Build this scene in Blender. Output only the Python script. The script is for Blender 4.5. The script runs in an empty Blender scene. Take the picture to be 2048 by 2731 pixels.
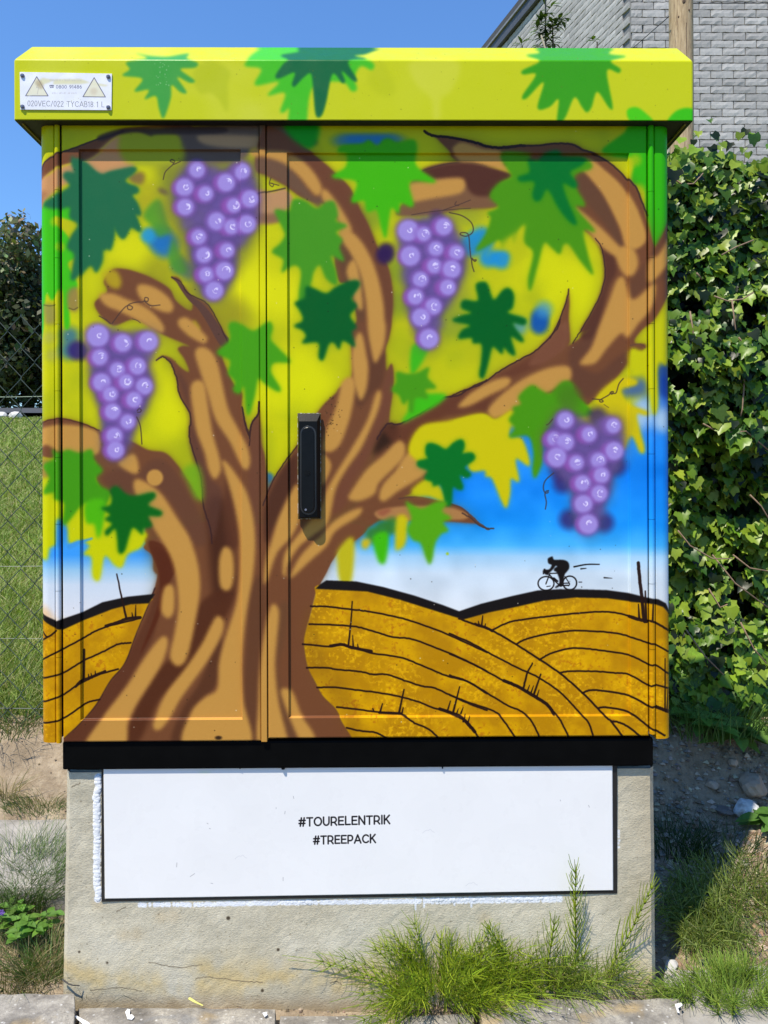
import bpy, bmesh, math, random
import numpy as np
from mathutils import Vector, Matrix, noise as mnoise

random.seed(7); np.random.seed(7)
R = math.radians
S = bpy.context.scene
COL = S.collection

# ---------------------------------------------------------------- camera, sky, sun, exposure
FPX, CX, HY, D0, H = 2050.0, 1024.0, 1265.0, 1.5375, 1.06       # focal length and horizon in photograph pixels; distance to the cabinet front; eye height
cam = bpy.data.objects.new('camera', bpy.data.cameras.new('camera')); COL.objects.link(cam)
cam.location = (0, -D0, H); cam.rotation_euler = (R(90), 0, 0)
cam.data.sensor_fit = 'VERTICAL'; cam.data.sensor_height = 36.0; cam.data.sensor_width = 27.0
cam.data.lens = 36.0 * FPX / 2731.0
cam.data.shift_y = -(2731 / 2 - HY) / 2731.0
cam.data.clip_start = 0.05; cam.data.clip_end = 1000
S.camera = cam
SUN_EL, SUN_AZ = 62.0, 37.0           # the sun stands behind the camera, a little to the left
world = bpy.data.worlds.new('World'); S.world = world; world.use_nodes = True
wn = world.node_tree; wn.nodes.clear()
wo = wn.nodes.new('ShaderNodeOutputWorld'); wb = wn.nodes.new('ShaderNodeBackground'); ws = wn.nodes.new('ShaderNodeTexSky')
ws.sky_type = 'NISHITA'; ws.sun_disc = False; ws.sun_elevation = R(SUN_EL); ws.sun_rotation = R(180 + SUN_AZ)
ws.air_density = 1.5; ws.dust_density = 0.0; ws.ozone_density = 10.0; ws.altitude = 0
wb.inputs['Strength'].default_value = 0.122
wt = wn.nodes.new('ShaderNodeMix'); wt.data_type = 'RGBA'; wt.blend_type = 'MULTIPLY'; wt.inputs[0].default_value = 1.0; wt.inputs[7].default_value = (0.86, 1.05, 1.27, 1)   # the deep blue of a clear June noon
wn.links.new(ws.outputs[0], wt.inputs[6]); wn.links.new(wt.outputs[2], wb.inputs[0]); wn.links.new(wb.outputs[0], wo.inputs[0])
sun = bpy.data.objects.new('sun', bpy.data.lights.new('sun', 'SUN')); COL.objects.link(sun)
sun.data.energy = 5.0; sun.data.angle = R(0.5); sun.data.color = (1.0, 0.92, 0.77)
sdir = Vector((-math.sin(R(SUN_AZ)) * math.cos(R(SUN_EL)), -math.cos(R(SUN_AZ)) * math.cos(R(SUN_EL)), math.sin(R(SUN_EL))))
sun.rotation_euler = sdir.to_track_quat('Z', 'Y').to_euler(); sun.location = (-2, -3, 6)
S.view_settings.view_transform = 'Standard'; S.view_settings.look = 'None'
S.view_settings.exposure = 0.34; S.view_settings.gamma = 1.0; S.view_settings.use_curve_mapping = False
S.render.engine = 'CYCLES'; S.cycles.max_bounces = 6; S.cycles.use_denoising = True

def at(u, v, y):
    """World point seen at photograph pixel (u, v) at depth y (the cabinet front is y = 0)."""
    d = y + D0
    return Vector(((u - CX) / FPX * d, y, H + (HY - v) / FPX * d))
def on_ground(u, v, z=0.0):
    d = (H - z) * FPX / (v - HY)
    return Vector(((u - CX) / FPX * d, d - D0, z))
# the cabinet stands turned a hair to the right and leans a hair
CAB_M = Matrix.Rotation(R(0.55), 4, 'Z') @ Matrix.Rotation(R(-0.18), 4, 'Y')
CAB_I = CAB_M.inverted()
CAM_L = CAB_I @ Vector((0, -D0, H))
def loc(u, v, yl):
    """Point in the cabinet's own frame, on its plane y = yl, seen at pixel (u, v)."""
    dl = CAB_I.to_3x3() @ Vector(((u - CX) / FPX, 1, (HY - v) / FPX))
    return CAM_L + dl * ((yl - CAM_L.y) / dl.y)
def px_of(x, y, z):
    """Pixels of points (numpy arrays) given in the cabinet's frame."""
    m = np.array(CAB_M)
    X = m[0, 0] * x + m[0, 1] * y + m[0, 2] * z; Y = m[1, 0] * x + m[1, 1] * y + m[1, 2] * z; Z = m[2, 0] * x + m[2, 1] * y + m[2, 2] * z
    return CX + FPX * X / (Y + D0), HY - FPX * (Z - H) / (Y + D0)

# ---------------------------------------------------------------- helpers
def tag(o, label=None, cat=None, group=None, kind=None):
    if label: o['label'] = label
    if cat: o['category'] = cat
    if group: o['group'] = group
    if kind: o['kind'] = kind
    return o
def empty(name, loc=(0, 0, 0), rot=None):
    o = bpy.data.objects.new(name, None); COL.objects.link(o); o.location = loc
    o.empty_display_size = 0.05
    if rot is not None: o.rotation_euler = rot
    return o
def link(name, me, mat=None, parent=None, smooth=False):
    if mat and not me.materials: me.materials.append(mat)
    if smooth:
        for p in me.polygons: p.use_smooth = len(p.vertices) <= 4 or not me.uv_layers
    o = bpy.data.objects.new(name, me); COL.objects.link(o)
    if parent: o.parent = parent
    return o
def from_bm(name, bm, mat=None, parent=None, smooth=False):
    me = bpy.data.meshes.new(name); bm.to_mesh(me); bm.free()
    return link(name, me, mat, parent, smooth)
def box(bm, a, b, bevel=0.0, seg=1):
    x0, y0, z0 = a; x1, y1, z1 = b
    vs = [bm.verts.new(p) for p in ((x0, y0, z0), (x1, y0, z0), (x1, y1, z0), (x0, y1, z0), (x0, y0, z1), (x1, y0, z1), (x1, y1, z1), (x0, y1, z1))]
    fs = [bm.faces.new([vs[i] for i in q]) for q in ((0, 3, 2, 1), (4, 5, 6, 7), (0, 1, 5, 4), (1, 2, 6, 5), (2, 3, 7, 6), (3, 0, 4, 7))]
    if bevel:
        es = list({e for f in fs for e in f.edges})
        bmesh.ops.bevel(bm, geom=es, offset=bevel, segments=seg, affect='EDGES', profile=0.5)
    return vs
def tube(bm, pts, r, seg=8, cap=True):
    pts = [Vector(p) for p in pts]; rings = []
    rr = r if hasattr(r, '__len__') else [r] * len(pts)
    ref = None
    for i, p in enumerate(pts):
        t = (pts[min(i + 1, len(pts) - 1)] - pts[max(i - 1, 0)]).normalized()
        if ref is None or abs(ref.dot(t)) > 0.98: ref = Vector((0, 0, 1)) if abs(t.z) < 0.9 else Vector((1, 0, 0))
        a = t.cross(ref).normalized(); b = t.cross(a); ref = -b if False else ref
        rings.append([bm.verts.new(p + (a * math.cos(k / seg * 6.28319) + b * math.sin(k / seg * 6.28319)) * rr[i]) for k in range(seg)])
    for i in range(len(rings) - 1):
        for k in range(seg):
            bm.faces.new((rings[i][k], rings[i][(k + 1) % seg], rings[i + 1][(k + 1) % seg], rings[i + 1][k]))
    if cap:
        bm.faces.new(rings[0][::-1]); bm.faces.new(rings[-1])

class Bits:
    """Collects loose faces (strands, leaves, pebbles) with a colour each, into one mesh."""
    def __init__(s): s.v = []; s.f = []; s.c = []
    def face(s, pts, col):
        n = len(s.v); s.v += [tuple(p) for p in pts]; s.f.append(tuple(range(n, n + len(pts)))); s.c.append((col, len(pts)))
    def strand(s, pts, w0, w1, col, three=False):
        """A tapering blade along pts; a three sided tube if three."""
        pts = [Vector(p) for p in pts]; n = len(pts); base = len(s.v)
        t = (pts[-1] - pts[0]).normalized() if (pts[-1] - pts[0]).length > 1e-9 else Vector((0, 0, 1))
        a = t.cross(Vector((random.gauss(0, .3), -1, random.gauss(0, .3)))).normalized(); b = t.cross(a)
        k = 3 if three else 2
        for i, p in enumerate(pts):
            w = (w0 + (w1 - w0) * i / (n - 1)) * 0.5
            if three:
                for q in range(3): s.v.append(tuple(p + (a * math.cos(q * 2.094) + b * math.sin(q * 2.094)) * w))
            else:
                s.v.append(tuple(p + a * w)); s.v.append(tuple(p - a * w))
        for i in range(n - 1):
            o = base + i * k
            if three:
                for q in range(3): s.f.append((o + q, o + (q + 1) % 3, o + k + (q + 1) % 3, o + k + q)); s.c.append((col, 4))
            else:
                s.f.append((o, o + 1, o + 3, o + 2)); s.c.append((col, 4))
    def blob(s, p, r, col, flat=0.7, seed=0):
        """A small irregular stone: a jittered octahedron cut once."""
        p = Vector(p); rnd = random
        d = [(1, 0, 0), (0, 1, 0), (-1, 0, 0), (0, -1, 0), (0, 0, 1), (0, 0, -1)]
        n = len(s.v); rot = rnd.random() * 6.28; ca, sa = math.cos(rot), math.sin(rot)
        for x, y, z in d:
            k = rnd.uniform(0.7, 1.25); x, y = x * ca - y * sa, x * sa + y * ca
            s.v.append((p.x + x * r * k, p.y + y * r * k, p.z + z * r * k * flat))
        for f in ((0, 1, 4), (1, 2, 4), (2, 3, 4), (3, 0, 4), (1, 0, 5), (2, 1, 5), (3, 2, 5), (0, 3, 5)):
            s.f.append(tuple(n + i for i in f)); s.c.append((col, 3))
    def mesh(s, name):
        me = bpy.data.meshes.new(name); me.from_pydata(s.v, [], s.f)
        at_ = me.color_attributes.new('tint', 'BYTE_COLOR', 'CORNER')
        arr = np.empty((len(me.loops), 4), np.float32); i = 0
        cols = np.array([c for c, n in s.c], np.float32); cnt = np.array([n for c, n in s.c])
        arr[:, :3] = np.repeat(cols, cnt, axis=0); arr[:, 3] = 1
        at_.data.foreach_set('color', arr.ravel())
        return me
    def build(s, name, mat, parent=None, smooth=False):
        return link(name, s.mesh(name), mat, parent, smooth)

def lin(c):
    return tuple(((x / 255) / 12.92 if x / 255 <= 0.04045 else ((x / 255 + 0.055) / 1.055) ** 2.4) for x in c[:3])
def vary(c, k=0.25, h=0.08):
    g = 1 + random.uniform(-k, k)
    return tuple(max(0.0, x * g * (1 + random.uniform(-h, h))) for x in c)

class NT:
    def __init__(s, name):
        s.m = bpy.data.materials.new(name); s.m.use_nodes = True; s.n = s.m.node_tree.nodes; s.l = s.m.node_tree.links
        s.p = s.n['Principled BSDF']
        s.tc = s.n.new('ShaderNodeTexCoord'); s.co = s.tc.outputs['Object']
    def noise(s, scale, detail=4, rough=0.55, co=None, dist=0.0):
        n = s.n.new('ShaderNodeTexNoise'); n.inputs['Scale'].default_value = scale; n.inputs['Detail'].default_value = detail
        n.inputs['Roughness'].default_value = rough; n.inputs['Distortion'].default_value = dist
        s.l.new(co or s.co, n.inputs['Vector']); return n.outputs['Fac']
    def voro(s, scale, feat='F1', out='Distance'):
        n = s.n.new('ShaderNodeTexVoronoi'); n.feature = feat; n.inputs['Scale'].default_value = scale; s.l.new(s.co, n.inputs['Vector']); return n.outputs[out]
    def ramp(s, fac, stops):
        n = s.n.new('ShaderNodeValToRGB'); e = n.color_ramp.elements
        while len(e) < len(stops): e.new(0.5)
        for i, (p, c) in enumerate(stops):
            e[i].position = p; e[i].color = (*(c if hasattr(c, '__len__') else (c, c, c)), 1)
        s.l.new(fac, n.inputs[0]); return n.outputs['Color']
    def mix(s, fac, a, b, mode='MIX'):
        n = s.n.new('ShaderNodeMix'); n.data_type = 'RGBA'; n.blend_type = mode
        for k, v in ((0, fac), (6, a), (7, b)):
            if isinstance(v, (int, float)): n.inputs[k].default_value = v
            elif isinstance(v, tuple): n.inputs[k].default_value = (*v, 1)
            else: s.l.new(v, n.inputs[k])
        return n.outputs[2]
    def math(s, op, a, b=0.0):
        n = s.n.new('ShaderNodeMath'); n.operation = op
        for k, v in ((0, a), (1, b)):
            if isinstance(v, (int, float)): n.inputs[k].default_value = v
            else: s.l.new(v, n.inputs[k])
        return n.outputs[0]
    def base(s, c):
        if isinstance(c, tuple): s.p.inputs['Base Color'].default_value = (*c, 1)
        else: s.l.new(c, s.p.inputs['Base Color'])
    def rough(s, r, spec=0.5):
        if isinstance(r, (int, float)): s.p.inputs['Roughness'].default_value = r
        else: s.l.new(r, s.p.inputs['Roughness'])
        s.p.inputs['Specular IOR Level'].default_value = spec
    def bump(s, h, strength=0.3, dist=0.01):
        b = s.n.new('ShaderNodeBump'); b.inputs['Strength'].default_value = strength; b.inputs['Distance'].default_value = dist
        s.l.new(h, b.inputs['Height']); s.l.new(b.outputs[0], s.p.inputs['Normal'])
    def tint(s):
        a = s.n.new('ShaderNodeAttribute'); a.attribute_name = 'tint'; return a.outputs['Color']
    def translucent(s, fac, col, gain=1.0):
        t = s.n.new('ShaderNodeBsdfTranslucent'); mx = s.n.new('ShaderNodeMixShader'); mx.inputs[0].default_value = fac
        c = s.mix(1.0, col, (gain * 1.25, gain * 1.3, gain * 0.5), 'MULTIPLY'); s.l.new(c, t.inputs[0])
        out = s.n['Material Output']; s.l.new(s.p.outputs[0], mx.inputs[1]); s.l.new(t.outputs[0], mx.inputs[2]); s.l.new(mx.outputs[0], out.inputs[0])

def simple(name, col, rough=0.5, var=0.15, scale=20, bump=0.0, bscale=80, spec=0.5, bdist=0.002):
    t = NT(name); c = tuple(col)
    t.base(t.ramp(t.noise(scale, 5), [(0.3, tuple(x * (1 - var) for x in c)), (0.7, tuple(min(1, x * (1 + var)) for x in c))]))
    t.rough(rough, spec)
    if bump: t.bump(t.noise(bscale, 4), bump, bdist)
    return t.m
# ---------------------------------------------------------------- spray painting in numpy
VIEWS = {'A': (0, 300, 2.37), 'B': (600, 300, 2.37), 'C': (1200, 300, 2.37), 'D': (0, 850, 2.37), 'E': (600, 850, 2.37),
         'F': (1200, 850, 2.37), 'G': (0, 1450, 2.37), 'H': (600, 1450, 2.37), 'I': (1200, 1450, 2.37),
         'J': (100, 300, 4.1475), 'K': (1420, 1470, 4.366), 'R': (0, 80, 2.37), 'S': (600, 80, 2.37), 'T': (1200, 0, 1.956),
         'P': (40, 180, 6.144), 'N': (1000, 300, 4.1475), 'U': (1600, 1750, 3.6875), 'O': (0, 0, 1.0)}

def Q(view, pts):
    ox, oy, s = VIEWS[view]
    return [(ox + x / s, oy + y / s) for x, y in pts]

def noise2(h, w, cell, seed, octaves=1):
    r = np.random.RandomState(seed)
    out = np.zeros((h, w), np.float32); amp = 1.0; tot = 0
    for o in range(octaves):
        c = max(cell / (2 ** o), 1.01)
        gh, gw = int(h / c) + 3, int(w / c) + 3
        g = r.rand(gh, gw).astype(np.float32)
        y = np.arange(h) / c; x = np.arange(w) / c
        yi = y.astype(int); xi = x.astype(int)
        fy = (y - yi)[:, None].astype(np.float32); fx = (x - xi)[None, :].astype(np.float32)
        fy = fy * fy * (3 - 2 * fy); fx = fx * fx * (3 - 2 * fx)
        a = g[yi][:, xi]; b = g[yi][:, xi + 1]; cc = g[yi + 1][:, xi]; d = g[yi + 1][:, xi + 1]
        out += amp * ((a * (1 - fx) + b * fx) * (1 - fy) + (cc * (1 - fx) + d * fx) * fy)
        tot += amp; amp *= 0.5
    return out / tot

def boxblur(m, r, axis):
    if r < 1: return m
    m = np.moveaxis(m, axis, 0)
    k = 2 * r + 1
    c = np.cumsum(np.concatenate([np.zeros((r + 1,) + m.shape[1:], m.dtype), m, np.zeros((r,) + m.shape[1:], m.dtype)]), axis=0)
    o = (c[k:] - c[:-k]) / k
    return np.moveaxis(o, 0, axis)

def softblur(m, s):
    r = max(int(round(s)), 0)
    for _ in range(2):
        m = boxblur(boxblur(m, r, 0), r, 1)
    return m

def smooth_closed(p, n=6):
    p = np.array(p, float); N = len(p); out = []
    for i in range(N):
        p0, p1, p2, p3 = p[i - 1], p[i], p[(i + 1) % N], p[(i + 2) % N]
        for t in np.arange(n) / n:
            out.append(0.5 * ((2 * p1) + (-p0 + p2) * t + (2 * p0 - 5 * p1 + 4 * p2 - p3) * t * t + (-p0 + 3 * p1 - 3 * p2 + p3) * t ** 3))
    return np.array(out)

def smooth_open(p, n=6):
    p = np.array(p, float)
    if len(p) < 3: n = 1
    q = np.vstack([2 * p[0] - p[1], p, 2 * p[-1] - p[-2]]); out = []
    for i in range(1, len(q) - 2):
        p0, p1, p2, p3 = q[i - 1], q[i], q[i + 1], q[i + 2]
        for t in np.arange(n) / n:
            out.append(0.5 * ((2 * p1) + (-p0 + p2) * t + (2 * p0 - 5 * p1 + 4 * p2 - p3) * t * t + (-p0 + 3 * p1 - 3 * p2 + p3) * t ** 3))
    out.append(p[-1])
    return np.array(out)

class Canvas:
    """A painted sheet. The unit is one photograph pixel; res = texels per unit."""
    def __init__(s, x0, y0, w, h, res=1.0, base=(200, 200, 5)):
        s.x0, s.y0, s.res = x0, y0, res
        s.w, s.h = int(w * res), int(h * res)
        s.c = np.empty((s.h, s.w, 3), np.float32); s.c[:] = np.array(base, np.float32)
        s.grain = np.random.RandomState(5).rand(s.h, s.w).astype(np.float32)
    def XY(s):
        return (np.arange(s.w) / s.res + s.x0)[None, :], (np.arange(s.h) / s.res + s.y0)[:, None]
    def _box(s, x0, y0, x1, y1):
        a = max(int((x0 - s.x0) * s.res), 0); b = min(int((x1 - s.x0) * s.res) + 2, s.w)
        c = max(int((y0 - s.y0) * s.res), 0); d = min(int((y1 - s.y0) * s.res) + 2, s.h)
        return a, c, b, d
    def blend(s, box, m, col, alpha, grain):
        a, c, b, d = box
        if b <= a or d <= c: return
        if grain: m = np.clip(m + (s.grain[c:d, a:b] - 0.5) * grain * 4 * m * (1 - m), 0, 1)
        m = (m * alpha)[..., None]
        col = np.array(col, np.float32)
        if col.ndim == 1 or col.shape[0] == 3 and col.ndim == 1: s.c[c:d, a:b] = s.c[c:d, a:b] * (1 - m) + col * m
        else: s.c[c:d, a:b] = s.c[c:d, a:b] * (1 - m) + col[c:d, a:b] * m
    def mask(s, p, blur):
        pad = blur * 3 + 3
        full = s._pbox(p, pad)
        a, c, b, d = full
        w, h = b - a, d - c
        m = np.zeros((h, w), np.float32)
        px = (p[:, 0] - s.x0) * s.res - a; py = (p[:, 1] - s.y0) * s.res - c
        SUB = 2
        rows = np.arange(h * SUB) / SUB + 0.25
        acc = np.zeros((h * SUB, w + 1), np.float32)
        x1, y1 = px, py; x2, y2 = np.roll(px, -1), np.roll(py, -1)
        for i, yy in enumerate(rows):
            k = ((y1 <= yy) & (y2 > yy)) | ((y2 <= yy) & (y1 > yy))
            if not k.any(): continue
            xs = np.sort(x1[k] + (yy - y1[k]) / (y2[k] - y1[k]) * (x2[k] - x1[k]))
            for q in range(0, len(xs) - 1, 2):
                xa, xb = min(max(xs[q], 0), w), min(max(xs[q + 1], 0), w)
                if xb <= xa: continue
                ia, ib = int(xa), int(xb)
                if ia == ib: m[i // SUB, min(ia, w - 1)] += (xb - xa) / SUB
                else:
                    m[i // SUB, ia] += (ia + 1 - xa) / SUB
                    m[i // SUB, ia + 1:ib] += 1.0 / SUB
                    if ib < w: m[i // SUB, ib] += (xb - ib) / SUB
        m = np.clip(m, 0, 1)
        if blur * s.res >= 0.7: m = softblur(m, blur * s.res * 0.8)
        # crop to the canvas
        A, Cc, B, D = max(a, 0), max(c, 0), min(b, s.w), min(d, s.h)
        if B <= A or D <= Cc: return (0, 0, 0, 0), m[:0, :0]
        return (A, Cc, B, D), m[Cc - c:D - c, A - a:B - a]
    def _pbox(s, p, pad):
        x0, y0 = p.min(0) - pad; x1, y1 = p.max(0) + pad
        return (int(math.floor((x0 - s.x0) * s.res)), int(math.floor((y0 - s.y0) * s.res)),
                int(math.ceil((x1 - s.x0) * s.res)), int(math.ceil((y1 - s.y0) * s.res)))
    def poly(s, view, pts, col, blur=3, alpha=1.0, smooth=True, grain=0.16):
        p = np.array(Q(view, pts) if isinstance(view, str) else pts, float)
        if smooth: p = smooth_closed(p)
        box, m = s.mask(p, blur)
        s.blend(box, m, col, alpha, grain)
    def multi(s, parts, col, blur=3, alpha=1.0, smooth=True, grain=0.16):
        pts = []
        for v, q in parts: pts += Q(v, q)
        s.poly(None, pts, col, blur, alpha, smooth, grain)
    def dots(s, view, pts, r, col, blur=3, alpha=1.0, ry=None):
        ox, oy, sc = VIEWS[view]
        for x, y in pts:
            X, Y = ox + x / sc, oy + y / sc; R = r + blur * 2; RY = (ry or r) + blur * 2
            a, c, b, d = s._box(X - R, Y - RY, X + R, Y + RY)
            if b <= a or d <= c: continue
            gx = (np.arange(a, b) / s.res + s.x0 - X)[None, :]; gy = (np.arange(c, d) / s.res + s.y0 - Y)[:, None]
            dd = np.sqrt(gx ** 2 + (gy * (r / (ry or r))) ** 2)
            t = np.clip((r + blur - dd) / (2 * blur), 0, 1); t = t * t * (3 - 2 * t)
            s.blend((a, c, b, d), t.astype(np.float32), col, alpha, 0.16)
    def line(s, view, pts, wd, col, blur=0.8, alpha=1.0, smooth=True, wobble=0.0, seed=1):
        """wd: width in units, a number or (start, end)."""
        p = np.array(Q(view, pts) if isinstance(view, str) else pts, float)
        if smooth: p = smooth_open(p, 8)
        if wobble:
            r = np.random.RandomState(seed); p = p + r.randn(*p.shape) * wobble
        w = np.linspace(wd[0], wd[1], len(p)) if isinstance(wd, tuple) else np.full(len(p), float(wd))
        mw = w.max()
        a, c, b, d = s._box(p[:, 0].min() - mw - 2, p[:, 1].min() - mw - 2, p[:, 0].max() + mw + 2, p[:, 1].max() + mw + 2)
        if b <= a or d <= c: return
        m = np.zeros((d - c, b - a), np.float32)
        for i in range(len(p) - 1):
            q1, q2 = p[i], p[i + 1]; ww = max(w[i], w[i + 1]) / 2 + blur + 1
            a2, c2, b2, d2 = s._box(min(q1[0], q2[0]) - ww, min(q1[1], q2[1]) - ww, max(q1[0], q2[0]) + ww, max(q1[1], q2[1]) + ww)
            a2, c2, b2, d2 = max(a2, a), max(c2, c), min(b2, b), min(d2, d)
            if b2 <= a2 or d2 <= c2: continue
            gx = (np.arange(a2, b2) / s.res + s.x0)[None, :]; gy = (np.arange(c2, d2) / s.res + s.y0)[:, None]
            dx, dy = q2 - q1; L = dx * dx + dy * dy + 1e-9
            t = np.clip(((gx - q1[0]) * dx + (gy - q1[1]) * dy) / L, 0, 1)
            dist = np.sqrt((gx - q1[0] - t * dx) ** 2 + (gy - q1[1] - t * dy) ** 2)
            wr = (w[i] * (1 - t) + w[i + 1] * t) / 2
            v = np.clip((wr - dist) / max(blur, 0.5) * 0.5 + 0.5, 0, 1)
            sl = m[c2 - c:d2 - c, a2 - a:b2 - a]
            np.maximum(sl, v, out=sl)
        s.blend((a, c, b, d), m, col, alpha, 0.0)

# ---------------------------------------------------------------- the mural on the cabinet front
BR = (114, 70, 42); DB = (80, 42, 24); TAN = (193, 143, 66); RB = (92, 48, 30); BK = (24, 20, 20); EDGE = (58, 34, 32)
YL = (200, 202, 4); GL = (66, 148, 16); GBR = (64, 186, 8); GD = (6, 98, 34); GD2 = (34, 106, 66)

def grapes(cv, view, pts, big=None):
    rs = np.random.RandomState(len(pts))
    cv.dots(view, pts, 40, (104, 96, 90), 28, 0.3)
    mids = [((a[0] + b[0]) / 2, (a[1] + b[1]) / 2) for i, a in enumerate(pts) for b in pts[i + 1:] if math.dist(a, b) < 270]
    cv.dots(view, mids, 34, (92, 76, 120), 18, 0.55)
    cv.dots(view, mids, 24, (104, 82, 146), 14, 0.6)
    cv.dots(view, pts, 32, (70, 50, 104), 14, 0.34)
    cx = sum(p[0] for p in pts) / len(pts)
    cv.dots(view, [(x + (cx - x) * 0.12 - 14, y) for x, y in pts], 26, (116, 84, 152), 11, 0.7)
    cv.dots(view, [(x - 34, y + 4) for k, (x, y) in enumerate(pts) if k % 4], 19, (150, 72, 158), 11, 0.85)
    for i, (x, y) in enumerate(pts):
        r = 20 + rs.rand() * 5 + (6 if big and i in big else 0)
        cv.dots(view, [(x - 4, y)], r + 6, (136, 100, 180), 9, 0.6)
        cv.dots(view, [(x, y)], r - 1.5, (162, 144, 214), 6.5, 0.92)
        X, Y = VIEWS[view][0] + x / 2.37 + 4, VIEWS[view][1] + y / 2.37 - 1
        for k in range(3):                       # white marker strokes round the highlight
            a0 = rs.rand() * 6.28; sp = 0.8 + rs.rand() * 1.2; rr = 3.5 + rs.rand() * 7
            cv.line(None, [(X + rr * math.cos(a0 + sp * t / 5), Y + rr * math.sin(a0 + sp * t / 5)) for t in range(6)],
                    1.4 + rs.rand() * 2.4, (238, 230, 250), 1.0, 0.75)
        cv.dots('O', [(X + 3, Y - 4)], 3.2, (216, 206, 248), 2, 0.8)

def paint_front():
    cv = Canvas(80, 296, 1740, 1720, 1.0, YL)
    X, Y = cv.XY()
    n1 = noise2(cv.h, cv.w, 130, 3, 2); n2 = noise2(cv.h, cv.w, 60, 4, 2)
    # yellow ground with duller and greener clouds
    ol = np.clip((n1 - 0.46) * 3.0, 0, 1)[..., None] * 0.6
    cv.c = cv.c * (1 - ol) + np.array((172, 176, 14), np.float32) * ol
    P, M, D_, L = cv.poly, cv.multi, cv.dots, cv.line
    wn_ = np.clip((noise2(cv.h, cv.w, 90, 17, 3) - 0.47) * 3, 0, 1)[..., None] * 0.4
    cv.c = cv.c * (1 - wn_) + np.array((150, 166, 16), np.float32) * wn_
    D_('E', [(330, 470), (600, 480), (480, 330)], 60, (220, 222, 0), 40, 0.8)
    D_('C', [(600, 950), (800, 1050), (760, 1180)], 60, (214, 216, 0), 40, 0.8)
    D_('D', [(1060, 640), (1100, 480)], 50, (220, 220, 2), 35, 0.8)
    D_('A', [(1580, 960), (1600, 1120), (780, 830), (850, 900)], 45, (214, 214, 4), 30, 0.8)
    D_('B', [(150, 1120), (340, 1150)], 55, (222, 222, 4), 35, 0.8)
    D_('A', [(1180, 1180), (1250, 1330), (1430, 1250), (1000, 1000), (1480, 1300)], 45, (150, 144, 26), 34, 0.6)
    D_('A', [(900, 600), (930, 500), (820, 180), (1000, 200)], 30, (160, 150, 30), 20, 0.5)
    D_('B', [(1100, 1000), (1090, 1200), (1400, 1230), (1430, 1340), (920, 640)], 38, (112, 140, 40), 26, 0.6)
    D_('C', [(60, 1150), (0, 1300), (90, 1000), (150, 640), (60, 640)], 36, (150, 160, 40), 26, 0.6)
    # top right corner green
    P('C', [(960, 240), (1100, 130), (1150, 80), (1400, 80), (1400, 690), (1290, 850), (1240, 640), (1230, 500), (1150, 440), (1160, 300), (1040, 270)], (52, 178, 8), 5)
    D_('C', [(1195, 490), (1170, 300)], 16, (170, 190, 5), 12, 0.7)
    # sky, right and middle
    def grad(stops):
        ys = [a for a, _ in stops]
        return np.stack([np.interp(np.arange(cv.h) + cv.y0, ys, [c[k] for _, c in stops]) for k in range(3)], -1).astype(np.float32)[:, None, :].repeat(cv.w, 1)
    gr = grad([(1100, (60, 120, 200)), (1180, (24, 130, 226)), (1300, (16, 132, 232)), (1400, (26, 150, 240)), (1455, (70, 178, 242)), (1485, (160, 206, 234)), (1530, (206, 224, 234)), (1600, (216, 226, 230)), (1700, (222, 224, 216))])
    gr = gr + ((n2 - 0.5) * 30)[..., None]
    P('O', [(1210, 1170), (1480, 1130), (1640, 1180), (1700, 1080), (1800, 1060), (1820, 1700), (860, 1700), (860, 1480), (980, 1370), (1120, 1330), (1170, 1240)], gr, 14)
    D_('F', [(1200, 640), (1340, 640), (1380, 640), (1220, 560)], 26, (168, 200, 222), 24, 0.85)
    D_('F', [(1360, 350), (1370, 430)], 30, (20, 62, 150), 16, 0.9)
    D_('F', [(1200, 430), (1130, 440)], 24, (56, 92, 160), 18, 0.8)
    D_('H', [(560, 330), (760, 60), (700, 60)], 30, (190, 214, 224), 20, 0.8)
    # sky, left
    gl = grad([(1380, (48, 130, 200)), (1430, (56, 158, 236)), (1480, (60, 156, 238)), (1520, (150, 198, 226)), (1560, (204, 218, 228)), (1640, (222, 224, 226)), (1700, (230, 190, 120))])
    P('O', [(80, 1455), (140, 1440), (180, 1395), (240, 1430), (300, 1440), (400, 1410), (430, 1440), (430, 1700), (80, 1700)], gl, 9)
    D_('G', [(300, 470), (270, 430)], 16, (226, 176, 110), 14, 0.5)
    # stray blue and green mist in the upper part
    D_('A', [(1000, 790), (1040, 830)], 34, (30, 110, 180), 18, 0.85); D_('A', [(930, 770)], 20, (40, 150, 196), 12, 0.9)
    D_('A', [(1190, 1000), (1130, 960)], 22, (54, 96, 120), 16, 0.7)
    D_('C', [(250, 910), (330, 920)], 26, (26, 140, 206), 14, 0.9); D_('C', [(200, 790), (130, 830)], 30, (28, 138, 206), 16, 0.85)
    D_('C', [(570, 1340), (575, 1290)], 24, (20, 84, 160), 13, 0.95); D_('C', [(440, 1350), (600, 1240)], 22, (70, 150, 190), 16, 0.7)
    D_('B', [(1570, 830), (1640, 800)], 26, (36, 140, 190), 15, 0.8)
    for x in range(760, 1120, 60): D_('B', [(x, 175)], 34, (22, 112, 206), 22, 0.55, ry=18)
    D_('D', [(440, 110), (430, 200)], 24, (52, 110, 140), 18, 0.85); D_('D', [(490, 200)], 26, (52, 34, 104), 12, 0.9)
    D_('E', [(270, 1010), (265, 1080), (262, 1130)], 16, (20, 110, 190), 8, 0.9)
    P('A', [(900, 640), (1000, 540), (1060, 700), (1120, 850), (1180, 1000), (1100, 1000), (1060, 900), (1090, 760), (1000, 780), (960, 720)], (74, 150, 40), 8, 0.85)
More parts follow.
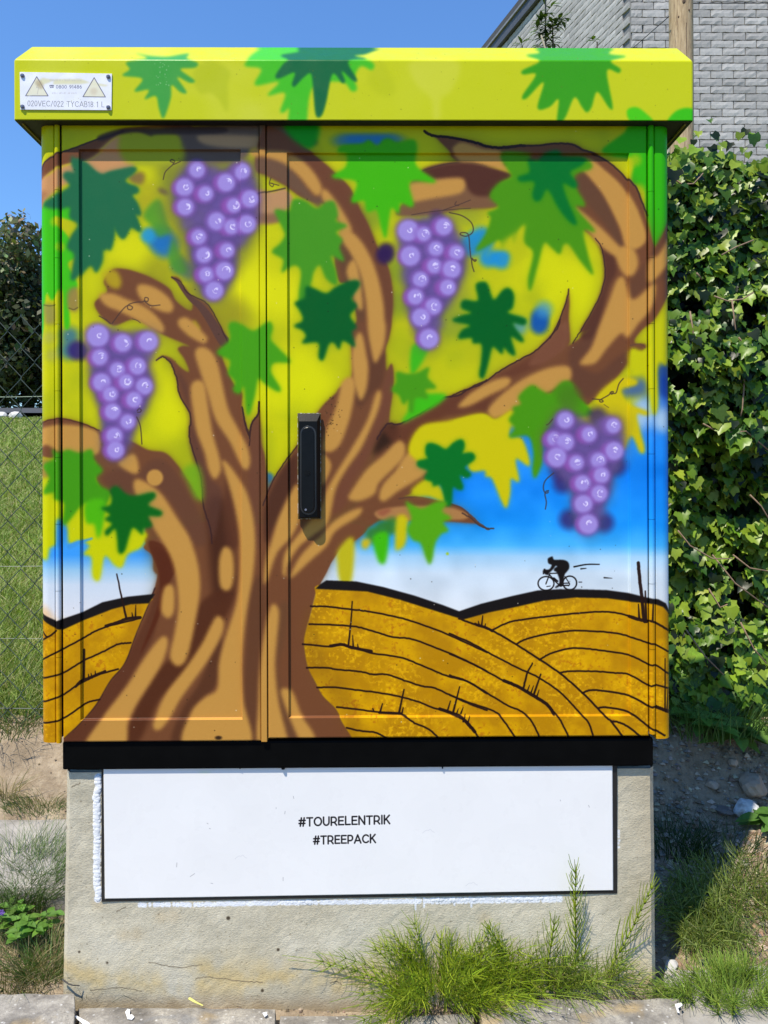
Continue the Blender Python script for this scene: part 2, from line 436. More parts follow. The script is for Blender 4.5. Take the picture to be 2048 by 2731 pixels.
    P('A', [(1000, 260), (1600, 270), (1620, 800), (1500, 1000), (1300, 1190), (1200, 1100), (1100, 800), (1010, 640), (1000, 400)], (92, 96, 60), 22, 0.55)
    # left edge greens
    P('A', [(225, 600), (340, 590), (460, 585), (470, 680), (400, 690), (420, 760), (480, 900), (430, 960), (490, 1090), (440, 1180), (440, 1350), (405, 1350), (390, 1120), (330, 1190), (290, 1150), (265, 1380), (225, 1390)], (66, 192, 18), 4)
    P('A', [(350, 660), (440, 680), (490, 700), (450, 780), (400, 750), (350, 700)], (190, 192, 8), 4)
    D_('A', [(380, 850), (345, 690)], 12, (180, 200, 8), 8, 0.6)
    P('A', [(430, 1130), (490, 1110), (495, 1250), (430, 1240)], (148, 126, 66), 6, 0.9)
    L('A', [(435, 1236), (465, 1245), (490, 1232)], 3, (90, 76, 40), 1.2, 0.8)
    P('A', [(270, 1215), (345, 1220), (350, 1330), (290, 1340), (275, 1290)], (150, 142, 70), 8, 0.9)
    L('A', [(270, 1214), (310, 1222), (350, 1216)], 3, (90, 90, 40), 1.2, 0.8)
    D_('D', [(310, 120), (330, 230)], 18, (168, 170, 90), 14, 0.6)

    # ---------------- branches: silhouettes, each over its own mist of overspray
    def BRN(parts, col, blur):
        pts = []
        for v, q in parts: pts += Q(v, q)
        cv.poly(None, pts, (96, 84, 34), 26, 0.42); cv.poly(None, pts, (108, 72, 44), 9, 0.6); cv.poly(None, pts, col, blur)
    # top left arc
    P('J', [(-60, 780), (20, 760), (140, 660), (260, 590), (450, 540), (620, 470), (870, 260), (1000, 230), (1650, 260), (1659, 130), (1000, 170), (850, 235), (560, 330), (440, 378), (250, 440), (150, 485), (60, 555), (-60, 640)], BR, 3)
    P('J', [(-60, 1060), (40, 1030), (120, 950), (260, 830), (420, 760), (720, 700), (1040, 610), (1060, 420), (980, 330), (880, 260), (620, 460), (450, 540), (260, 600), (120, 680), (-60, 790)], (200, 146, 92), 6)
    P('J', [(-60, 1050), (10, 1050), (60, 960), (110, 900), (60, 860), (-60, 900)], (150, 100, 60), 8, 0.7)
    P('J', [(990, 690), (1120, 640), (1180, 680), (1150, 780), (1040, 770)], (124, 96, 60), 8, 0.85)
    P('J', [(1330, 820), (1420, 850), (1430, 900), (1340, 870)], (92, 70, 70), 6, 0.7)
    # dark mass at top centre
    P('A', [(1150, 100), (1700, 60), (1900, 130), (2000, 200), (1640, 200), (1520, 300), (1150, 300), (1130, 180)], (98, 82, 70), 8)
    P('A', [(1245, 150), (1340, 140), (1640, 150), (1900, 210), (1640, 225), (1450, 225), (1290, 200)], (176, 140, 96), 6)
    P('A', [(770, 130), (900, 110), (1080, 110), (1150, 200), (1140, 300), (880, 330), (760, 270)], (160, 168, 30), 9)
    P('A', [(620, 150), (740, 108), (860, 100), (1000, 100), (1100, 90), (1400, 90), (1400, 130), (1000, 140), (960, 150), (870, 125), (760, 140), (640, 180)], (64, 50, 46), 4, 0.9)
    # left branch (behind the left grapes)
    BRN([('D', [(200, 660), (255, 655), (380, 630), (510, 660), (620, 710), (810, 770), (930, 830), (1040, 850), (1120, 930), (1190, 1030), (1250, 1130), (1290, 1200), (1320, 1350)]),
       ('G', [(1340, 100), (1000, 200), (960, 70)]),
       ('D', [(905, 1400), (900, 1280), (700, 1110), (640, 1090), (600, 1010), (590, 900), (400, 850), (330, 880), (255, 870), (200, 880)])], BR, 3)
    P('D', [(225, 1000), (330, 990), (330, 900), (225, 900)], (150, 110, 66), 6, 0.8)
    # second branch from the left with its two twigs
    BRN([('D', [(1290, 1260), (1265, 1010), (1210, 820), (1190, 720), (1198, 610), (1130, 480), (1112, 380), (1080, 290), (1060, 262), (1020, 237), (980, 260), (1020, 230), (1080, 250), (1130, 300), (1180, 335), (1190, 320), (1160, 250), (1120, 190), (1150, 170), (1190, 168), (1010, 90), (850, 0)]),
       ('A', [(700, 1340), (590, 1210), (670, 1130), (650, 1060), (700, 990), (780, 985), (870, 1008), (960, 1045), (1065, 1110), (1110, 1190), (1200, 1250), (1210, 1180), (1150, 1080), (1078, 1036), (1130, 1046), (1190, 1145), (1300, 1205), (1370, 1320)]),
       ('D', [(1400, 60), (1435, 140), (1400, 230), (1440, 340), (1480, 420), (1530, 470), (1528, 560), (1555, 660), (1577, 755), (1592, 660), (1630, 602), (1636, 525), (1645, 640), (1650, 780), (1680, 900), (1700, 1200), (1700, 1400), (1300, 1400)])], BR, 2.2)
    P('A', [(640, 1010), (720, 990), (760, 1060), (740, 1110), (680, 1090)], (190, 170, 20), 7, 0.8)
    P('D', [(1190, 100), (1260, 70), (1240, 20), (1215, 10)], YL, 5, 0.5)
    # centre branch sweeping up and over to the left
    BRN([('B', [(200, 240), (250, 95), (330, 110), (480, 200), (600, 290), (690, 370), (790, 470), (850, 600), (905, 700), (965, 850), (1035, 980), (1062, 1150), (1056, 1303)]),
       ('E', [(1050, 60), (1035, 130), (1015, 200), (1020, 325), (1056, 282), (1068, 400), (1042, 600), (1030, 800), (960, 1050), (800, 1300)]),
       ('E', [(600, 1500), (240, 1500), (240, 1180), (300, 1030), (400, 890), (455, 800), (600, 570), (700, 470), (720, 440), (800, 370), (800, 180), (790, 60)]),
       ('B', [(835, 1300), (780, 1090), (720, 1060), (695, 900), (740, 760), (700, 650), (620, 570), (560, 560), (470, 520), (400, 470), (270, 400), (200, 365)])], BR, 2.5)
    P('B', [(180, 500), (300, 500), (380, 480), (430, 545), (380, 640), (340, 690), (180, 690)], (186, 140, 92), 5)
    P('B', [(180, 640), (300, 640), (360, 620), (350, 690), (200, 700)], (128, 92, 62), 6, 0.8)
    L('B', [(200, 512), (300, 496), (380, 478)], 4, (60, 46, 36), 1.4, 0.8)
    # big right branch
    BRN([('E', [(900, 1100), (960, 780), (1010, 682), (1040, 660), (1100, 665), (1230, 600), (1380, 500), (1480, 482), (1540, 442), (1659, 385)]),
       ('F', [(80, 460), (200, 412), (330, 322), (460, 250), (560, 190), (680, 60)]),
       ('C', [(640, 1422), (700, 1300), (745, 1170), (757, 1110), (762, 1200), (757, 1300), (765, 1440)]),
       ('F', [(750, 170), (830, 120), (900, 60)]),
       ('C', [(830, 1380), (905, 1260), (962, 1130), (988, 1000), (965, 850), (925, 790), (840, 720), (760, 600), (700, 400), (600, 300), (380, 330), (200, 330), (120, 320), (60, 300)]),
       ('N', [(930, 530), (860, 480), (820, 420), (740, 340), (690, 290), (640, 260), (548, 203), (670, 256), (940, 290), (1100, 326), (1230, 365), (1380, 385), (1500, 378), (1659, 360)]),
       ('C', [(560, 205), (660, 194), (780, 198), (860, 240), (950, 270), (1040, 330), (1130, 420), (1180, 480), (1220, 580), (1250, 700), (1290, 850), (1340, 790), (1400, 670), (1440, 640), (1440, 1100), (1395, 1140), (1300, 1300), (1220, 1370)]),
       ('F', [(1170, 130), (1180, 160), (1230, 160), (1238, 185), (1150, 240), (1090, 330), (1000, 440), (920, 505), (860, 545), (760, 480), (600, 480), (450, 560), (340, 600), (280, 632), (200, 600), (0, 645)]),
       ('E', [(1450, 640), (1400, 720), (1350, 810), (1280, 870), (1280, 1000), (1200, 1090), (1130, 1132), (1200, 1128), (1330, 1150), (1480, 1190), (1560, 1250), (1600, 1288), (1665, 1335)]),
       ('F', [(240, 1330), (180, 1302)]),
       ('E', [(1560, 1296), (1400, 1284), (1170, 1275), (1000, 1275), (900, 1330), (820, 1400)]),
       ('H', [(760, 20), (600, -20)])], BR, 2.2)
    # branch crossing behind at top right of centre
    BRN([('B', [(1180, 430), (1240, 362), (1350, 322), (1480, 308), (1659, 318)]), ('C', [(150, 312), (240, 340), (390, 388), (330, 430), (280, 500), (300, 590), (0, 600)]),
       ('B', [(1500, 600), (1300, 640), (1090, 640), (1130, 560)])], (122, 86, 56), 4)
    P('N', [(530, 628), (700, 575), (850, 545), (1000, 538), (1180, 560), (1500, 660), (1520, 700), (1400, 780), (1350, 900), (1100, 900), (960, 740), (700, 730), (610, 700)], (82, 46, 32), 6)
    L('N', [(530, 628), (700, 575), (850, 545), (1000, 540), (1130, 550), (1240, 580)], 3, (66, 46, 34), 1.2, 0.8)
    # trunk
    BRN([('G', [(370, 1260), (400, 1232), (500, 1140), (600, 1020), (690, 870), (780, 760), (850, 580), (930, 390), (972, 285), (990, 180), (960, 80), (920, 0), (1300, -140), (1700, -120)]),
       ('E', [(700, 1300), (820, 1300), (900, 1330), (830, 1400)]), ('H', [(750, 20), (680, 110), (640, 190), (600, 262), (570, 330), (540, 450), (510, 560), (500, 640), (522, 780), (570, 880), (620, 970), (700, 1050), (742, 1130), (780, 1190), (802, 1250)])], BR, 1.8)
    P('G', [(400, 1240), (700, 860), (860, 590), (950, 390), (1000, 180), (960, 40), (1060, 60), (1105, 160), (1030, 340), (960, 600), (860, 780), (760, 950), (660, 1080), (590, 1240)], (88, 48, 30), 6, 0.8)
    P('G', [(930, 0), (1010, 0), (1080, 60), (1108, 170), (1080, 220), (1020, 340), (1030, 380), (960, 560), (880, 700), (990, 400), (1000, 200)], (84, 36, 18), 3, 0.75)
    # darker cores of the bark
    P('D', [(1300, 1180), (1400, 1130), (1440, 1300), (1470, 1500), (1480, 1700), (1360, 1800), (1320, 1500)], (60, 30, 18), 14, 0.8)
    P('D', [(1110, 330), (1180, 420), (1200, 600), (1240, 740), (1320, 1000), (1400, 1100), (1340, 1400), (1290, 1200), (1200, 800), (1190, 600)], (90, 56, 44), 7, 0.7)
    P('G', [(1250, 400), (1380, 300), (1480, 300), (1440, 440), (1300, 640), (1150, 850), (1000, 1000), (880, 1250), (790, 1250), (860, 1030), (1000, 800), (1180, 640)], DB, 7, 0.9)
    P('G', [(1370, 620), (1400, 640), (1360, 900), (1250, 1020), (1190, 1250), (1080, 1250), (1150, 1050), (1260, 880)], (88, 52, 32), 6, 0.95)
    P('H', [(160, 300), (230, 200), (260, 400), (220, 700), (210, 1000), (200, 1260), (140, 1250), (120, 900), (140, 600)], (96, 60, 38), 8, 0.85)
    P('H', [(330, 420), (400, 380), (380, 600), (340, 800), (400, 1060), (470, 1250), (400, 1250), (330, 1000), (320, 700)], (104, 68, 42), 8, 0.85)
    P('E', [(250, 1200), (330, 1010), (420, 880), (455, 860), (455, 1040), (400, 1130), (320, 1300), (260, 1422)], (74, 42, 28), 7, 0.85)
    P('E', [(0, 1000), (60, 1150), (90, 1422), (0, 1422)], (84, 46, 30), 8, 0.7)
    P('E', [(160, 700), (210, 640), (240, 800), (230, 1150), (230, 1422), (180, 1422), (150, 1100), (155, 900)], (104, 64, 46), 6, 0.6)
    P('E', [(940, 860), (960, 760), (1020, 680), (1090, 675), (1080, 760), (1010, 820)], (48, 28, 16), 10, 0.95)
    P('E', [(1000, 690), (1100, 680), (1240, 620), (1400, 510), (1659, 400), (1659, 560), (1480, 560), (1300, 700), (1170, 860), (1130, 790), (1060, 780)], (96, 52, 32), 7, 0.75)
    P('F', [(0, 500), (200, 430), (340, 340), (470, 270), (600, 180), (700, 60), (745, 100), (700, 200), (560, 300), (380, 380), (400, 420), (230, 520), (240, 580), (0, 610)], (100, 56, 36), 6, 0.8)
    P('F', [(560, 200), (700, 40), (750, 20), (740, 170), (600, 280), (500, 290)], (132, 84, 58), 6, 0.6)
    P('F', [(760, 200), (860, 110), (950, 0), (900, 180), (820, 280), (940, 340), (1080, 230), (1230, 180), (1100, 320), (900, 500), (800, 440), (770, 330)], (96, 60, 42), 8, 0.8)
    P('E', [(690, 1120), (780, 950), (880, 800), (960, 620), (1000, 440), (1050, 320), (1050, 480), (1000, 680), (900, 880), (800, 1040), (760, 1180), (680, 1230)], (112, 66, 46), 6, 0.7)
    P('E', [(900, 60), (940, 260), (1010, 210), (1000, 400), (930, 470), (860, 560), (820, 500), (830, 420), (890, 450), (910, 300)], (92, 56, 36), 7, 0.8)
    P('B', [(800, 500), (900, 700), (1020, 980), (1060, 1200), (1040, 1303), (1010, 1303), (1000, 1100), (930, 880), (840, 740), (760, 600), (640, 450), (500, 300), (400, 240), (600, 300)], (104, 62, 40), 8, 0.6)
    P('B', [(700, 880), (760, 820), (850, 950), (880, 1150), (880, 1303), (840, 1303), (820, 1180), (760, 1060)], (96, 66, 42), 7, 0.7)
    P('B', [(265, 290), (380, 300), (480, 420), (560, 520), (620, 520), (600, 600), (540, 560), (420, 480), (270, 400), (200, 370), (200, 280)], (108, 80, 58), 7, 0.9)
    P('C', [(820, 380), (880, 400), (980, 520), (1050, 660), (1110, 840), (1080, 850), (1000, 720), (900, 600), (830, 520), (770, 470)], (98, 66, 44), 8, 0.85)
    P('C', [(900, 760), (970, 830), (1040, 880), (1060, 1000), (1010, 1100), (960, 1300), (900, 1422), (830, 1400), (960, 1150), (985, 1000), (960, 860)], (84, 48, 34), 6, 0.85)
    P('C', [(1150, 1050), (1230, 960), (1300, 850), (1395, 700), (1395, 780), (1320, 890), (1250, 960), (1260, 1080), (1390, 980), (1395, 1040), (1280, 1080), (1150, 1170)], (100, 64, 42), 7, 0.8)
    P('D', [(640, 1000), (760, 940), (860, 980), (940, 900), (1040, 900), (1150, 1040), (1280, 1280), (1300, 1422), (1220, 1422), (1100, 1200), (980, 1060), (840, 1000), (860, 1100), (700, 1080)], (98, 62, 44), 8, 0.7)
    # ---------------- branches: tan light
    T = lambda parts, b=6.0, a=1.0, c=TAN: M(parts, c, b, a)
    T([('G', [(540, 1290), (640, 1110), (800, 900), (900, 740), (1000, 610), (1045, 595), (1055, 650), (1020, 760), (950, 880), (860, 1020), (810, 1130), (780, 1290)])])
    T([('G', [(1070, 700), (1100, 560), (1122, 400), (1105, 200), (1060, 60)]), ('D', [(950, 1300), (900, 1200), (850, 1110), (838, 1040), (870, 1015), (960, 1062), (1030, 1130), (1120, 1270), (1180, 1360)]),
       ('G', [(1215, 20), (1250, 150), (1260, 300), (1230, 500), (1180, 720), (1130, 780), (1085, 760)])])
    T([('G', [(1012, 400), (1030, 290), (1070, 262), (1097, 300), (1095, 430), (1060, 476), (1022, 450)])])
    T([('G', [(1330, 520), (1370, 462), (1412, 500), (1390, 600), (1300, 760), (1200, 900), (1130, 1000), (1070, 1110), (1010, 1178), (968, 1160), (1000, 1040), (1060, 930), (1170, 790), (1270, 640)])])
    T([('G', [(1380, 120), (1400, 40), (1430, 22), (1465, 60), (1477, 180), (1460, 280), (1420, 302), (1385, 260)])])
    T([('G', [(1170, 1290), (1200, 1080), (1290, 980), (1368, 925), (1380, 760), (1420, 600), (1490, 380), (1510, 200), (1512, 0)]),
       ('D', [(1500, 1300), (1470, 1150), (1415, 960), (1400, 895), (1440, 920), (1500, 1000), (1560, 1100), (1600, 1250)]), ('G', [(1615, 0), (1600, 200), (1565, 400), (1540, 600), (1530, 800), (1540, 1000), (1575, 1290)])])
    T([('H', [(215, 1290), (212, 1000), (225, 760), (262, 500), (300, 385), (342, 430), (330, 600), (318, 780), (340, 1000), (395, 1230), (400, 1290)])])
    T([('H', [(355, 950), (380, 915), (430, 950), (480, 1080), (560, 1200), (575, 1290), (500, 1290), (420, 1130)])])
    T([('E', [(290, 1422), (340, 1260), (410, 1110), (450, 1050), (480, 1100), (470, 1260), (420, 1380)]), ('H', [(330, 60), (270, 230), (248, 250), (252, 150), (275, 40)])])
    T([('E', [(600, 1200), (640, 1090), (700, 980), (800, 820), (900, 640), (950, 485), (975, 452), (990, 480), (975, 560), (940, 650), (860, 820), (770, 950), (700, 1080), (650, 1290), (560, 1370)]), ('H', [(470, 20), (400, 130), (385, 210), (365, 180), (380, 60), (450, -40)])])
    T([('E', [(600, 1380), (680, 1290), (780, 1225), (858, 1198), (868, 1215), (830, 1260), (700, 1345)]), ('H', [(640, 20), (540, 110), (430, 212), (412, 205), (470, 90), (560, -10)])])
    T([('E', [(780, 1130), (820, 1060), (900, 950), (1000, 865), (1080, 785), (1115, 772), (1142, 810), (1130, 880), (1060, 955), (975, 1040), (945, 1110), (860, 1152), (800, 1150)])])
    T([('E', [(975, 1130), (1000, 1050), (1080, 960), (1130, 880), (1220, 790), (1300, 710), (1360, 688), (1395, 715), (1375, 790), (1290, 960), (1200, 1030), (1100, 1090), (1010, 1155)])])
    T([('E', [(612, 820), (640, 700), (690, 590), (720, 480), (740, 395), (800, 365), (825, 420), (805, 560), (780, 660), (730, 790), (680, 838), (640, 842)])])
    T([('E', [(800, 250), (812, 150), (845, 85), (872, 110), (892, 210), (907, 310), (895, 440), (862, 515), (835, 470), (812, 380)])])
    T([('B', [(900, 1300), (892, 1200), (880, 1120), (850, 1000), (790, 880), (715, 770), (740, 735), (800, 748), (870, 820), (930, 930), (972, 1050), (1002, 1200), (1010, 1303)]), ('E', [(1018, 60), (1005, 170), (962, 268), (940, 262), (912, 130), (902, 50)])])
    T([('B', [(615, 480), (650, 490), (720, 580), (780, 680), (800, 745), (740, 760), (700, 650), (640, 580), (608, 520)])])
    T([('B', [(768, 1000), (790, 940), (822, 930), (845, 990), (865, 1120), (872, 1230), (850, 1242), (815, 1190), (790, 1080)])])
    T([('B', [(170, 225), (265, 240), (380, 248), (480, 290), (560, 370), (606, 450), (610, 500), (575, 518), (535, 480), (470, 400), (380, 325), (265, 285), (170, 275)])])
    T([('E', [(610, 865), (650, 880), (672, 930), (650, 1000), (610, 1050)])], 5, 0.9)
    T([('D', [(1228, 220), (1245, 182), (1290, 178), (1340, 215), (1375, 290), (1400, 400), (1440, 570), (1500, 690), (1560, 800), (1582, 900), (1562, 955), (1520, 925), (1450, 780), (1360, 640), (1310, 480), (1250, 300)])])
    T([('D', [(1200, 440), (1235, 388), (1285, 405), (1305, 500), (1340, 720), (1382, 870), (1392, 960), (1352, 1015), (1312, 950), (1290, 850), (1240, 720), (1218, 600)])])
    T([('A', [(1122, 1310), (1165, 1290), (1220, 1325), (1290, 1400)]), ('D', [(1308, 120), (1285, 155), (1200, 112), (1130, 50)])])
    T([('A', [(858, 1110), (890, 1080), (980, 1105), (1060, 1165), (1092, 1225), (1065, 1262), (980, 1240), (890, 1180)])])
    T([('A', [(620, 1150), (700, 1138), (800, 1178), (900, 1218), (980, 1280), (1030, 1350), (1020, 1390), (960, 1370), (880, 1320), (750, 1255), (660, 1215)])])
    T([('D', [(180, 700), (255, 690), (380, 670), (520, 682), (620, 730), (615, 850), (500, 862), (390, 852), (300, 800), (255, 810), (180, 820)])], 5)
    T([('D', [(740, 905), (830, 855), (862, 890), (872, 960), (845, 982), (780, 952)])])
    D_('D', [(972, 1005)], 22, TAN, 5)
    T([('E', [(950, 1225), (1060, 1195), (1200, 1185), (1400, 1190), (1500, 1218), (1545, 1250), (1490, 1274), (1300, 1268), (1080, 1290), (980, 1270)])], 4, 0.9, (178, 128, 72))
    P('E', [(960, 1225), (1030, 1200), (1050, 1215), (1000, 1250)], (150, 82, 56), 5, 0.8)
    T([('F', [(55, 550), (130, 472), (250, 400), (350, 368), (390, 385), (365, 430), (260, 482), (140, 545), (80, 560)])])
    T([('F', [(248, 570), (330, 480), (450, 390), (600, 318), (720, 295), (772, 320), (755, 400), (620, 470), (450, 560), (310, 625), (265, 620)])])
    T([('F', [(830, 275), (900, 180), (945, 60)]), ('C', [(930, 1400), (1000, 1220), (1060, 1060), (1105, 1036), (1128, 1100), (1150, 1180), (1200, 1160), (1290, 1080), (1300, 1150), (1260, 1260), (1190, 1340), (1130, 1422)]), ('F', [(1090, 90), (1000, 185), (930, 275), (860, 290)])])
    T([('C', [(1055, 900), (1080, 850), (1130, 838), (1175, 880), (1192, 960), (1155, 1032), (1100, 1010)])])
    T([('C', [(780, 580), (860, 635), (960, 720), (1040, 800), (1090, 860), (1060, 905), (960, 840), (880, 745), (820, 680)])])
    T([('C', [(830, 285), (900, 288), (980, 350), (1080, 440), (1150, 540), (1200, 640), (1245, 790), (1190, 860), (1120, 845), (1080, 720), (980, 520), (890, 405), (830, 335)])], 5)
    T([('C', [(1258, 1080), (1258, 940), (1320, 900), (1390, 790), (1420, 780), (1420, 900), (1340, 1010)])])
    T([('N', [(860, 400), (950, 330), (1080, 360), (1200, 400), (1400, 430), (1440, 560), (1500, 640), (1300, 590), (1100, 540), (960, 530), (900, 480)])], 5)
    T([('B', [(1150, 450), (1300, 422), (1480, 405), (1520, 430), (1515, 480), (1470, 510), (1300, 540), (1180, 560), (1120, 540)])])

    # hard, cut edges of the stencil on the branches
    E = lambda v, p, w=3.0, c=EDGE, a=0.9: L(v, p, w, c, 1.0, a, wobble=0.5, seed=int(p[0][0]) + 7)
    E('G', [(400, 1232), (500, 1140), (600, 1020), (690, 870), (780, 760), (850, 580), (930, 390), (972, 285)], 4)
    E('D', [(1335, 1422), (1325, 1330), (1280, 1180), (1265, 1010), (1210, 820), (1190, 720), (1198, 610), (1130, 480), (1112, 380), (1080, 290), (1055, 258), (1020, 237), (982, 260)], 4)
    E('D', [(1528, 560), (1550, 660), (1576, 740), (1575, 800)]); E('D', [(1577, 755), (1592, 660), (1630, 602), (1636, 525)], 4)
    E('E', [(110, 560), (125, 660), (152, 740), (160, 690), (180, 640), (212, 600), (213, 525)], 4)
    E('E', [(240, 1180), (300, 1030), (360, 930), (455, 800)], 3.5)
    L('A', [(1078, 1036), (1115, 1062), (1150, 1110), (1200, 1170), (1260, 1220), (1320, 1300), (1380, 1400), (1410, 1440)], (3, 30), (92, 62, 50), 1.5)
    E('A', [(1078, 1036), (1130, 1062), (1190, 1140), (1300, 1200), (1370, 1310), (1432, 1440)], 3)
    E('E', [(960, 760), (1010, 682), (1040, 660), (1100, 665), (1230, 600), (1300, 555), (1380, 500), (1480, 482), (1540, 442), (1659, 385)], 4.5)
    E('F', [(0, 492), (80, 455), (200, 412), (330, 320), (460, 248), (560, 188), (680, 60), (700, 0)], 4)
    E('C', [(640, 1422), (700, 1300), (745, 1170), (757, 1110)], 3.5)
    E('C', [(780, 1455), (830, 1380), (905, 1250), (962, 1130), (988, 1000), (965, 850), (925, 790)], 3)
    E('E', [(1100, 1138), (1200, 1128), (1330, 1150), (1480, 1190), (1560, 1250), (1600, 1288), (1665, 1335)], 4.5, (92, 60, 44))
    E('F', [(80, 1230), (140, 1265), (180, 1302), (240, 1328), (280, 1328)], 4, (70, 50, 44))
    E('N', [(548, 203), (600, 240), (670, 258), (800, 270), (940, 292), (1030, 310), (1100, 328), (1160, 345), (1230, 372), (1380, 388), (1500, 380), (1600, 365), (1659, 365)], 7, (34, 22, 22))
    E('C', [(340, 215), (430, 210), (560, 208), (660, 196), (770, 200), (840, 235), (950, 270), (1040, 330), (1130, 420), (1180, 480), (1220, 580), (1248, 650)], 5, (60, 40, 34))
    E('J', [(20, 640), (70, 550), (180, 480), (250, 440), (440, 380), (560, 330), (850, 238), (950, 205)], 4, (60, 42, 40))
    E('D', [(255, 655), (380, 632), (510, 660), (620, 705)], 4, (84, 44, 32))
    E('F', [(1140, 170), (1180, 160), (1210, 162), (1236, 180)], 3, (90, 60, 50), 0.7)
    E('H', [(600, 262), (570, 330), (540, 450), (510, 560), (500, 640), (522, 780), (570, 880), (620, 970), (700, 1050), (742, 1130)], 2, (96, 62, 46), 0.5)

    # ---------------- leaves
    P0_, M0_ = cv.poly, cv.multi
    def P(view, pts, col, blur=3, alpha=1.0, **k):
        if alpha > 0.5: P0_(view, pts, col, 11, 0.45 * alpha)
        P0_(view, pts, col, blur + 2.2, alpha, **k)
    def M(parts, col, blur=3, alpha=1.0, **k):
        M0_(parts, col, 11, 0.45 * alpha); M0_(parts, col, blur + 2.2, alpha, **k)
    P('F', [(0, 645), (200, 600), (300, 640), (400, 580), (380, 740), (460, 760), (510, 930), (420, 885), (442, 1030), (390, 1010), (385, 1100), (362, 1198), (330, 1150), (270, 1010), (230, 1000), (225, 960), (130, 960), (100, 850), (60, 960), (0, 1000), (-60, 980), (-120, 940), (-200, 900), (-260, 820), (-180, 680)], (204, 194, 4), 3.2)
    P('F', [(1150, 190), (1250, 195), (1380, -20), (1400, 100), (1372, 290), (1340, 265), (1312, 290), (1316, 540), (1292, 610), (1268, 560), (1238, 330), (1180, 350), (1140, 290)], (196, 196, 4), 3.2)
    P('F', [(1090, 370), (1180, 388), (1175, 420), (1090, 450), (1140, 540), (1255, 590), (1240, 612), (1180, 612), (1232, 820), (1205, 846), (1150, 740), (1105, 830), (1060, 700), (1000, 600), (930, 520), (980, 440)], (204, 188, 8), 3.2)
    P('G', [(200, -40), (300, -30), (300, 90), (272, 100), (200, 60)], (198, 204, 4), 3.5)
    M([('D', [(240, 1120), (400, 1150), (640, 1180), (900, 1340), (910, 1400)]), ('G', [(880, 30), (800, 70), (765, 150), (720, 140), (655, 80), (625, 220), (600, 238), (578, 200), (572, 90), (520, 70), (560, 20)]), ('D', [(500, 1400), (440, 1422), (420, 1330), (370, 1300), (360, 1422), (240, 1422)])], (200, 204, 4), 3.2)
    P('D', [(360, 1290), (385, 1270), (420, 1320), (400, 1422), (360, 1440)], (50, 140, 210), 3.5, 0.95)
    L('D', [(440, 1440), (500, 1415), (570, 1392)], (14, 5), (60, 150, 220), 3, 0.9)
    P('D', [(330, 828), (370, 850), (430, 830), (500, 850), (570, 828), (592, 900), (642, 960), (600, 1005), (630, 1060), (690, 1100), (650, 1190), (560, 1180), (520, 1175), (400, 1310), (405, 1170), (345, 1140), (340, 1100), (268, 1105), (312, 1010), (268, 930), (340, 890)], (66, 150, 14), 3)
    P('D', [(535, 1170), (650, 1150), (645, 1290), (612, 1392), (590, 1300), (540, 1290)], (78, 180, 8), 3.5)
    P('D', [(1150, 960), (1230, 920), (1270, 1000), (1275, 1140), (1230, 1130), (1180, 1020)], (110, 165, 24), 8, 0.8)
    P('J', [(385, 560), (420, 520), (490, 520), (560, 570), (640, 650), (720, 680), (800, 650), (1050, 590), (1060, 640), (960, 720), (1000, 790), (1080, 820), (1110, 870), (1020, 910), (1080, 1000), (1130, 1130), (1040, 1080), (1090, 1180), (1130, 1310), (1010, 1250), (970, 1340), (930, 1390), (860, 1300), (830, 1230), (810, 1400), (720, 1520), (670, 1450), (600, 1500)], GD2, 3.2)
    M([('A', [(470, 300), (520, 312), (600, 370), (640, 386), (700, 366), (850, 345), (840, 370), (770, 430), (850, 460), (868, 485), (825, 510), (862, 570), (882, 640), (850, 640), (885, 745), (830, 715), (790, 772), (765, 786), (730, 740), (718, 700), (715, 780), (692, 866), (650, 850), (640, 940), (600, 1008), (565, 965), (500, 1030), (462, 1062), (448, 1040), (468, 900), (425, 855), (450, 780), (492, 710), (440, 665), (440, 600), (370, 612), (275, 592), (290, 560), (390, 500), (440, 460), (398, 405), (420, 375), (490, 380), (455, 320)])], GD2, 3)
    P('B', [(430, 545), (500, 550), (580, 600), (640, 560), (690, 560), (712, 640), (700, 680), (772, 710), (702, 750), (742, 800), (722, 850), (752, 935), (670, 900), (700, 1000), (705, 1085), (640, 1045), (600, 960), (560, 1000), (540, 1080), (478, 1250), (466, 1150), (480, 1000), (430, 960), (360, 1012), (370, 930), (298, 882), (350, 830), (380, 780), (370, 740), (340, 680), (318, 615), (400, 620)], (70, 148, 26), 3.2)
    P('B', [(390, 60), (580, 60), (582, 170), (540, 225), (480, 200), (400, 130)], (24, 158, 20), 5)
    P('B', [(715, 250), (740, 210), (870, 198), (910, 175), (962, 214), (1000, 175), (1040, 165), (1090, 190), (1190, 172), (1214, 220), (1210, 330), (1335, 432), (1170, 430), (1192, 585), (1110, 565), (1100, 635), (1050, 600), (1018, 785), (990, 720), (960, 610), (900, 622), (880, 550), (800, 558), (832, 430), (676, 400), (762, 340), (770, 260)], (66, 180, 2), 3)
    M([('B', [(512, 1098), (560, 1108), (640, 1140), (700, 1100), (780, 1065), (838, 1058), (850, 1090), (800, 1170), (834, 1220), (790, 1280)]), ('E', [(830, 50), (800, 80), (822, 175), (780, 150), (740, 138), (722, 192), (690, 150), (655, 160), (620, 258), (592, 240), (590, 150), (488, 152), (512, 110), (490, 70), (440, 48)]),
       ('B', [(440, 1340), (492, 1310), (470, 1240), (440, 1200), (500, 1170)])], (6, 92, 32), 2.8)
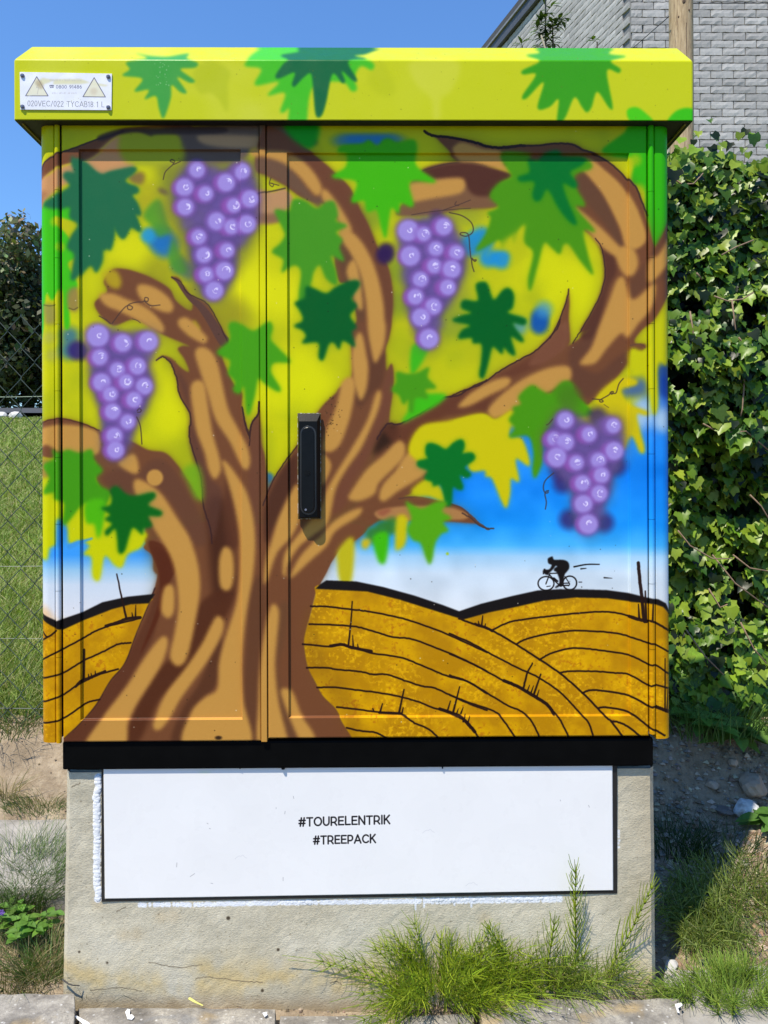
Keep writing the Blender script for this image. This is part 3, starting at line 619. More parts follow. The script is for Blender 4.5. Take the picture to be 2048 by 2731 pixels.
    M([('E', [(20, 40), (55, 18), (110, 40), (180, 78), (250, 35), (285, 20), (302, 60), (290, 130), (340, 190), (412, 272), (310, 280), (292, 340), (350, 440), (338, 462), (280, 430), (240, 400), (210, 380), (185, 500), (150, 612), (133, 560), (120, 430), (90, 472), (48, 450), (62, 400), (20, 350)]), ('D', [(1440, 330), (1450, 260), (1368, 212), (1450, 130)])], (70, 156, 14), 3)
    P('E', [(1190, 170), (1290, 170), (1215, 320), (1178, 340)], (62, 180, 20), 4)
    P('E', [(1200, 485), (1300, 475), (1400, 482), (1345, 540), (1235, 600), (1120, 655), (1160, 590)], (62, 186, 14), 4)
    P('E', [(1090, 335), (1150, 348), (1220, 340), (1292, 305), (1282, 370), (1338, 435), (1270, 448), (1285, 505), (1230, 495), (1200, 510), (1190, 592), (1168, 582), (1160, 510), (1130, 542), (1100, 480), (1055, 452), (1085, 400), (1082, 370)], (70, 150, 14), 3)
    P('C', [(330, 255), (510, 262), (520, 300), (830, 275), (905, 340), (800, 385), (800, 460), (862, 580), (800, 592), (925, 745), (850, 740), (880, 900), (912, 1022), (830, 930), (760, 830), (722, 832), (700, 890), (650, 850), (600, 820), (560, 960), (514, 1122), (500, 1050), (532, 880), (472, 815), (478, 710), (440, 740), (410, 822), (390, 780), (335, 852), (310, 800), (168, 872), (232, 760), (262, 660), (240, 630), (312, 590), (256, 520), (312, 440), (392, 400), (370, 350)], (74, 146, 8), 3.2)
    P('C', [(440, 740), (480, 700), (470, 820), (560, 960), (500, 900), (380, 980), (390, 880), (300, 860), (230, 900), (320, 820)], (186, 190, 8), 5, 0.6)
    P('C', [(500, 292), (560, 300), (600, 262), (680, 242), (720, 272), (858, 282), (840, 325), (765, 370), (808, 440), (792, 470), (720, 440), (745, 540), (808, 695), (760, 680), (690, 590), (642, 500), (612, 480), (580, 542), (545, 552), (528, 510), (540, 430), (452, 428), (438, 400), (510, 370)], (6, 112, 36), 3)
    M([('C', [(168, 1090), (200, 1068), (240, 1080), (280, 1180), (340, 1118), (380, 1108), (408, 1150), (400, 1230), (370, 1262), (482, 1302), (472, 1340), (400, 1330)]), ('F', [(470, 130), (450, 142), (390, 110), (418, 225), (380, 215), (345, 178), (335, 222), (300, 190), (270, 180), (240, 300), (214, 374), (190, 355), (202, 270), (205, 160), (150, 152), (140, 118), (58, 122), (80, 70)]),
       ('C', [(130, 1342), (18, 1312), (80, 1280), (140, 1262), (76, 1232), (90, 1182), (180, 1186)])], (2, 94, 28), 2.8)
    P('F', [(440, 490), (520, 420), (580, 450), (640, 472), (720, 398), (780, 408), (795, 470), (880, 555), (900, 610), (700, 640), (650, 700), (600, 760), (590, 900), (545, 1008), (528, 960), (535, 850), (500, 740), (380, 750), (418, 690), (378, 640), (412, 590), (400, 560), (455, 540)], (72, 148, 8), 3)
    P('E', [(1285, 795), (1340, 802), (1400, 832), (1450, 790), (1500, 768), (1512, 810), (1498, 860), (1560, 852), (1578, 885), (1512, 940), (1555, 985), (1530, 1002), (1480, 985), (1505, 1070), (1480, 1078), (1440, 1060), (1428, 1172), (1400, 1168), (1370, 1050), (1320, 1062), (1312, 1030), (1268, 1012), (1292, 960), (1228, 932), (1225, 905), (1290, 888), (1275, 850)], (4, 112, 32), 2.6)
    P('E', [(1185, 1080), (1280, 1010), (1340, 1040), (1400, 1150), (1320, 1140), (1240, 1110)], (200, 192, 6), 4, 0.0)
    P('E', [(1180, 1100), (1270, 1020), (1360, 1060), (1395, 1160), (1300, 1128)], (198, 190, 10), 4)
    P('E', [(1285, 795), (1340, 802), (1400, 832), (1450, 790), (1500, 768), (1512, 810), (1498, 860), (1560, 852), (1578, 885), (1512, 940), (1555, 985), (1530, 1002), (1480, 985), (1505, 1070), (1480, 1078), (1440, 1060), (1428, 1172), (1400, 1168), (1370, 1050), (1320, 1062), (1312, 1030), (1268, 1012), (1292, 960), (1228, 932), (1225, 905), (1290, 888), (1275, 850)], (4, 112, 32), 2.6)
    D_('E', [(1000, 1330), (1060, 1310), (940, 1370)], 22, (50, 120, 40), 12, 0.9)
    P('H', [(940, -40), (1030, -60), (1015, 110), (988, 128), (965, 90)], (64, 184, 10), 3.5)
    M([('E', [(1090, 1262), (1155, 1268), (1140, 1422)]), ('H', [(1100, 40), (1080, 30)])], (200, 190, 12), 4)
    P('H', [(870, -20), (920, -20), (900, 30), (870, 30)], (200, 180, 30), 4)
    P('H', [(720, 40), (810, -30), (796, 244), (732, 246), (712, 120)], (190, 180, 24), 4)
    M([('E', [(1145, 1160), (1190, 1182), (1250, 1202), (1340, 1160), (1408, 1168), (1372, 1220), (1435, 1262), (1380, 1290), (1415, 1342), (1370, 1362)]), ('H', [(1330, 0), (1312, 100), (1295, 134), (1272, 90), (1240, 0)]), ('E', [(1190, 1400), (1155, 1335), (1182, 1262)])], (84, 164, 16), 3)
    D_('H', [(1408, 66)], 4, (160, 200, 60), 2)
    D_('F', [(770, 500), (740, 470)], 30, (70, 120, 20), 14, 0.5)
    M([('D', [(690, 1085), (730, 1062), (790, 1110), (850, 1122), (960, 1100), (975, 1130), (930, 1180), (1015, 1220), (1005, 1250), (930, 1252), (955, 1312), (900, 1330), (895, 1368), (835, 1322), (805, 1390)]), ('G', [(780, 50), (745, 62)]), ('D', [(735, 1392), (720, 1330), (670, 1375), (658, 1345), (702, 1300), (655, 1270), (690, 1240), (632, 1200), (690, 1180), (700, 1130)])], (10, 98, 20), 2.8)

    P, M = P0_, M0_
    # ---------------- grapes
    D_('B', [(1020, 870), (1010, 900)], 22, (48, 26, 74), 12, 0.9); D_('B', [(1340, 660)], 20, (70, 40, 100), 12, 0.8)
    D_('F', [(940, 620), (1060, 930), (720, 1040), (760, 1270), (980, 1290), (700, 960)], 26, (56, 34, 96), 16, 0.8)
    grapes(cv, 'A', [(1240, 355), (1160, 465), (1295, 505), (1425, 435), (1530, 370), (1475, 580), (1580, 545), (1165, 590), (1365, 680), (1460, 715), (1560, 705), (1250, 780), (1285, 895), (1430, 865), (1300, 1020), (1415, 995), (1350, 1120)])
    grapes(cv, 'B', [(1160, 740), (1258, 762), (1385, 715), (1172, 900), (1335, 855), (1465, 880), (1325, 965), (1435, 985), (1237, 1050), (1410, 1100), (1205, 1160), (1318, 1222), (1240, 1290), (1290, 1425)], (0, 3, 13))
    grapes(cv, 'D', [(610, 105), (770, 150), (930, 140), (622, 240), (735, 320), (862, 298), (635, 400), (790, 395), (905, 425), (690, 475), (840, 510), (705, 585), (800, 650), (715, 740), (722, 830)], (0, 2))
    grapes(cv, 'F', [(735, 640), (665, 760), (735, 780), (885, 730), (1040, 675), (680, 875), (805, 910), (1045, 835), (945, 895), (965, 990), (845, 1040), (950, 1105), (850, 1172), (880, 1300)], (13, 5))
    # tendrils
    TD = (66, 48, 44)
    t = lambda v, p, w=2.6: L(v, p, w, TD, 0.8, 0.85)
    t('A', [(1025, 415), (1040, 365), (1090, 315), (1070, 300), (1080, 288), (1098, 300), (1088, 320), (1135, 300)])
    t('A', [(700, 1330), (760, 1250), (800, 1215), (830, 1225), (820, 1242), (800, 1235), (805, 1210), (850, 1195), (900, 1190), (910, 1165), (930, 1170), (925, 1190), (905, 1185), (945, 1215), (1005, 1212)])
    t('A', [(618, 1282), (660, 1305), (690, 1330)]); t('A', [(830, 1300), (860, 1310), (880, 1325)], 2)
    t('D', [(860, 580), (872, 567), (885, 575), (880, 588), (862, 590)]); t('D', [(857, 620), (880, 680), (890, 792)], 3)
    t('B', [(1420, 625), (1500, 645), (1560, 690), (1570, 745), (1530, 775), (1490, 765), (1500, 752), (1540, 765), (1550, 850), (1560, 920), (1590, 925), (1580, 935), (1562, 915), (1565, 960), (1577, 1000)], 3)
    t('B', [(1180, 640), (1300, 620), (1450, 605), (1555, 598)], 2); t('B', [(1380, 610), (1480, 575), (1555, 545)], 2); t('B', [(1480, 580), (1455, 575), (1465, 555)], 2)
    t('B', [(290, 410), (280, 450), (300, 468), (305, 450), (285, 445), (340, 460)], 2.4)
    t('F', [(905, 505), (960, 510), (975, 520), (960, 525), (955, 512), (1010, 480), (1025, 460), (1040, 460), (1030, 475), (1020, 465), (1055, 468), (1075, 410), (1102, 376)], 3)
    t('F', [(615, 670), (630, 662), (655, 632)], 2.5); t('F', [(980, 540), (1010, 560)], 1.5)
    t('F', [(660, 975), (610, 1020), (595, 1065), (605, 1100), (625, 1100), (618, 1088), (605, 1110), (614, 1160), (608, 1205)], 3)

    # ---------------- fields
    n3 = noise2(cv.h, cv.w, 46, 11, 4); n4 = noise2(cv.h, cv.w, 7, 12, 3); n5 = noise2(cv.h, cv.w, 110, 13, 1); n6 = noise2(cv.h, cv.w, 4.5, 14, 2)
    fc = np.zeros((cv.h, cv.w, 3), np.float32)
    mid, dark, lite, red = (np.array(c, np.float32) for c in ((212, 160, 6), (182, 130, 8), (236, 182, 14), (170, 96, 18)))
    a = np.clip((n3 - 0.35) * 2.6, 0, 1)[..., None]; fc[:] = dark * (1 - a) + mid * a
    patch = np.clip((n5 - 0.45) * 4, 0, 1)
    b = (np.clip((n4 - 0.55) * 6, 0, 1) * patch)[..., None] * 0.65; fc = fc * (1 - b) + lite * b
    b = (np.clip((0.42 - n4) * 6, 0, 1) * np.clip((n3 - 0.5) * 5, 0, 1))[..., None] * 0.6; fc = fc * (1 - b) + red * b
    rs = np.random.RandomState(8)
    flk = Canvas(cv.x0, cv.y0, cv.w, cv.h, 1.0); flk.c = fc
    for k in range(1500):                       # curly roller marks
        x, y = rs.uniform(90, 1800), rs.uniform(1540, 1990)
        if n5[min(int(y - cv.y0), cv.h - 1), min(int(x - cv.x0), cv.w - 1)] < 0.5: continue
        a0 = rs.rand() * 6.28; r = rs.uniform(4, 10)
        flk.line(None, [(x + r * math.cos(a0 + i * .5), y + r * .7 * math.sin(a0 + i * .5)) for i in range(4)], 1.3,
                 (240, 190, 30) if k % 3 else (150, 88, 20), 0.8, 0.6, smooth=False)
    fc = flk.c
    # trunk mask keeps the fields off the tree: fields are painted as polygons that stop at its edge
    P('G', [(200, 470), (255, 470), (360, 515), (520, 460), (700, 400), (820, 360), (955, 352), (930, 392), (850, 580), (780, 760), (690, 870), (600, 1020), (500, 1140), (400, 1234), (350, 1300), (200, 1300)], fc, 1.0, grain=0)
    M([('H', [(590, 266), (830, 270), (1000, 300), (1200, 350), (1380, 410), (1485, 455)]), ('I', [(60, 455), (200, 410), (400, 370), (560, 330), (830, 325), (1000, 330), (1150, 345), (1250, 365), (1330, 380), (1390, 440), (1460, 480), (1460, 1300)]),
       ('H', [(802, 1290), (802, 1235), (780, 1190), (742, 1130), (700, 1050), (620, 970), (570, 880), (522, 780), (500, 640), (510, 560), (540, 450), (570, 330)])], fc, 1.0, grain=0, smooth=True)
    # soft brown overspray on the field next to the trunk
    P('H', [(500, 500), (560, 400), (600, 600), (640, 760), (760, 900), (860, 1100), (850, 1230), (800, 1230), (700, 1050), (570, 880), (510, 660)], (120, 80, 20), 16, 0.35)
    P('G', [(200, 445), (255, 445), (360, 490), (520, 435), (640, 375), (800, 340), (975, 322), (935, 382), (820, 388), (700, 420), (520, 490), (400, 545), (360, 540), (255, 482), (200, 460)], BK, 0.8, smooth=False, grain=0)
    M([('H', [(600, 262), (640, 236), (830, 243), (1000, 278), (1200, 333), (1380, 393), (1485, 433)]), ('I', [(60, 433), (200, 385), (400, 335), (560, 300), (700, 292), (830, 293), (1000, 298), (1150, 318), (1250, 343), (1320, 353), (1370, 380), (1400, 432), (1460, 480), (1460, 540), (1390, 442), (1350, 402), (1290, 382), (1150, 370), (1000, 350), (800, 345), (600, 365), (400, 410), (250, 440), (90, 485)]),
       ('H', [(1500, 482), (1300, 420), (1100, 357), (900, 307), (570, 290)])], BK, 0.8, smooth=False, grain=0)
    F = lambda v, p, w=5.0: L(v, p, w, (36, 20, 16), 0.8, 0.96, wobble=0.3, seed=int(p[0][1]) + 3)
    F('G', [(200, 530), (255, 560), (300, 590), (360, 548)]); F('G', [(255, 615), (300, 590)])
    F('G', [(230, 755), (255, 740), (390, 670), (520, 600), (600, 555), (700, 520), (880, 475)])
    F('G', [(230, 875), (255, 858), (390, 820), (520, 745), (640, 690), (740, 640), (820, 632)])
    F('G', [(230, 1015), (255, 1008), (390, 960), (480, 900), (600, 840), (740, 798)])
    F('G', [(255, 1150), (270, 1138), (390, 1110), (520, 1025), (560, 1005), (620, 992)])
    F('G', [(730, 195), (762, 345), (790, 475)], (3.5, 6)); F('G', [(852, 392), (850, 470)], (2, 5)); F('G', [(826, 440), (832, 470)], (2, 5)); F('G', [(662, 525), (740, 500), (800, 478), (880, 470)], 8)
    F('G', [(521, 675), (521, 860)], 6.5); F('G', [(475, 905), (510, 870), (560, 852), (655, 812)], 7)
    for x, y in ((550, 830), (568, 825), (592, 810)): F('G', [(x, y), (x + 4, y + 30)], (2, 5))
    F('H', [(540, 400), (640, 402), (800, 420), (900, 432), (1050, 460), (1200, 500), (1400, 575), (1659, 692)])
    F('H', [(530, 513), (680, 518), (830, 530), (950, 562), (1060, 595), (1180, 608), (1300, 650), (1480, 722), (1659, 812)])
    F('H', [(490, 640), (660, 655), (730, 645), (830, 665), (930, 698), (1110, 725), (1220, 765), (1400, 840), (1540, 880), (1659, 955)])
    F('H', [(515, 790), (640, 790), (700, 800), (860, 815), (930, 832), (1020, 832), (1120, 865), (1240, 905), (1330, 920), (1450, 975), (1560, 1025), (1659, 1060)])
    F('H', [(580, 915), (700, 915), (860, 935), (980, 950), (1100, 972), (1220, 1005), (1320, 1045), (1420, 1070), (1500, 1105), (1560, 1160), (1610, 1240)])
    F('H', [(705, 1040), (840, 1055), (1000, 1075), (1110, 1082), (1200, 1135), (1290, 1175), (1360, 1240)])
    F('H', [(770, 1165), (860, 1185), (950, 1195), (1040, 1240)])
    F('H', [(803, 368), (795, 500), (778, 655)], (3.5, 5)); F('H', [(806, 585), (808, 655)], (2, 5)); F('H', [(838, 640), (842, 665)], (2, 5)); F('H', [(665, 652), (740, 642), (800, 662), (925, 685)], 8)
    F('H', [(1132, 928), (1100, 1080)], (4, 6)); F('H', [(995, 1018), (980, 1075)], (3, 6)); F('H', [(1127, 1042), (1118, 1080)], (3, 5)); F('H', [(935, 1050), (942, 1066)], 4); F('H', [(975, 1075), (1110, 1080)], 7)
    F('H', [(1485, 912), (1445, 1075)], (3.5, 6)); F('H', [(1428, 1000), (1408, 1065)], (3, 5)); F('H', [(1360, 1052), (1440, 1080), (1500, 1105), (1540, 1145), (1580, 1190)], 9)
    for x, y in ((1508, 1040), (1478, 1050), (1520, 1085), (1548, 1095)): F('H', [(x, y), (x - 14, y + 40)], (2, 5))
    # right hill contour and rows
    F('I', [(60, 478), (160, 515), (270, 555), (420, 640), (575, 740), (700, 825), (845, 950), (985, 1095), (1020, 1125), (1095, 1225)], 5.5)
    F('I', [(0, 692 - 120), (150, 640), (280, 712), (430, 790), (560, 850), (700, 945), (830, 1080), (880, 1140), (910, 1230)], 5)
    F('I', [(0, 702), (150, 768), (330, 865), (440, 915), (560, 980), (650, 1060), (700, 1120), (755, 1230)], 5)
    F('I', [(0, 838), (110, 875), (230, 945), (360, 1025), (460, 1070), (520, 1130), (570, 1230)], 5)
    F('I', [(0, 962), (120, 1010), (280, 1065), (340, 1120), (415, 1230)], 5)
    F('I', [(345, 872), (430, 908), (520, 960), (620, 1025), (660, 1080)], 9)
    F('I', [(527, 762), (495, 820), (465, 930)], (4, 6)); F('I', [(578, 832), (535, 960)], (4, 6))
    for x, y in ((507, 900), (532, 905), (550, 915), (568, 930)): F('I', [(x, y), (x - 14, y + 40)], (2, 4.5))
    F('I', [(210, 460), (202, 525)], (3, 5)); F('I', [(182, 492), (186, 520)], (2, 5)); F('I', [(228, 510), (224, 535)], (2, 5)); F('I', [(160, 512), (230, 535), (270, 556)], 7)
    F('I', [(262, 555), (380, 500), (480, 482), (640, 462), (800, 445), (940, 435), (1050, 440), (1145, 462)], 5)
    F('I', [(1140, 462), (1180, 475), (1245, 492)], 9)
    F('I', [(425, 640), (480, 610), (620, 575), (780, 555), (900, 558), (1050, 570), (1145, 592), (1260, 630), (1300, 638), (1395, 690)], 5)
    F('I', [(570, 740), (640, 700), (760, 668), (860, 668), (1000, 685), (1145, 710), (1260, 765), (1300, 768), (1395, 830)], 5)
    F('I', [(700, 822), (760, 812), (900, 812), (1040, 822), (1140, 832), (1255, 895), (1300, 893), (1395, 920)], 5)
    F('I', [(842, 950), (900, 932), (1000, 940), (1145, 968), (1260, 1028), (1300, 1030), (1395, 1070)], 5.5)
    F('I', [(945, 1045), (1000, 1042), (1140, 1072), (1260, 1160), (1300, 1180), (1360, 1215)], 5.5)
    F('I', [(1020, 1125), (1060, 1128), (1130, 1160), (1210, 1225)], 5.5)
    F('I', [(1265, 488), (1300, 500), (1395, 555)], 6)
    F('I', [(1192, 122), (1200, 220), (1214, 340), (1228, 480), (1245, 490)], (9, 9)); F('I', [(1236, 300), (1240, 490)], (4, 7)); F('I', [(1192, 385), (1198, 470)], (3, 6)); F('I', [(1280, 385), (1278, 480)], (4, 5))
    F('I', [(1362, 728), (1362, 1060)], (3, 5)); F('I', [(1386, 930), (1376, 1060)], (3, 5)); F('I', [(1300, 1030), (1340, 1045), (1400, 1072)], 9)

    # ---------------- the racing cyclist
    C_ = lambda p, w: L('K', p, w, BK, 0.7)
    def ring(cx, cy, rx, ry, w): C_([(cx + rx * math.cos(a / 24 * 6.2832), cy + ry * math.sin(a / 24 * 6.2832)) for a in range(25)], w)
    ring(167, 382, 93, 80, 3.6); ring(445, 376, 80, 80, 3.8)
    cv.poly('K', [(188, 105), (200, 85), (232, 70), (246, 70), (252, 86), (262, 105), (300, 106), (370, 108), (420, 128), (440, 165), (438, 210), (410, 250), (385, 280), (378, 320), (355, 360), (348, 400), (300, 432), (278, 436), (275, 428), (300, 405), (322, 385), (325, 340), (310, 290), (290, 250), (262, 235), (270, 205), (300, 185), (280, 180), (255, 215), (225, 245), (205, 265), (200, 285), (165, 280), (140, 262), (130, 250), (145, 215), (175, 222), (210, 215), (235, 170), (215, 160), (195, 145)], BK, 0.7, grain=0)
    C_([(215, 265), (330, 262), (380, 275)], 3); C_([(210, 270), (165, 388)], 3); C_([(212, 285), (320, 395), (430, 405)], 3.4); C_([(388, 300), (440, 385), (430, 410)], 2.6); C_([(258, 320), (300, 355)], 5); C_([(365, 380), (440, 378)], 3); C_([(135, 270), (150, 215)], 3); C_([(380, 250), (345, 400)], 3)
    D_('K', [(340, 400)], 5, BK, 1)
    C_([(495, 187), (640, 160), (790, 158)], (4.2, 3)); C_([(575, 211), (636, 205)], (3.6, 2)); C_([(848, 315), (940, 321)], (3.8, 1.2)); C_([(552, 366), (584, 366)], 2.4); C_([(176, 418), (216, 412)], 2.2)

    # fly specks, pin pricks and pale paint spatter
    rs = np.random.RandomState(21)
    for k in range(260):
        x, y = rs.uniform(120, 1780), rs.uniform(330, 1960)
        D_('O', [(x, y)], rs.uniform(0.7, 1.7), (40, 34, 20) if k % 3 else (230, 226, 200), 0.8, 0.7)
    for k in range(40):                          # specks gathered beside the handle
        x, y = 868 + abs(rs.randn()) * 22, 1120 + rs.randn() * 30
        D_('O', [(x, y)], rs.uniform(0.8, 1.8), (60, 42, 20), 0.8, 0.8)
    D_('G', [(1380, 1228)], 9, (40, 26, 18), 5, 0.9, ry=5)
    cv.c = np.clip(cv.c * np.array((0.985, 0.965, 0.96), np.float32) + (cv.grain[..., None] - 0.5) * 5, 0, 255)
    return cv

def paint_roof():
    """The fascia (below y = 156) and the slope above it, in photograph units."""
    cv = Canvas(20, 118, 1850, 214, 1.0, (196, 204, 16))
    X, Y = cv.XY(); P, L, D_ = cv.poly, cv.line, cv.dots
    n1 = noise2(cv.h, cv.w, 120, 31, 2)
    a = (np.clip((n1 - 0.42) * 2.5, 0, 1) * np.clip((1300 - X) / 700, 0.15, 1))[..., None] * 0.75
    cv.c = cv.c * (1 - a) + np.array((204, 210, 66), np.float32) * a
    P('R', [(1240, 240), (1330, 190), (1450, 260), (1440, 350), (1440, 520), (1380, 440), (1330, 400), (1260, 400), (1220, 300)], (178, 190, 14), 6, 0.7)
    P('S', [(960, 200), (1000, 200), (1080, 380), (1000, 420), (900, 330)], (184, 194, 12), 9, 0.6)
    P('S', [(1180, 200), (1480, 200), (1440, 380), (1370, 440), (1365, 560), (1315, 560), (1300, 440), (1200, 330)], (208, 212, 70), 9, 0.6)
    P('R', [(860, 150), (950, 165), (1060, 170), (1190, 150), (1180, 180), (1250, 210), (1230, 240), (1140, 250), (1230, 320), (1200, 335), (1120, 300), (1180, 395), (1140, 395), (1085, 350), (1080, 430), (1035, 560), (1005, 500), (985, 420), (915, 440), (940, 380), (850, 390), (900, 310), (775, 290), (820, 250), (800, 205), (930, 180)], (66, 160, 62), 4)
    P('S', [(180, 150), (280, 100), (470, 110), (900, 190), (930, 255), (860, 230), (820, 300), (835, 375), (800, 388), (740, 330), (560, 360), (520, 560), (520, 640), (405, 640), (405, 500), (380, 520), (350, 515), (380, 400), (270, 415), (340, 330), (190, 350), (230, 250), (130, 230), (140, 195)], (70, 190, 28), 5)
    P('S', [(450, 90), (980, 90), (900, 150), (820, 165), (895, 185), (780, 200), (835, 315), (810, 322), (740, 260), (760, 325), (740, 335), (680, 280), (640, 460), (610, 545), (575, 540), (560, 400), (545, 280), (500, 300), (440, 360), (425, 340), (440, 270), (345, 308), (320, 290), (370, 215), (400, 190), (355, 160), (470, 135)], (24, 104, 56), 3.5)
    P('T', [(400, 290), (470, 275), (440, 230), (850, 230), (830, 280), (920, 295), (840, 320), (890, 360), (880, 382), (820, 372), (850, 556), (830, 562), (770, 480), (740, 560), (715, 588), (690, 560), (650, 510), (600, 620), (560, 640), (568, 520), (520, 560), (458, 565), (490, 430), (400, 515), (380, 500), (450, 390), (385, 390), (380, 368), (470, 320)], (58, 156, 14), 3.5)
    P('T', [(925, 580), (970, 560), (1020, 590), (1060, 640), (950, 640)], (76, 200, 8), 4)
    P('T', [(1140, 650), (1170, 590), (1230, 565), (1280, 580), (1280, 650)], (60, 190, 6), 4)
    rs = np.random.RandomState(4)
    for k in range(60): D_('O', [(rs.uniform(40, 1840), rs.uniform(140, 320))], rs.uniform(0.7, 1.4), (120, 120, 20), 0.8, 0.6)
    for k in range(26): D_('O', [(430 + rs.randn() * 9, 165 + rs.rand() * 65)], rs.uniform(0.8, 1.8), (150, 200, 140), 0.8, 0.8)
    cv.c = np.clip(cv.c * np.array((0.985, 0.965, 0.96), np.float32) + (cv.grain[..., None] - 0.5) * 5, 0, 255)
    return cv
# ---------------------------------------------------------------- lettering drawn with strokes
def arc(cx, cy, rx, ry, a0, a1, n=8):
    return [(cx + rx * math.cos(R(a0 + (a1 - a0) * i / n)), cy + ry * math.sin(R(a0 + (a1 - a0) * i / n))) for i in range(n + 1)]
# glyphs in a box of height 1 (y down), each: (width, [polylines])
GL_ = {
    '#': (0.74, [[(0.0, 0.33), (0.74, 0.33)], [(-0.02, 0.68), (0.7, 0.68)], [(0.27, 0.02), (0.13, 1.0)], [(0.62, 0.02), (0.48, 1.0)]]),
    'T': (0.70, [[(0, 0.04), (0.70, 0.04)], [(0.35, 0.04), (0.35, 1)]]),
    'O': (0.92, [arc(0.46, 0.5, 0.44, 0.48, 0, 360, 20)]),
    'U': (0.74, [[(0.03, 0), (0.03, 0.6)] + arc(0.37, 0.62, 0.34, 0.36, 180, 0, 10) + [(0.71, 0)]]),
    'R': (0.72, [[(0.04, 1), (0.04, 0.04), (0.36, 0.04)] + arc(0.36, 0.35, 0.30, 0.31, -90, 90, 10) + [(0.04, 0.66)], [(0.42, 0.66), (0.70, 1)]]),
    'E': (0.64, [[(0.62, 0.04), (0.04, 0.04), (0.04, 0.96), (0.64, 0.96)], [(0.04, 0.49), (0.56, 0.49)]]),
    'L': (0.60, [[(0.04, 0), (0.04, 0.96), (0.60, 0.96)]]),
    'N': (0.78, [[(0.04, 1), (0.04, 0), (0.74, 1), (0.74, 0)]]),
    'I': (0.10, [[(0.05, 0), (0.05, 1)]]),
    'K': (0.72, [[(0.04, 0), (0.04, 1)], [(0.66, 0), (0.06, 0.62)], [(0.26, 0.42), (0.70, 1)]]),
    'P': (0.68, [[(0.04, 1), (0.04, 0.04), (0.34, 0.04)] + arc(0.34, 0.36, 0.30, 0.32, -90, 90, 10) + [(0.04, 0.68)]]),
    'A': (0.84, [[(0.0, 1), (0.42, 0), (0.84, 1)], [(0.15, 0.70), (0.69, 0.70)]]),
    'C': (0.80, [arc(0.46, 0.5, 0.43, 0.47, -42, -318, 16)]),
    '0': (0.56, [arc(0.28, 0.5, 0.26, 0.48, 0, 360, 18)]),
    '8': (0.56, [arc(0.28, 0.26, 0.21, 0.23, 0, 360, 14), arc(0.28, 0.74, 0.25, 0.25, 0, 360, 14)]),
    '9': (0.56, [arc(0.28, 0.31, 0.24, 0.29, 0, 360, 14), [(0.52, 0.31), (0.48, 0.7), (0.18, 0.98)]]),
    '6': (0.56, [arc(0.28, 0.69, 0.24, 0.29, 0, 360, 14), [(0.04, 0.69), (0.08, 0.3), (0.38, 0.02)]]),
    '1': (0.30, [[(0.02, 0.2), (0.2, 0.02), (0.2, 1)]]),
    '4': (0.58, [[(0.44, 1), (0.44, 0), (0.0, 0.7), (0.58, 0.7)]]),
    '2': (0.54, [arc(0.27, 0.26, 0.24, 0.25, 190, 380, 8) + [(0.02, 0.98), (0.54, 0.98)]]),
    'V': (0.72, [[(0, 0), (0.36, 1), (0.72, 0)]]),
    'Y': (0.66, [[(0, 0), (0.33, 0.48), (0.66, 0)], [(0.33, 0.48), (0.33, 1)]]),
    'B': (0.60, [[(0.04, 0), (0.04, 1), (0.30, 1)] + arc(0.32, 0.73, 0.26, 0.27, 90, -90, 8) + [(0.04, 0.46)], [(0.04, 0.0), (0.28, 0.0)] + arc(0.30, 0.23, 0.22, 0.23, -90, 90, 8)]),
    '/': (0.40, [[(0.40, -0.02), (0.0, 1.04)]]),
    ' ': (0.35, []),
}
def letters(cv, text, x0, y0, x1, hgt, wd, col, slope=0.0, gap=0.16, alpha=1.0):
    """Text from x0 to x1 with its top left at (x0, y0)."""
    total = sum(GL_[c][0] for c in text) + gap * (len(text) - 1)
    sx = (x1 - x0) / total; x = x0
    for c in text:
        w, lines = GL_[c]
        for ln in lines:
            cv.line(None, [(x + px * sx, y0 + py * hgt + (x + px * sx - x0) * slope) for px, py in ln], wd, col, 0.55, alpha, smooth=False)
        x += (w + gap) * sx

def image_from(arr, name, alpha=None):
    """A generated image datablock from an (h, w, 3) array in 0..255, top row first."""
    h, w = arr.shape[:2]
    im = bpy.data.images.new(name, w, h, alpha=False)
    buf = np.ones((h, w, 4), np.float32); buf[..., :3] = np.clip(arr[::-1], 0, 255) / 255.0
    im.pixels.foreach_set(buf.ravel()); im.update(); im.pack()
    return im
def sample(cv, u, v):
    """Bilinear lookup of canvas cv at pixel coordinates u, v (arrays)."""
    x = np.clip((u - cv.x0) * cv.res, 0, cv.w - 1.001); y = np.clip((v - cv.y0) * cv.res, 0, cv.h - 1.001)
    xi = x.astype(int); yi = y.astype(int); fx = (x - xi)[..., None]; fy = (y - yi)[..., None]
    c = cv.c
    return (c[yi, xi] * (1 - fx) + c[yi, xi + 1] * fx) * (1 - fy) + (c[yi + 1, xi] * (1 - fx) + c[yi + 1, xi + 1] * fx) * fy
def image_mat(name, im, rough=0.4, bump=0.04, bscale=260, spec=0.45, coarse=0.0):
    t = NT(name); n = t.n.new('ShaderNodeTexImage'); n.image = im; n.extension = 'EXTEND'; n.interpolation = 'Linear'
    uv = t.n.new('ShaderNodeUVMap'); uv.uv_map = 'uv'; t.l.new(uv.outputs[0], n.inputs[0])
    t.base(n.outputs['Color'])
    t.rough(t.ramp(t.noise(30, 4), [(0.3, rough - 0.06), (0.7, rough + 0.08)]), spec)
    hgt = t.noise(bscale, 3)
    if coarse: hgt = t.math('ADD', hgt, t.math('MULTIPLY', t.noise(26, 4), coarse))
    t.bump(hgt, bump, 0.002)
    t.p.inputs['Specular IOR Level'].default_value = spec
    return t.m
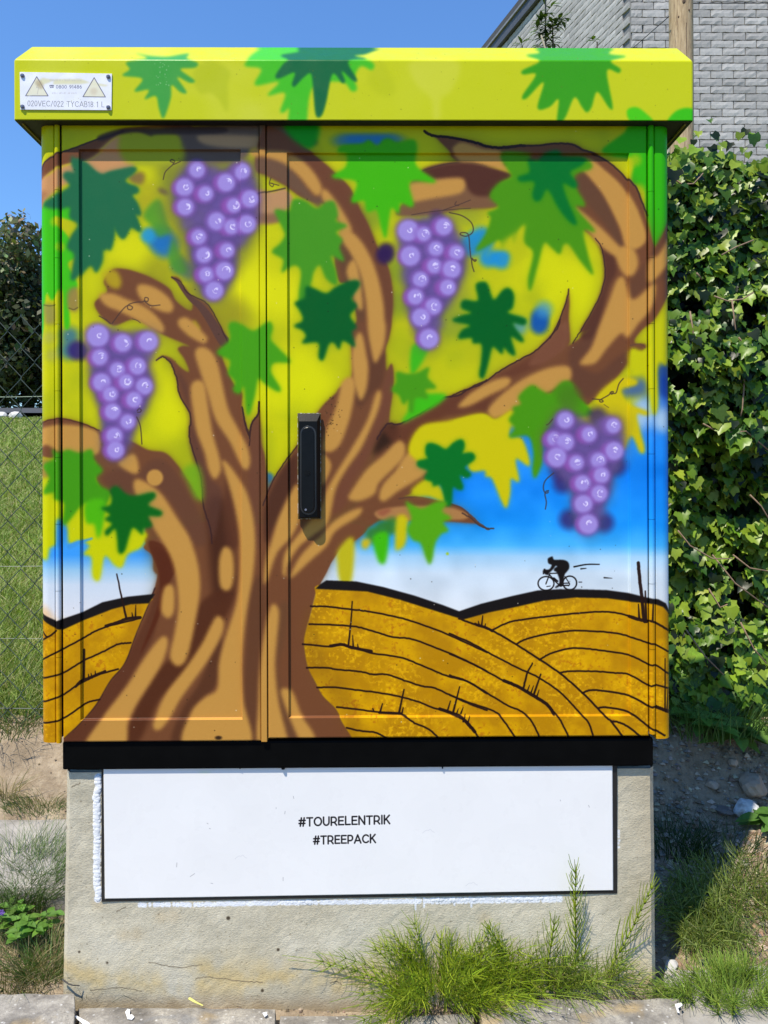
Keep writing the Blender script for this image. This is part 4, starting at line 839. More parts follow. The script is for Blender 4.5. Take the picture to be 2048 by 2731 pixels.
def planar_texture(cv, x0, x1, z0, z1, yl, w, h):
    """Resample a painted sheet (photograph units) on to the cabinet frame's plane y = yl."""
    xs = np.linspace(x0, x1, w)[None, :].repeat(h, 0); zs = np.linspace(z1, z0, h)[:, None].repeat(w, 1)
    u, v = px_of(xs, np.full_like(xs, yl), zs)
    return sample(cv, u, v)
def set_uv(me, fn):
    uv = me.uv_layers.new(name='uv')
    for lp in me.loops:
        uv.data[lp.index].uv = fn(me.vertices[lp.vertex_index].co)

# ---------------------------------------------------------------- the painted cabinet
cab = empty('electricity_cabinet'); cab.rotation_euler = CAB_M.to_euler()
tag(cab, 'street cabinet spray painted with a vine tree, purple grapes and golden hills', 'electricity cabinet')
front = paint_front()
FX0, FX1 = loc(84, 1265, 0).x, loc(1814, 1265, 0).x
FZ0, FZ1 = loc(1024, 2012, 0).z, loc(1024, 300, 0).z
im_front = image_from(planar_texture(front, FX0, FX1, FZ0, FZ1, 0.0, 1760, 1740), 'mural')
M_mural = image_mat('spray_paint_mural', im_front, 0.34, 0.05, 240, 0.10, coarse=1.5)
def front_uv(co):
    return ((co.x - FX0) / (FX1 - FX0), (co.z - FZ0) / (FZ1 - FZ0))
lx = lambda u, y=0.0: loc(u, 1265, y).x
lz = lambda v, y=0.0: loc(1024, v, y).z
M_under = simple('shade_and_cable_black', (0.012, 0.010, 0.008), 0.6, 0.3, 30)  # near black stands in for shade under the roof and in gaps; also cables
M_black = simple('black_satin_metal', (0.0025, 0.0025, 0.0025), 0.55, 0.2, 30, 0.05, 300, 0.05)
BODY_D = 0.30
xl, xr, xgl, xgr = lx(104), lx(1790), lx(146), lx(1748)
zb, zt = lz(1970), lz(312)

# inner shell: the frame the doors hang in
bm = bmesh.new(); box(bm, (xgl + 0.004, 0.016, zb + 0.006), (xgr - 0.004, BODY_D - 0.004, zt - 0.004)); from_bm('inner_frame', bm, M_under, cab)
# outer skin: two front posts with rounded corners running round the sides and back
def post(sgn):
    bm = bmesh.new(); r = 0.020; prof = []
    x_in, x_out = (xgl, xl) if sgn < 0 else (xgr, xr)
    prof.append((x_in, 0.014)); prof.append((x_in, 0.0015)); prof.append((x_in - sgn * -0.0015, 0.0))
    prof.append((x_out - sgn * r, 0.0))
    for i in range(1, 9):
        a = R(90 * i / 8); prof.append((x_out - sgn * r + sgn * r * math.sin(a), r - r * math.cos(a)))
    prof.append((x_out, BODY_D)); prof.append((x_in + sgn * 0.01, BODY_D))
    zz = [zb - 0.004, zt]
    rows = [[bm.verts.new((x, y, z)) for x, y in prof] for z in zz]
    for i in range(len(prof) - 1):
        q = (rows[0][i], rows[0][i + 1], rows[1][i + 1], rows[1][i])
        bm.faces.new(q if sgn > 0 else q[::-1])
    bm.faces.new([rows[0][i] for i in range(len(prof))]); bm.faces.new([rows[1][i] for i in range(len(prof))][::-1])
    bmesh.ops.recalc_face_normals(bm, faces=bm.faces)
    me = bpy.data.meshes.new('corner_post'); bm.to_mesh(me); bm.free()
    def f(co):
        over = max(0.0, co.y - r)
        return front_uv(Vector((co.x - sgn * over, 0, co.z)))
    set_uv(me, f)
    return link('corner_post', me, M_mural, cab)
post(-1); post(1)
bm = bmesh.new(); box(bm, (xgl - 0.008, BODY_D - 0.003, zb), (xgr + 0.008, BODY_D, zt)); o = from_bm('back_panel', bm, simple('green_back_paint', lin((150, 170, 20)), 0.5), cab)

def door(u0, u1, iu0, iu1, iv0, iv1, bv0, name='door'):
    """A sheet steel door with a folded rim and a pressed panel set back from it."""
    bm = bmesh.new()
    X0, X1, Z0, Z1 = lx(u0), lx(u1), lz(bv0), zt
    a0, a1, c0, c1 = lx(iu0), lx(iu1), lz(iv1), lz(iv0)
    dp, bw, r0 = 0.0062, 0.0022, 0.0022
    def ring(x0, x1, z0, z1, y, rad=0.0, n=1):
        pts = []
        for cx, cz, a in ((x0 + rad, z0 + rad, 180), (x1 - rad, z0 + rad, 270), (x1 - rad, z1 - rad, 0), (x0 + rad, z1 - rad, 90)):
            for i in range(n + 1 if n > 1 else 1):
                t = R(a + (90 * i / n if n > 1 else 45)); k = rad if n > 1 else 0
                pts.append(bm.verts.new((cx + k * math.cos(t), y, cz + k * math.sin(t))))
        return pts
    rings = [ring(X0, X1, Z0, Z1, 0.014), ring(X0, X1, Z0, Z1, r0), ring(X0 + r0 * .4, X1 - r0 * .4, Z0 + r0 * .4, Z1 - r0 * .4, r0 * .4),
             ring(X0 + r0 * 1.3, X1 - r0 * 1.3, Z0 + r0 * 1.3, Z1 - r0 * 1.3, 0.0),
             ring(a0, a1, c0, c1, 0.0), ring(a0 + .0006, a1 - .0006, c0 + .0006, c1 - .0006, 0.0007),
             ring(a0 + bw, a1 - bw, c0 + bw, c1 - bw, dp - 0.0006), ring(a0 + bw + .0008, a1 - bw - .0008, c0 + bw + .0008, c1 - bw - .0008, dp)]
    for q in range(len(rings) - 1):
        A, B = rings[q], rings[q + 1]
        for i in range(4): bm.faces.new((A[i], A[(i + 1) % 4], B[(i + 1) % 4], B[i]))
    bm.faces.new(rings[-1])
    bmesh.ops.recalc_face_normals(bm, faces=bm.faces)
    me = bpy.data.meshes.new(name); bm.to_mesh(me); bm.free()
    if sum(p.normal.y * p.area for p in me.polygons) > 0: me.flip_normals()
    set_uv(me, front_uv)
    return link(name, me, M_mural, cab)
dl = door(166, 693.5, 212, 645, 398, 1917, 1974)
dr = door(713, 1728, 767, 1681, 407, 1914, 1967.5)
# narrow cover strip where the doors meet
bm = bmesh.new(); box(bm, (lx(695), -0.0022, lz(1976)), (lx(710.5), 0.012, zt), 0.0008); me = bpy.data.meshes.new('centre_strip'); bm.to_mesh(me); bm.free(); set_uv(me, front_uv)
link('centre_strip', me, M_mural, cab)
# hinges: a pin of stacked knuckles down each side
def hinge(u0, u1, cuts, vb):
    x0, x1 = lx(u0), lx(u1); r = (x1 - x0) / 2
    for k in range(len(cuts) - 1):
        z1, z0 = lz(cuts[k]) - 0.0004, lz(cuts[k + 1]) + 0.0004
        bm = bmesh.new(); tube(bm, [(0.5 * (x0 + x1), 0.0012, z0), (0.5 * (x0 + x1), 0.0012, z1)], r, 18, False)
        me = bpy.data.meshes.new('hinge_knuckle'); bm.to_mesh(me); bm.free(); set_uv(me, front_uv)
        link('hinge_knuckle', me, M_mural, cab, True)
hinge(147.5, 161.5, [326, 508, 688, 864, 1041, 1218, 1395, 1572, 1748, 1976], 1976)
hinge(1730, 1746.5, [326, 512, 689, 865, 1039, 1213, 1388, 1560, 1735, 1962], 1962)

# black base rail
bm = bmesh.new(); box(bm, (lx(163, .006), 0.006, lz(2048.5, .006)), (lx(1741, .006), BODY_D - 0.02, zb - 0.0045), 0.004, 2); from_bm('base_rail', bm, M_black, cab)

# roof: fascia, sloping top, flat underside
YF = -0.0235; fx0, fx1 = loc(37, 240, YF).x, loc(1848.5, 240, YF).x; fz0, fz1 = loc(1024, 320.5, YF).z, loc(1024, 157.5, YF).z
prof = [(YF + 0.0014, fz0), (YF, fz0 + 0.0014), (YF, fz1 - 0.005)]
for i in range(1, 6): prof.append((YF + 0.0075 * (1 - math.cos(R(i * 10.4))), fz1 - 0.005 + 0.0075 * math.sin(R(i * 10.4)) ))
y1, z1 = prof[-1]
SL = (0.078, 0.068)
prof += [(y1 + SL[0] - 0.006, z1 + SL[1] - 0.005), (y1 + SL[0] + 0.004, z1 + SL[1] - 0.001), (y1 + SL[0] + 0.15, z1 + SL[1] + 0.004), (y1 + SL[0] + 0.26, z1 + 0.01), (y1 + SL[0] + 0.27, fz0)]
ln = [0.0]
for i in range(1, len(prof)): ln.append(ln[-1] + math.dist(prof[i], prof[i - 1]))
roofcv = paint_roof()
TH, TW = 300, 1850; tmax = 0.26
ts = np.linspace(tmax, 0, TH); yy = np.interp(ts, ln, [p[0] for p in prof]); zz = np.interp(ts, ln, [p[1] for p in prof])
xs = np.linspace(fx0, fx1, TW)[None, :].repeat(TH, 0)
uu, vv = px_of(xs, yy[:, None].repeat(TW, 1), zz[:, None].repeat(TW, 1))
ytop = np.argmin(vv[:, TW // 2]); vv[:ytop] = vv[ytop]          # behind the ridge the last visible row runs on
im_roof = image_from(sample(roofcv, uu, np.maximum(vv, 134)), 'roof_paint')
M_roof = image_mat('spray_paint_roof', im_roof, 0.33, 0.05, 240, 0.16, coarse=1.5)
bm = bmesh.new(); NX = 3
xs_ = [fx0, fx0 + 0.003, fx1 - 0.003, fx1]
rows = []
for k, x in enumerate(xs_):
    ins = 0.0018 if k in (0, 3) else 0.0
    rows.append([bm.verts.new((x, y + (ins if i < 8 else 0), z - (ins if i > 2 else 0))) for i, (y, z) in enumerate(prof)])
for k in range(3):
    for i in range(len(prof) - 1): bm.faces.new((rows[k][i], rows[k + 1][i], rows[k + 1][i + 1], rows[k][i + 1]))
bm.faces.new(rows[0][::-1]); bm.faces.new(rows[3])
bmesh.ops.recalc_face_normals(bm, faces=bm.faces)
me = bpy.data.meshes.new('roof'); bm.to_mesh(me); bm.free()
uvl = me.uv_layers.new(name='uv')
for lp in me.loops:
    co = me.vertices[lp.vertex_index].co
    i = min(range(len(prof)), key=lambda q: (prof[q][0] - co.y) ** 2 + (prof[q][1] - co.z) ** 2)
    uvl.data[lp.index].uv = ((co.x - fx0) / (fx1 - fx0), min(ln[i] / tmax, 1.0))
roof = link('roof', me, M_roof, cab)
# underside: tray with its shade coloured near black, and the lip round it
bm = bmesh.new(); box(bm, (fx0 + 0.003, YF + 0.003, fz0 - 0.0006), (fx1 - 0.003, prof[-1][0] - 0.004, fz0 + 0.002)); from_bm('underside', bm, M_under, roof)
bm = bmesh.new()
bm.free(); M_lip = simple('lip_paint', lin((120, 110, 30)), 0.6)
for xx in (fx0 + 0.010, fx1 - 0.013):
    bm = bmesh.new(); box(bm, (xx, YF + 0.012, fz0 - 0.004), (xx + 0.003, prof[-1][0] - 0.01, fz0 - 0.0008)); from_bm('drip_lip', bm, M_lip, roof)

# warning plate riveted to the fascia
pc = Canvas(50, 190, 254, 108, 4.0, (232, 232, 238))
pc.c = pc.c + ((noise2(pc.h, pc.w, 90, 61, 3) - 0.5) * 22)[..., None]
Pp = lambda pts, col, b=1.2, a=1.0: pc.poly('P', pts, col, b, a, smooth=False)
for pts in ([(440, 170), (640, 200), (560, 250), (400, 300), (330, 300)], [(640, 190), (1080, 185), (1240, 250), (1100, 270), (620, 280)], [(1250, 240), (1550, 290), (1480, 310), (1240, 290)]): Pp(pts, (214, 206, 150), 3, 0.75)
for tri in ([(355, 150), (540, 465), (172, 465)], [(1296, 165), (1480, 482), (1112, 478)]):
    Pp(tri, (224, 218, 186), 0.8, 0.9)
    pc.line('P', tri + [tri[0]], 2.0, (92, 90, 104), 0.6, smooth=False)
pc.dots('P', [(1290, 390)], 9, (206, 190, 160), 6, 0.7); pc.dots('P', [(380, 250), (420, 300)], 8, (170, 150, 110), 5, 0.6)
pc.line('P', [(380, 270), (350, 330), (380, 330), (365, 440)], 1.3, (170, 160, 150), 0.6, 0.7)
pc.line('P', [(180, 510), (240, 460), (390, 435)], 1.4, (214, 212, 200), 0.8, 0.9)
X_ = lambda x: 40 + x / 6.144
Y_ = lambda y: 180 + y / 6.144
letters(pc, '0800 91486', X_(672), Y_(290), X_(1092), 52 / 6.144, 1.15, (96, 96, 112), 0.0, 0.2)
letters(pc, '020VEC/022 TYCAB18 1 L', X_(205), Y_(543), X_(1462), 88 / 6.144, 1.15, (104, 102, 104), 0.014, 0.22)
pc.line('P', [(565, 305), (572, 292), (625, 292), (634, 305)], 2.0, (96, 96, 112), 0.6, smooth=False); pc.line('P', [(575, 330), (590, 305), (612, 305), (626, 330), (575, 330)], 1.6, (96, 96, 112), 0.6, smooth=False)
rs = np.random.RandomState(3)
for x0_, x1_, y_ in ((570, 1085, 205), (610, 1030, 415)):        # two worn away lines of small print, unreadable
    x = x0_
    while x < x1_:
        w_ = rs.uniform(6, 16)
        if rs.rand() > 0.25: pc.line('P', [(x, y_ + rs.uniform(-14, 4)), (x + rs.uniform(-3, 3), y_ + 16)], 0.9, (190, 184, 176), 0.6, 0.8)
        x += w_
for k in range(30): pc.dots('P', [(rs.uniform(300, 1300), rs.uniform(500, 670))], rs.uniform(0.4, 1.6), (196, 192, 150), 1.0, 0.6)
im_plate = image_from(pc.c, 'plate_print')
M_plate = image_mat('printed_plate', im_plate, 0.35, 0.02, 200, 0.4)
YP = YF - 0.0022
c = [loc(52.5, 192, YP), loc(298, 196.5, YP), loc(297, 293.5, YP), loc(54, 292, YP)]
bm = bmesh.new(); f_ = [bm.verts.new(p) for p in c]; b_ = [bm.verts.new((p.x, YF - 0.0002, p.z)) for p in c]
bm.faces.new(f_[::-1])
for i in range(4): bm.faces.new((f_[i], f_[(i + 1) % 4], b_[(i + 1) % 4], b_[i]))
bmesh.ops.recalc_face_normals(bm, faces=bm.faces)
me = bpy.data.meshes.new('warning_plate'); bm.to_mesh(me); bm.free()
px0, px1, pz0, pz1 = loc(50, 240, YP).x, loc(304, 240, YP).x, loc(180, 298, YP).z, loc(180, 190, YP).z
set_uv(me, lambda co: ((co.x - px0) / (px1 - px0), (co.z - pz0) / (pz1 - pz0)))
plate = link('warning_plate', me, M_plate, cab)
M_rivet = simple('dull_steel', (0.22, 0.22, 0.27), 0.35, 0.3, 100); M_rivet.node_tree.nodes['Principled BSDF'].inputs['Metallic'].default_value = 0.6
for u, v in ((60, 202), (289, 205), (60, 284.5), (289, 286.5)):
    p = loc(u, v, YP); bm = bmesh.new(); tube(bm, [(p.x, YP + 0.001, p.z), (p.x, YP - 0.002, p.z), (p.x, YP - 0.0034, p.z)], [0.0042, 0.0040, 0.0026], 14)
    tube(bm, [(p.x, YP - 0.003, p.z + 0.0004), (p.x, YP - 0.0042, p.z + 0.0004)], 0.0012, 6)
    from_bm('rivet', bm, M_rivet, plate)

# swing handle on the right hand door
hx0, hx1, hz0, hz1 = lx(795.5), lx(855), lz(1382), lz(1103)
hd = empty('handle'); hd.parent = cab; 
bm = bmesh.new(); box(bm, (hx0 - 0.0012, -0.0012, hz0 - 0.0012), (hx1 + 0.0008, 0.001, hz1 + 0.0012)); 
t = NT('chipped_paint_edge'); t.base(t.ramp(t.noise(140, 3, 0.7), [(0.42, (0.72, 0.68, 0.6)), (0.5, (0.25, 0.2, 0.06))])); t.rough(0.7); from_bm('chipped_edge', bm, t.m, hd)
M_hand = simple('black_plastic', (0.0035, 0.0035, 0.004), 0.3, 0.25, 60, 0.04, 400, 0.16)
bm = bmesh.new()                                  # housing, with a sloping scoop at the top
def quadring(x0, x1, z0, z1, y): return [bm.verts.new(p) for p in ((x0, y, z0), (x1, y, z0), (x1, y, z1), (x0, y, z1))]
rg = [quadring(hx0, hx1, hz0, hz1, -0.0005), quadring(hx0, hx1, hz0, hz1, -0.006), quadring(hx0 + 0.003, hx1 - 0.006, hz0 + 0.003, hz1 - 0.016, -0.014)]
for q in range(2):
    for i in range(4): bm.faces.new((rg[q][i], rg[q][(i + 1) % 4], rg[q + 1][(i + 1) % 4], rg[q + 1][i]))
bm.faces.new(rg[2]); bmesh.ops.recalc_face_normals(bm, faces=bm.faces)
from_bm('handle_housing', bm, M_hand, hd)
def slot_shape(x0, x1, z0, z1, y0, y1t, y1b, ins=0.0012, n=10):
    """A long rounded bar; its face lies at y1t at the top and y1b at the bottom."""
    bm = bmesh.new(); rings = []
    for step, (yk, inset) in enumerate(((0, 0), (0.8, 0), (1, ins))):
        r = (x1 - x0) / 2 - inset; cx = (x0 + x1) / 2; ring = []
        for i in range(n + 1): a = R(180 * i / n); ring.append((cx + r * math.cos(a), z1 - (x1 - x0) / 2 + r * math.sin(a)))
        for i in range(n + 1): a = R(180 + 180 * i / n); ring.append((cx + r * math.cos(a), z0 + (x1 - x0) / 2 + r * math.sin(a)))
        rings.append([bm.verts.new((x, y0 + ((y1t + (y1b - y1t) * (z1 - z) / (z1 - z0)) - y0) * yk, z)) for x, z in ring])
    for q in range(2):
        A, B = rings[q], rings[q + 1]; m = len(A)
        for i in range(m): bm.faces.new((A[i], A[(i + 1) % m], B[(i + 1) % m], B[i]))
    bm.faces.new(rings[-1]); bmesh.ops.recalc_face_normals(bm, faces=bm.faces)
    return bm
from_bm('handle_groove', slot_shape(lx(802.5), lx(845), lz(1372), lz(1136), -0.012, -0.0152, -0.0152, 0.0006), simple('black_edge', (0.02, 0.02, 0.022), 0.3), hd)
from_bm('lever', slot_shape(lx(806), lx(840.5), lz(1366), lz(1140), -0.013, -0.0165, -0.0225), M_hand, hd)
p = loc(822, 1262, 0)
bm = bmesh.new(); tube(bm, [(p.x, -0.0195, p.z), (p.x, -0.0206, p.z)], 0.0062, 20); tube(bm, [(p.x, -0.0204, p.z), (p.x, -0.0212, p.z)], 0.0038, 16); from_bm('lock_cap', bm, M_hand, hd)
p = loc(818, 1358, 0); bm = bmesh.new(); tube(bm, [(p.x, -0.0218, p.z), (p.x, -0.0232, p.z)], 0.0022, 12); from_bm('lock_pin', bm, M_rivet, hd)

# ---------------------------------------------------------------- concrete base with its white cover
base = empty('concrete_base'); base.rotation_euler = CAB_M.to_euler()
tag(base, 'weathered concrete plinth carrying the painted cabinet, closed by a white cover with two hashtags', 'plinth')
def paint_concrete():
    cv = Canvas(140, 2040, 1630, 680, 1.0, (200, 191, 167))
    X, Y = cv.XY()
    n1 = noise2(cv.h, cv.w, 160, 71, 4); n2 = noise2(cv.h, cv.w, 40, 72, 4); n3 = noise2(cv.h, cv.w, 5, 73, 2)
    cv.c += ((n1 - 0.5) * 46 + (n2 - 0.5) * 22 + (n3 - 0.5) * 12)[..., None]
    # ochre stain low down, browner at the ground, cooler above
    band = np.exp(-((Y - 2608 - (n1 - 0.5) * 110) / 46.0) ** 2) * np.clip((n2 - 0.25) * 2.4, 0, 1)
    def mixin(m, col): cv.c[:] = cv.c * (1 - m[..., None]) + np.array(col, np.float32) * m[..., None]
    mixin(np.clip(band, 0, 1) * 0.85 * np.ones_like(X), (200, 177, 126))
    mixin(np.clip((Y - 2645 + (n2 - .5) * 60) / 50, 0, 1) * 0.75 * np.ones_like(X), (156, 140, 112))
    mixin(np.clip((n1 - 0.56) * 4, 0, 1) * 0.3, (182, 178, 166))
    mixin(np.clip((X - 1640) / 90, 0, 1) * 0.45 * np.clip((2560 - Y) / 60, 0, 1), (174, 158, 128))
    rs = np.random.RandomState(6)
    for x, y in ((430, 2445), (262, 2408), (465, 2440), (1290, 2450), (880, 2560), (330, 2492), (365, 2490)):
        cv.dots('O', [(x, y)], 16, (192, 170, 132), 14, 0.35)
    # cracks and holes
    for pts in ([(190, 2100), (205, 2092), (215, 2088)], [(395, 2565), (470, 2578), (540, 2572)], [(520, 2610), (560, 2605), (640, 2615), (700, 2618)], [(240, 2640), (330, 2632), (380, 2642)], [(310, 2432), (330, 2420), (336, 2418)], [(880, 2620), (900, 2616), (912, 2624)], [(900, 2585), (1010, 2578), (1100, 2585)]):
        cv.line('O', pts, 1.8, (104, 92, 74), 0.8, 0.9, wobble=1.2)
    for x, y, r in ((609, 2447, 5), (742, 2531, 4), (700, 2640, 4), (212, 2537, 3), (287, 2565, 3), (170, 2213, 3)): cv.dots('O', [(x, y)], r, (66, 56, 42), 2, 0.9)
    for k in range(700): cv.dots('O', [(rs.uniform(150, 1740), rs.uniform(2070, 2690))], rs.uniform(0.7, 1.9), (120, 108, 86), 1.2, 0.6)
    # sloppy white paint round the cover
    W = (232, 234, 238)
    for y in np.arange(2072, 2402, 5):
        cv.dots('O', [(262 + rs.randn() * 1.2 - (y > 2110) * 3 + (y > 2370) * 3, y)], 7.5 + rs.rand() * 2.5, W, 1.5, 0.97)
    for k in range(70): cv.dots('O', [(268 + rs.rand() * 8, rs.uniform(2075, 2400))], rs.uniform(1, 3), (110, 106, 100), 1, 0.8)
    xs = np.arange(372, 1500, 4)
    for x in xs:
        yb = 2412 - (x - 370) * 0.0135 + rs.randn() * 0.8
        if rs.rand() > (0.12 if x > 560 else 0.35): cv.dots('O', [(x, yb)], 4.5, W, 1.2, 1.0, ry=6.5 + (2.5 if x > 1150 else 0))
    for x, y in ((1108, 2424), (1131, 2418), (1212, 2413), (1257, 2418)): cv.line('O', [(x, 2395), (x, y)], (6, 5), W, 0.8)
    for y in (2215, 2222, 2230, 2240, 2248, 2258): cv.dots('O', [(1650 + rs.randn(), y)], 3.5, W, 1.5, 0.85)
    return cv
con = paint_concrete()
YC = 0.018
cx0, cx1, cz0, cz1 = loc(150, 2300, YC).x, loc(1760, 2300, YC).x, loc(1024, 2710, YC).z, loc(1024, 2045, YC).z
im_con = image_from(planar_texture(con, cx0, cx1, cz0, cz1, YC, 1600, 670), 'concrete_stains')
t = NT('weathered_concrete'); n = t.n.new('ShaderNodeTexImage'); n.image = im_con; n.extension = 'EXTEND'
uv = t.n.new('ShaderNodeUVMap'); uv.uv_map = 'uv'; t.l.new(uv.outputs[0], n.inputs[0])
t.base(t.mix(1.0, n.outputs['Color'], t.ramp(t.noise(180, 6, 0.7), [(0.3, 0.86), (0.7, 1.0)]), 'MULTIPLY')); t.rough(0.9, 0.2)
mp = t.n.new('ShaderNodeMapping'); mp.inputs['Rotation'].default_value = (0, R(40), 0); mp.inputs['Scale'].default_value = (1.0, 1.0, 1.7); t.l.new(t.co, mp.inputs[0])
t.bump(t.math('ADD', t.math('MULTIPLY', t.noise(60, 7, 0.75), 0.8), t.math('MULTIPLY', t.noise(190, 5, 0.7, mp.outputs[0]), 1.0)), 0.55, 0.003)
M_con = t.m
M_con_plain = simple('plain_concrete', (0.36, 0.34, 0.29), 0.9, 0.25, 14, 0.5, 90, 0.2)
def slab_front(xl0, xl1, zt_, zb_, yt, yb_, xb0, xb1):
    """Front wall of the plinth: a frame round the cover opening, gently tapering, with chamfered corners."""
    bm = bmesh.new()
    ox0, ox1, oz0, oz1 = lx(271, YC), lx(1646, YC), 0, 0
    def P_(s, w):      # s across 0..1, w up 0..1
        a = xb0 + (xl0 - xb0) * w; b = xb1 + (xl1 - xb1) * w
        return a, b
    NXs, NZs = 96, 44
    zs = [zb_ + (zt_ - zb_) * j / NZs for j in range(NZs + 1)]
    zo0 = loc(950, 2398, YC).z; 
    grid = []
    for j, z in enumerate(zs):
        w = (z - zb_) / (zt_ - zb_); a, b = P_(0, w); row = []
        for i in range(NXs + 1):
            x = a + (b - a) * i / NXs
            y = yb_ + (yt - yb_) * w + 0.0016 * (mnoise.fractal(Vector((x * 9, z * 9, 1)), 1, 2, 4)) + 0.0007 * mnoise.noise(Vector((x * 70, z * 70, 1)))
            row.append((x, y, z))
        grid.append(row)
    V = {}
    def gv(i, j):
        if (i, j) not in V: V[i, j] = bm.verts.new(grid[j][i])
        return V[i, j]
    slope = (loc(1637, 2382, YC).z - loc(278, 2405, YC).z) / (ox1 - ox0)
    for j in range(NZs):
        for i in range(NXs):
            cxm = (grid[j][i][0] + grid[j][i + 1][0]) / 2; czm = (zs[j] + zs[j + 1]) / 2
            if ox0 + 0.004 < cxm < ox1 - 0.004 and czm > loc(278, 2405, YC).z + slope * (cxm - ox0) + 0.0085: continue
            bm.faces.new((gv(i, j), gv(i + 1, j), gv(i + 1, j + 1), gv(i, j + 1)))
    # chamfers and sides
    for i, sgn in ((0, -1), (NXs, 1)):
        for j in range(NZs):
            p0, p1 = gv(i, j), gv(i, j + 1)
            def off(p, dx, dy): return bm.verts.new((p.co.x + sgn * dx, p.co.y + dy, p.co.z))
            if j == 0: q0 = off(p0, 0.011, 0.012); r0 = off(p0, 0.012, 0.28)
            q1 = off(p1, 0.011, 0.012); r1 = off(p1, 0.012, 0.28)
            bm.faces.new((p0, p1, q1, q0)); bm.faces.new((q0, q1, r1, r0)); q0, r0 = q1, r1
    bmesh.ops.recalc_face_normals(bm, faces=bm.faces)
    return bm
ptz, pbz = loc(1024, 2054, YC).z, -0.06
bm = slab_front(loc(188, 2070, YC).x, loc(1733, 2070, YC).x, ptz, pbz, YC, YC - 0.004, loc(177, 2680, YC).x, loc(1738, 2680, YC).x)
me = bpy.data.meshes.new('concrete_frame'); bm.to_mesh(me); bm.free()
set_uv(me, lambda co: ((co.x - cx0) / (cx1 - cx0), (co.z - cz0) / (cz1 - cz0)))
link('concrete_frame', me, M_con, base, False)
bm = bmesh.new(); box(bm, (loc(180, 2070, YC).x, YC + 0.012, ptz - 0.012), (loc(1741, 2070, YC).x, 0.30, ptz - 0.0005)); from_bm('concrete_top', bm, M_con_plain, base)
bm = bmesh.new(); box(bm, (loc(200, 2070, YC).x, 0.03, pbz), (loc(1720, 2070, YC).x, 0.29, ptz - 0.013)); from_bm('dark_cavity', bm, M_under, base)

# white cover with the two hashtags
cc = Canvas(262, 2036, 1390, 372, 1.5, (231, 229, 226))
n_ = noise2(cc.h, cc.w, 200, 91, 3); cc.c += ((n_ - 0.5) * 7)[..., None]
INK = (26, 24, 28)
x5 = lambda x: 780 + x / 5.925
y5 = lambda y: 2150 + y / 5.925
letters(cc, '#TOURELENTRIK', x5(92), y5(176), x5(1522), 132 / 5.925, 4.1, INK, -0.021, 0.22)
letters(cc, '#TREEPACK', x5(320), y5(466), x5(1296), 128 / 5.925, 4.0, INK, -0.019, 0.22)
for x, y, dx, dy in ((780, 2122, 1, 6), (734, 2152, 0, 3), (758, 2162, -1, 7), (470, 2297, -1, 11), (752, 2338, 0, 9), (1493, 2137, 1, 3), (1569, 2152, 2, 5), (550, 2192, 3, 2), (556, 2206, 3, 1), (560, 2352, 5, 1), (505, 2334, 12, -8)):
    cc.line('O', [(x, y), (x + dx, y + dy)], 1.5, (150, 146, 148), 0.7, 0.8)
for cx_, cy_ in ((1255, 2360), (1140, 2218), (640, 2283)):
    cc.line('O', [(cx_ - 16, cy_ + 5), (cx_ - 10, cy_), (cx_ - 4, cy_ - 3), (cx_, cy_ - 2), (cx_ + 5, cy_ - 5), (cx_ + 10, cy_), (cx_ + 16, cy_ + 3)], 1.2, (200, 198, 200), 0.6, 0.8)
cc.dots('O', [(545, 2056)], 16, (220, 226, 190), 12, 0.5, ry=4)
M_cover = image_mat('white_gloss_cover', image_from(cc.c, 'cover_print'), 0.3, 0.03, 120, 0.2)
YV = 0.012
cn = [loc(279, 2398, YV), loc(1636, 2375.5, YV), loc(1634, 2035, YV), loc(275, 2035, YV)]
bm = bmesh.new(); f_ = []; m_ = []; b_ = []
ctr = sum(cn, Vector()) / 4
for p in cn:
    d = (p - ctr); s_ = Vector((math.copysign(0.0016, d.x), 0, math.copysign(0.0016, d.z)))
    f_.append(bm.verts.new(p - s_)); m_.append(bm.verts.new(p + Vector((0, 0.0016, 0)))); b_.append(bm.verts.new((p.x, YC + 0.006, p.z)))
bm.faces.new(f_)
for A, B in ((f_, m_), (m_, b_)):
    for i in range(4): bm.faces.new((A[i], B[i], B[(i + 1) % 4], A[(i + 1) % 4]))
bmesh.ops.recalc_face_normals(bm, faces=bm.faces)
me = bpy.data.meshes.new('access_cover'); bm.to_mesh(me); bm.free()
vx0, vx1, vz0, vz1 = loc(262, 2200, YV).x, loc(1652, 2200, YV).x, loc(950, 2408, YV).z, loc(950, 2036, YV).z
set_uv(me, lambda co: ((co.x - vx0) / (vx1 - vx0), (co.z - vz0) / (vz1 - vz0)))
link('access_cover', me, M_cover, base)

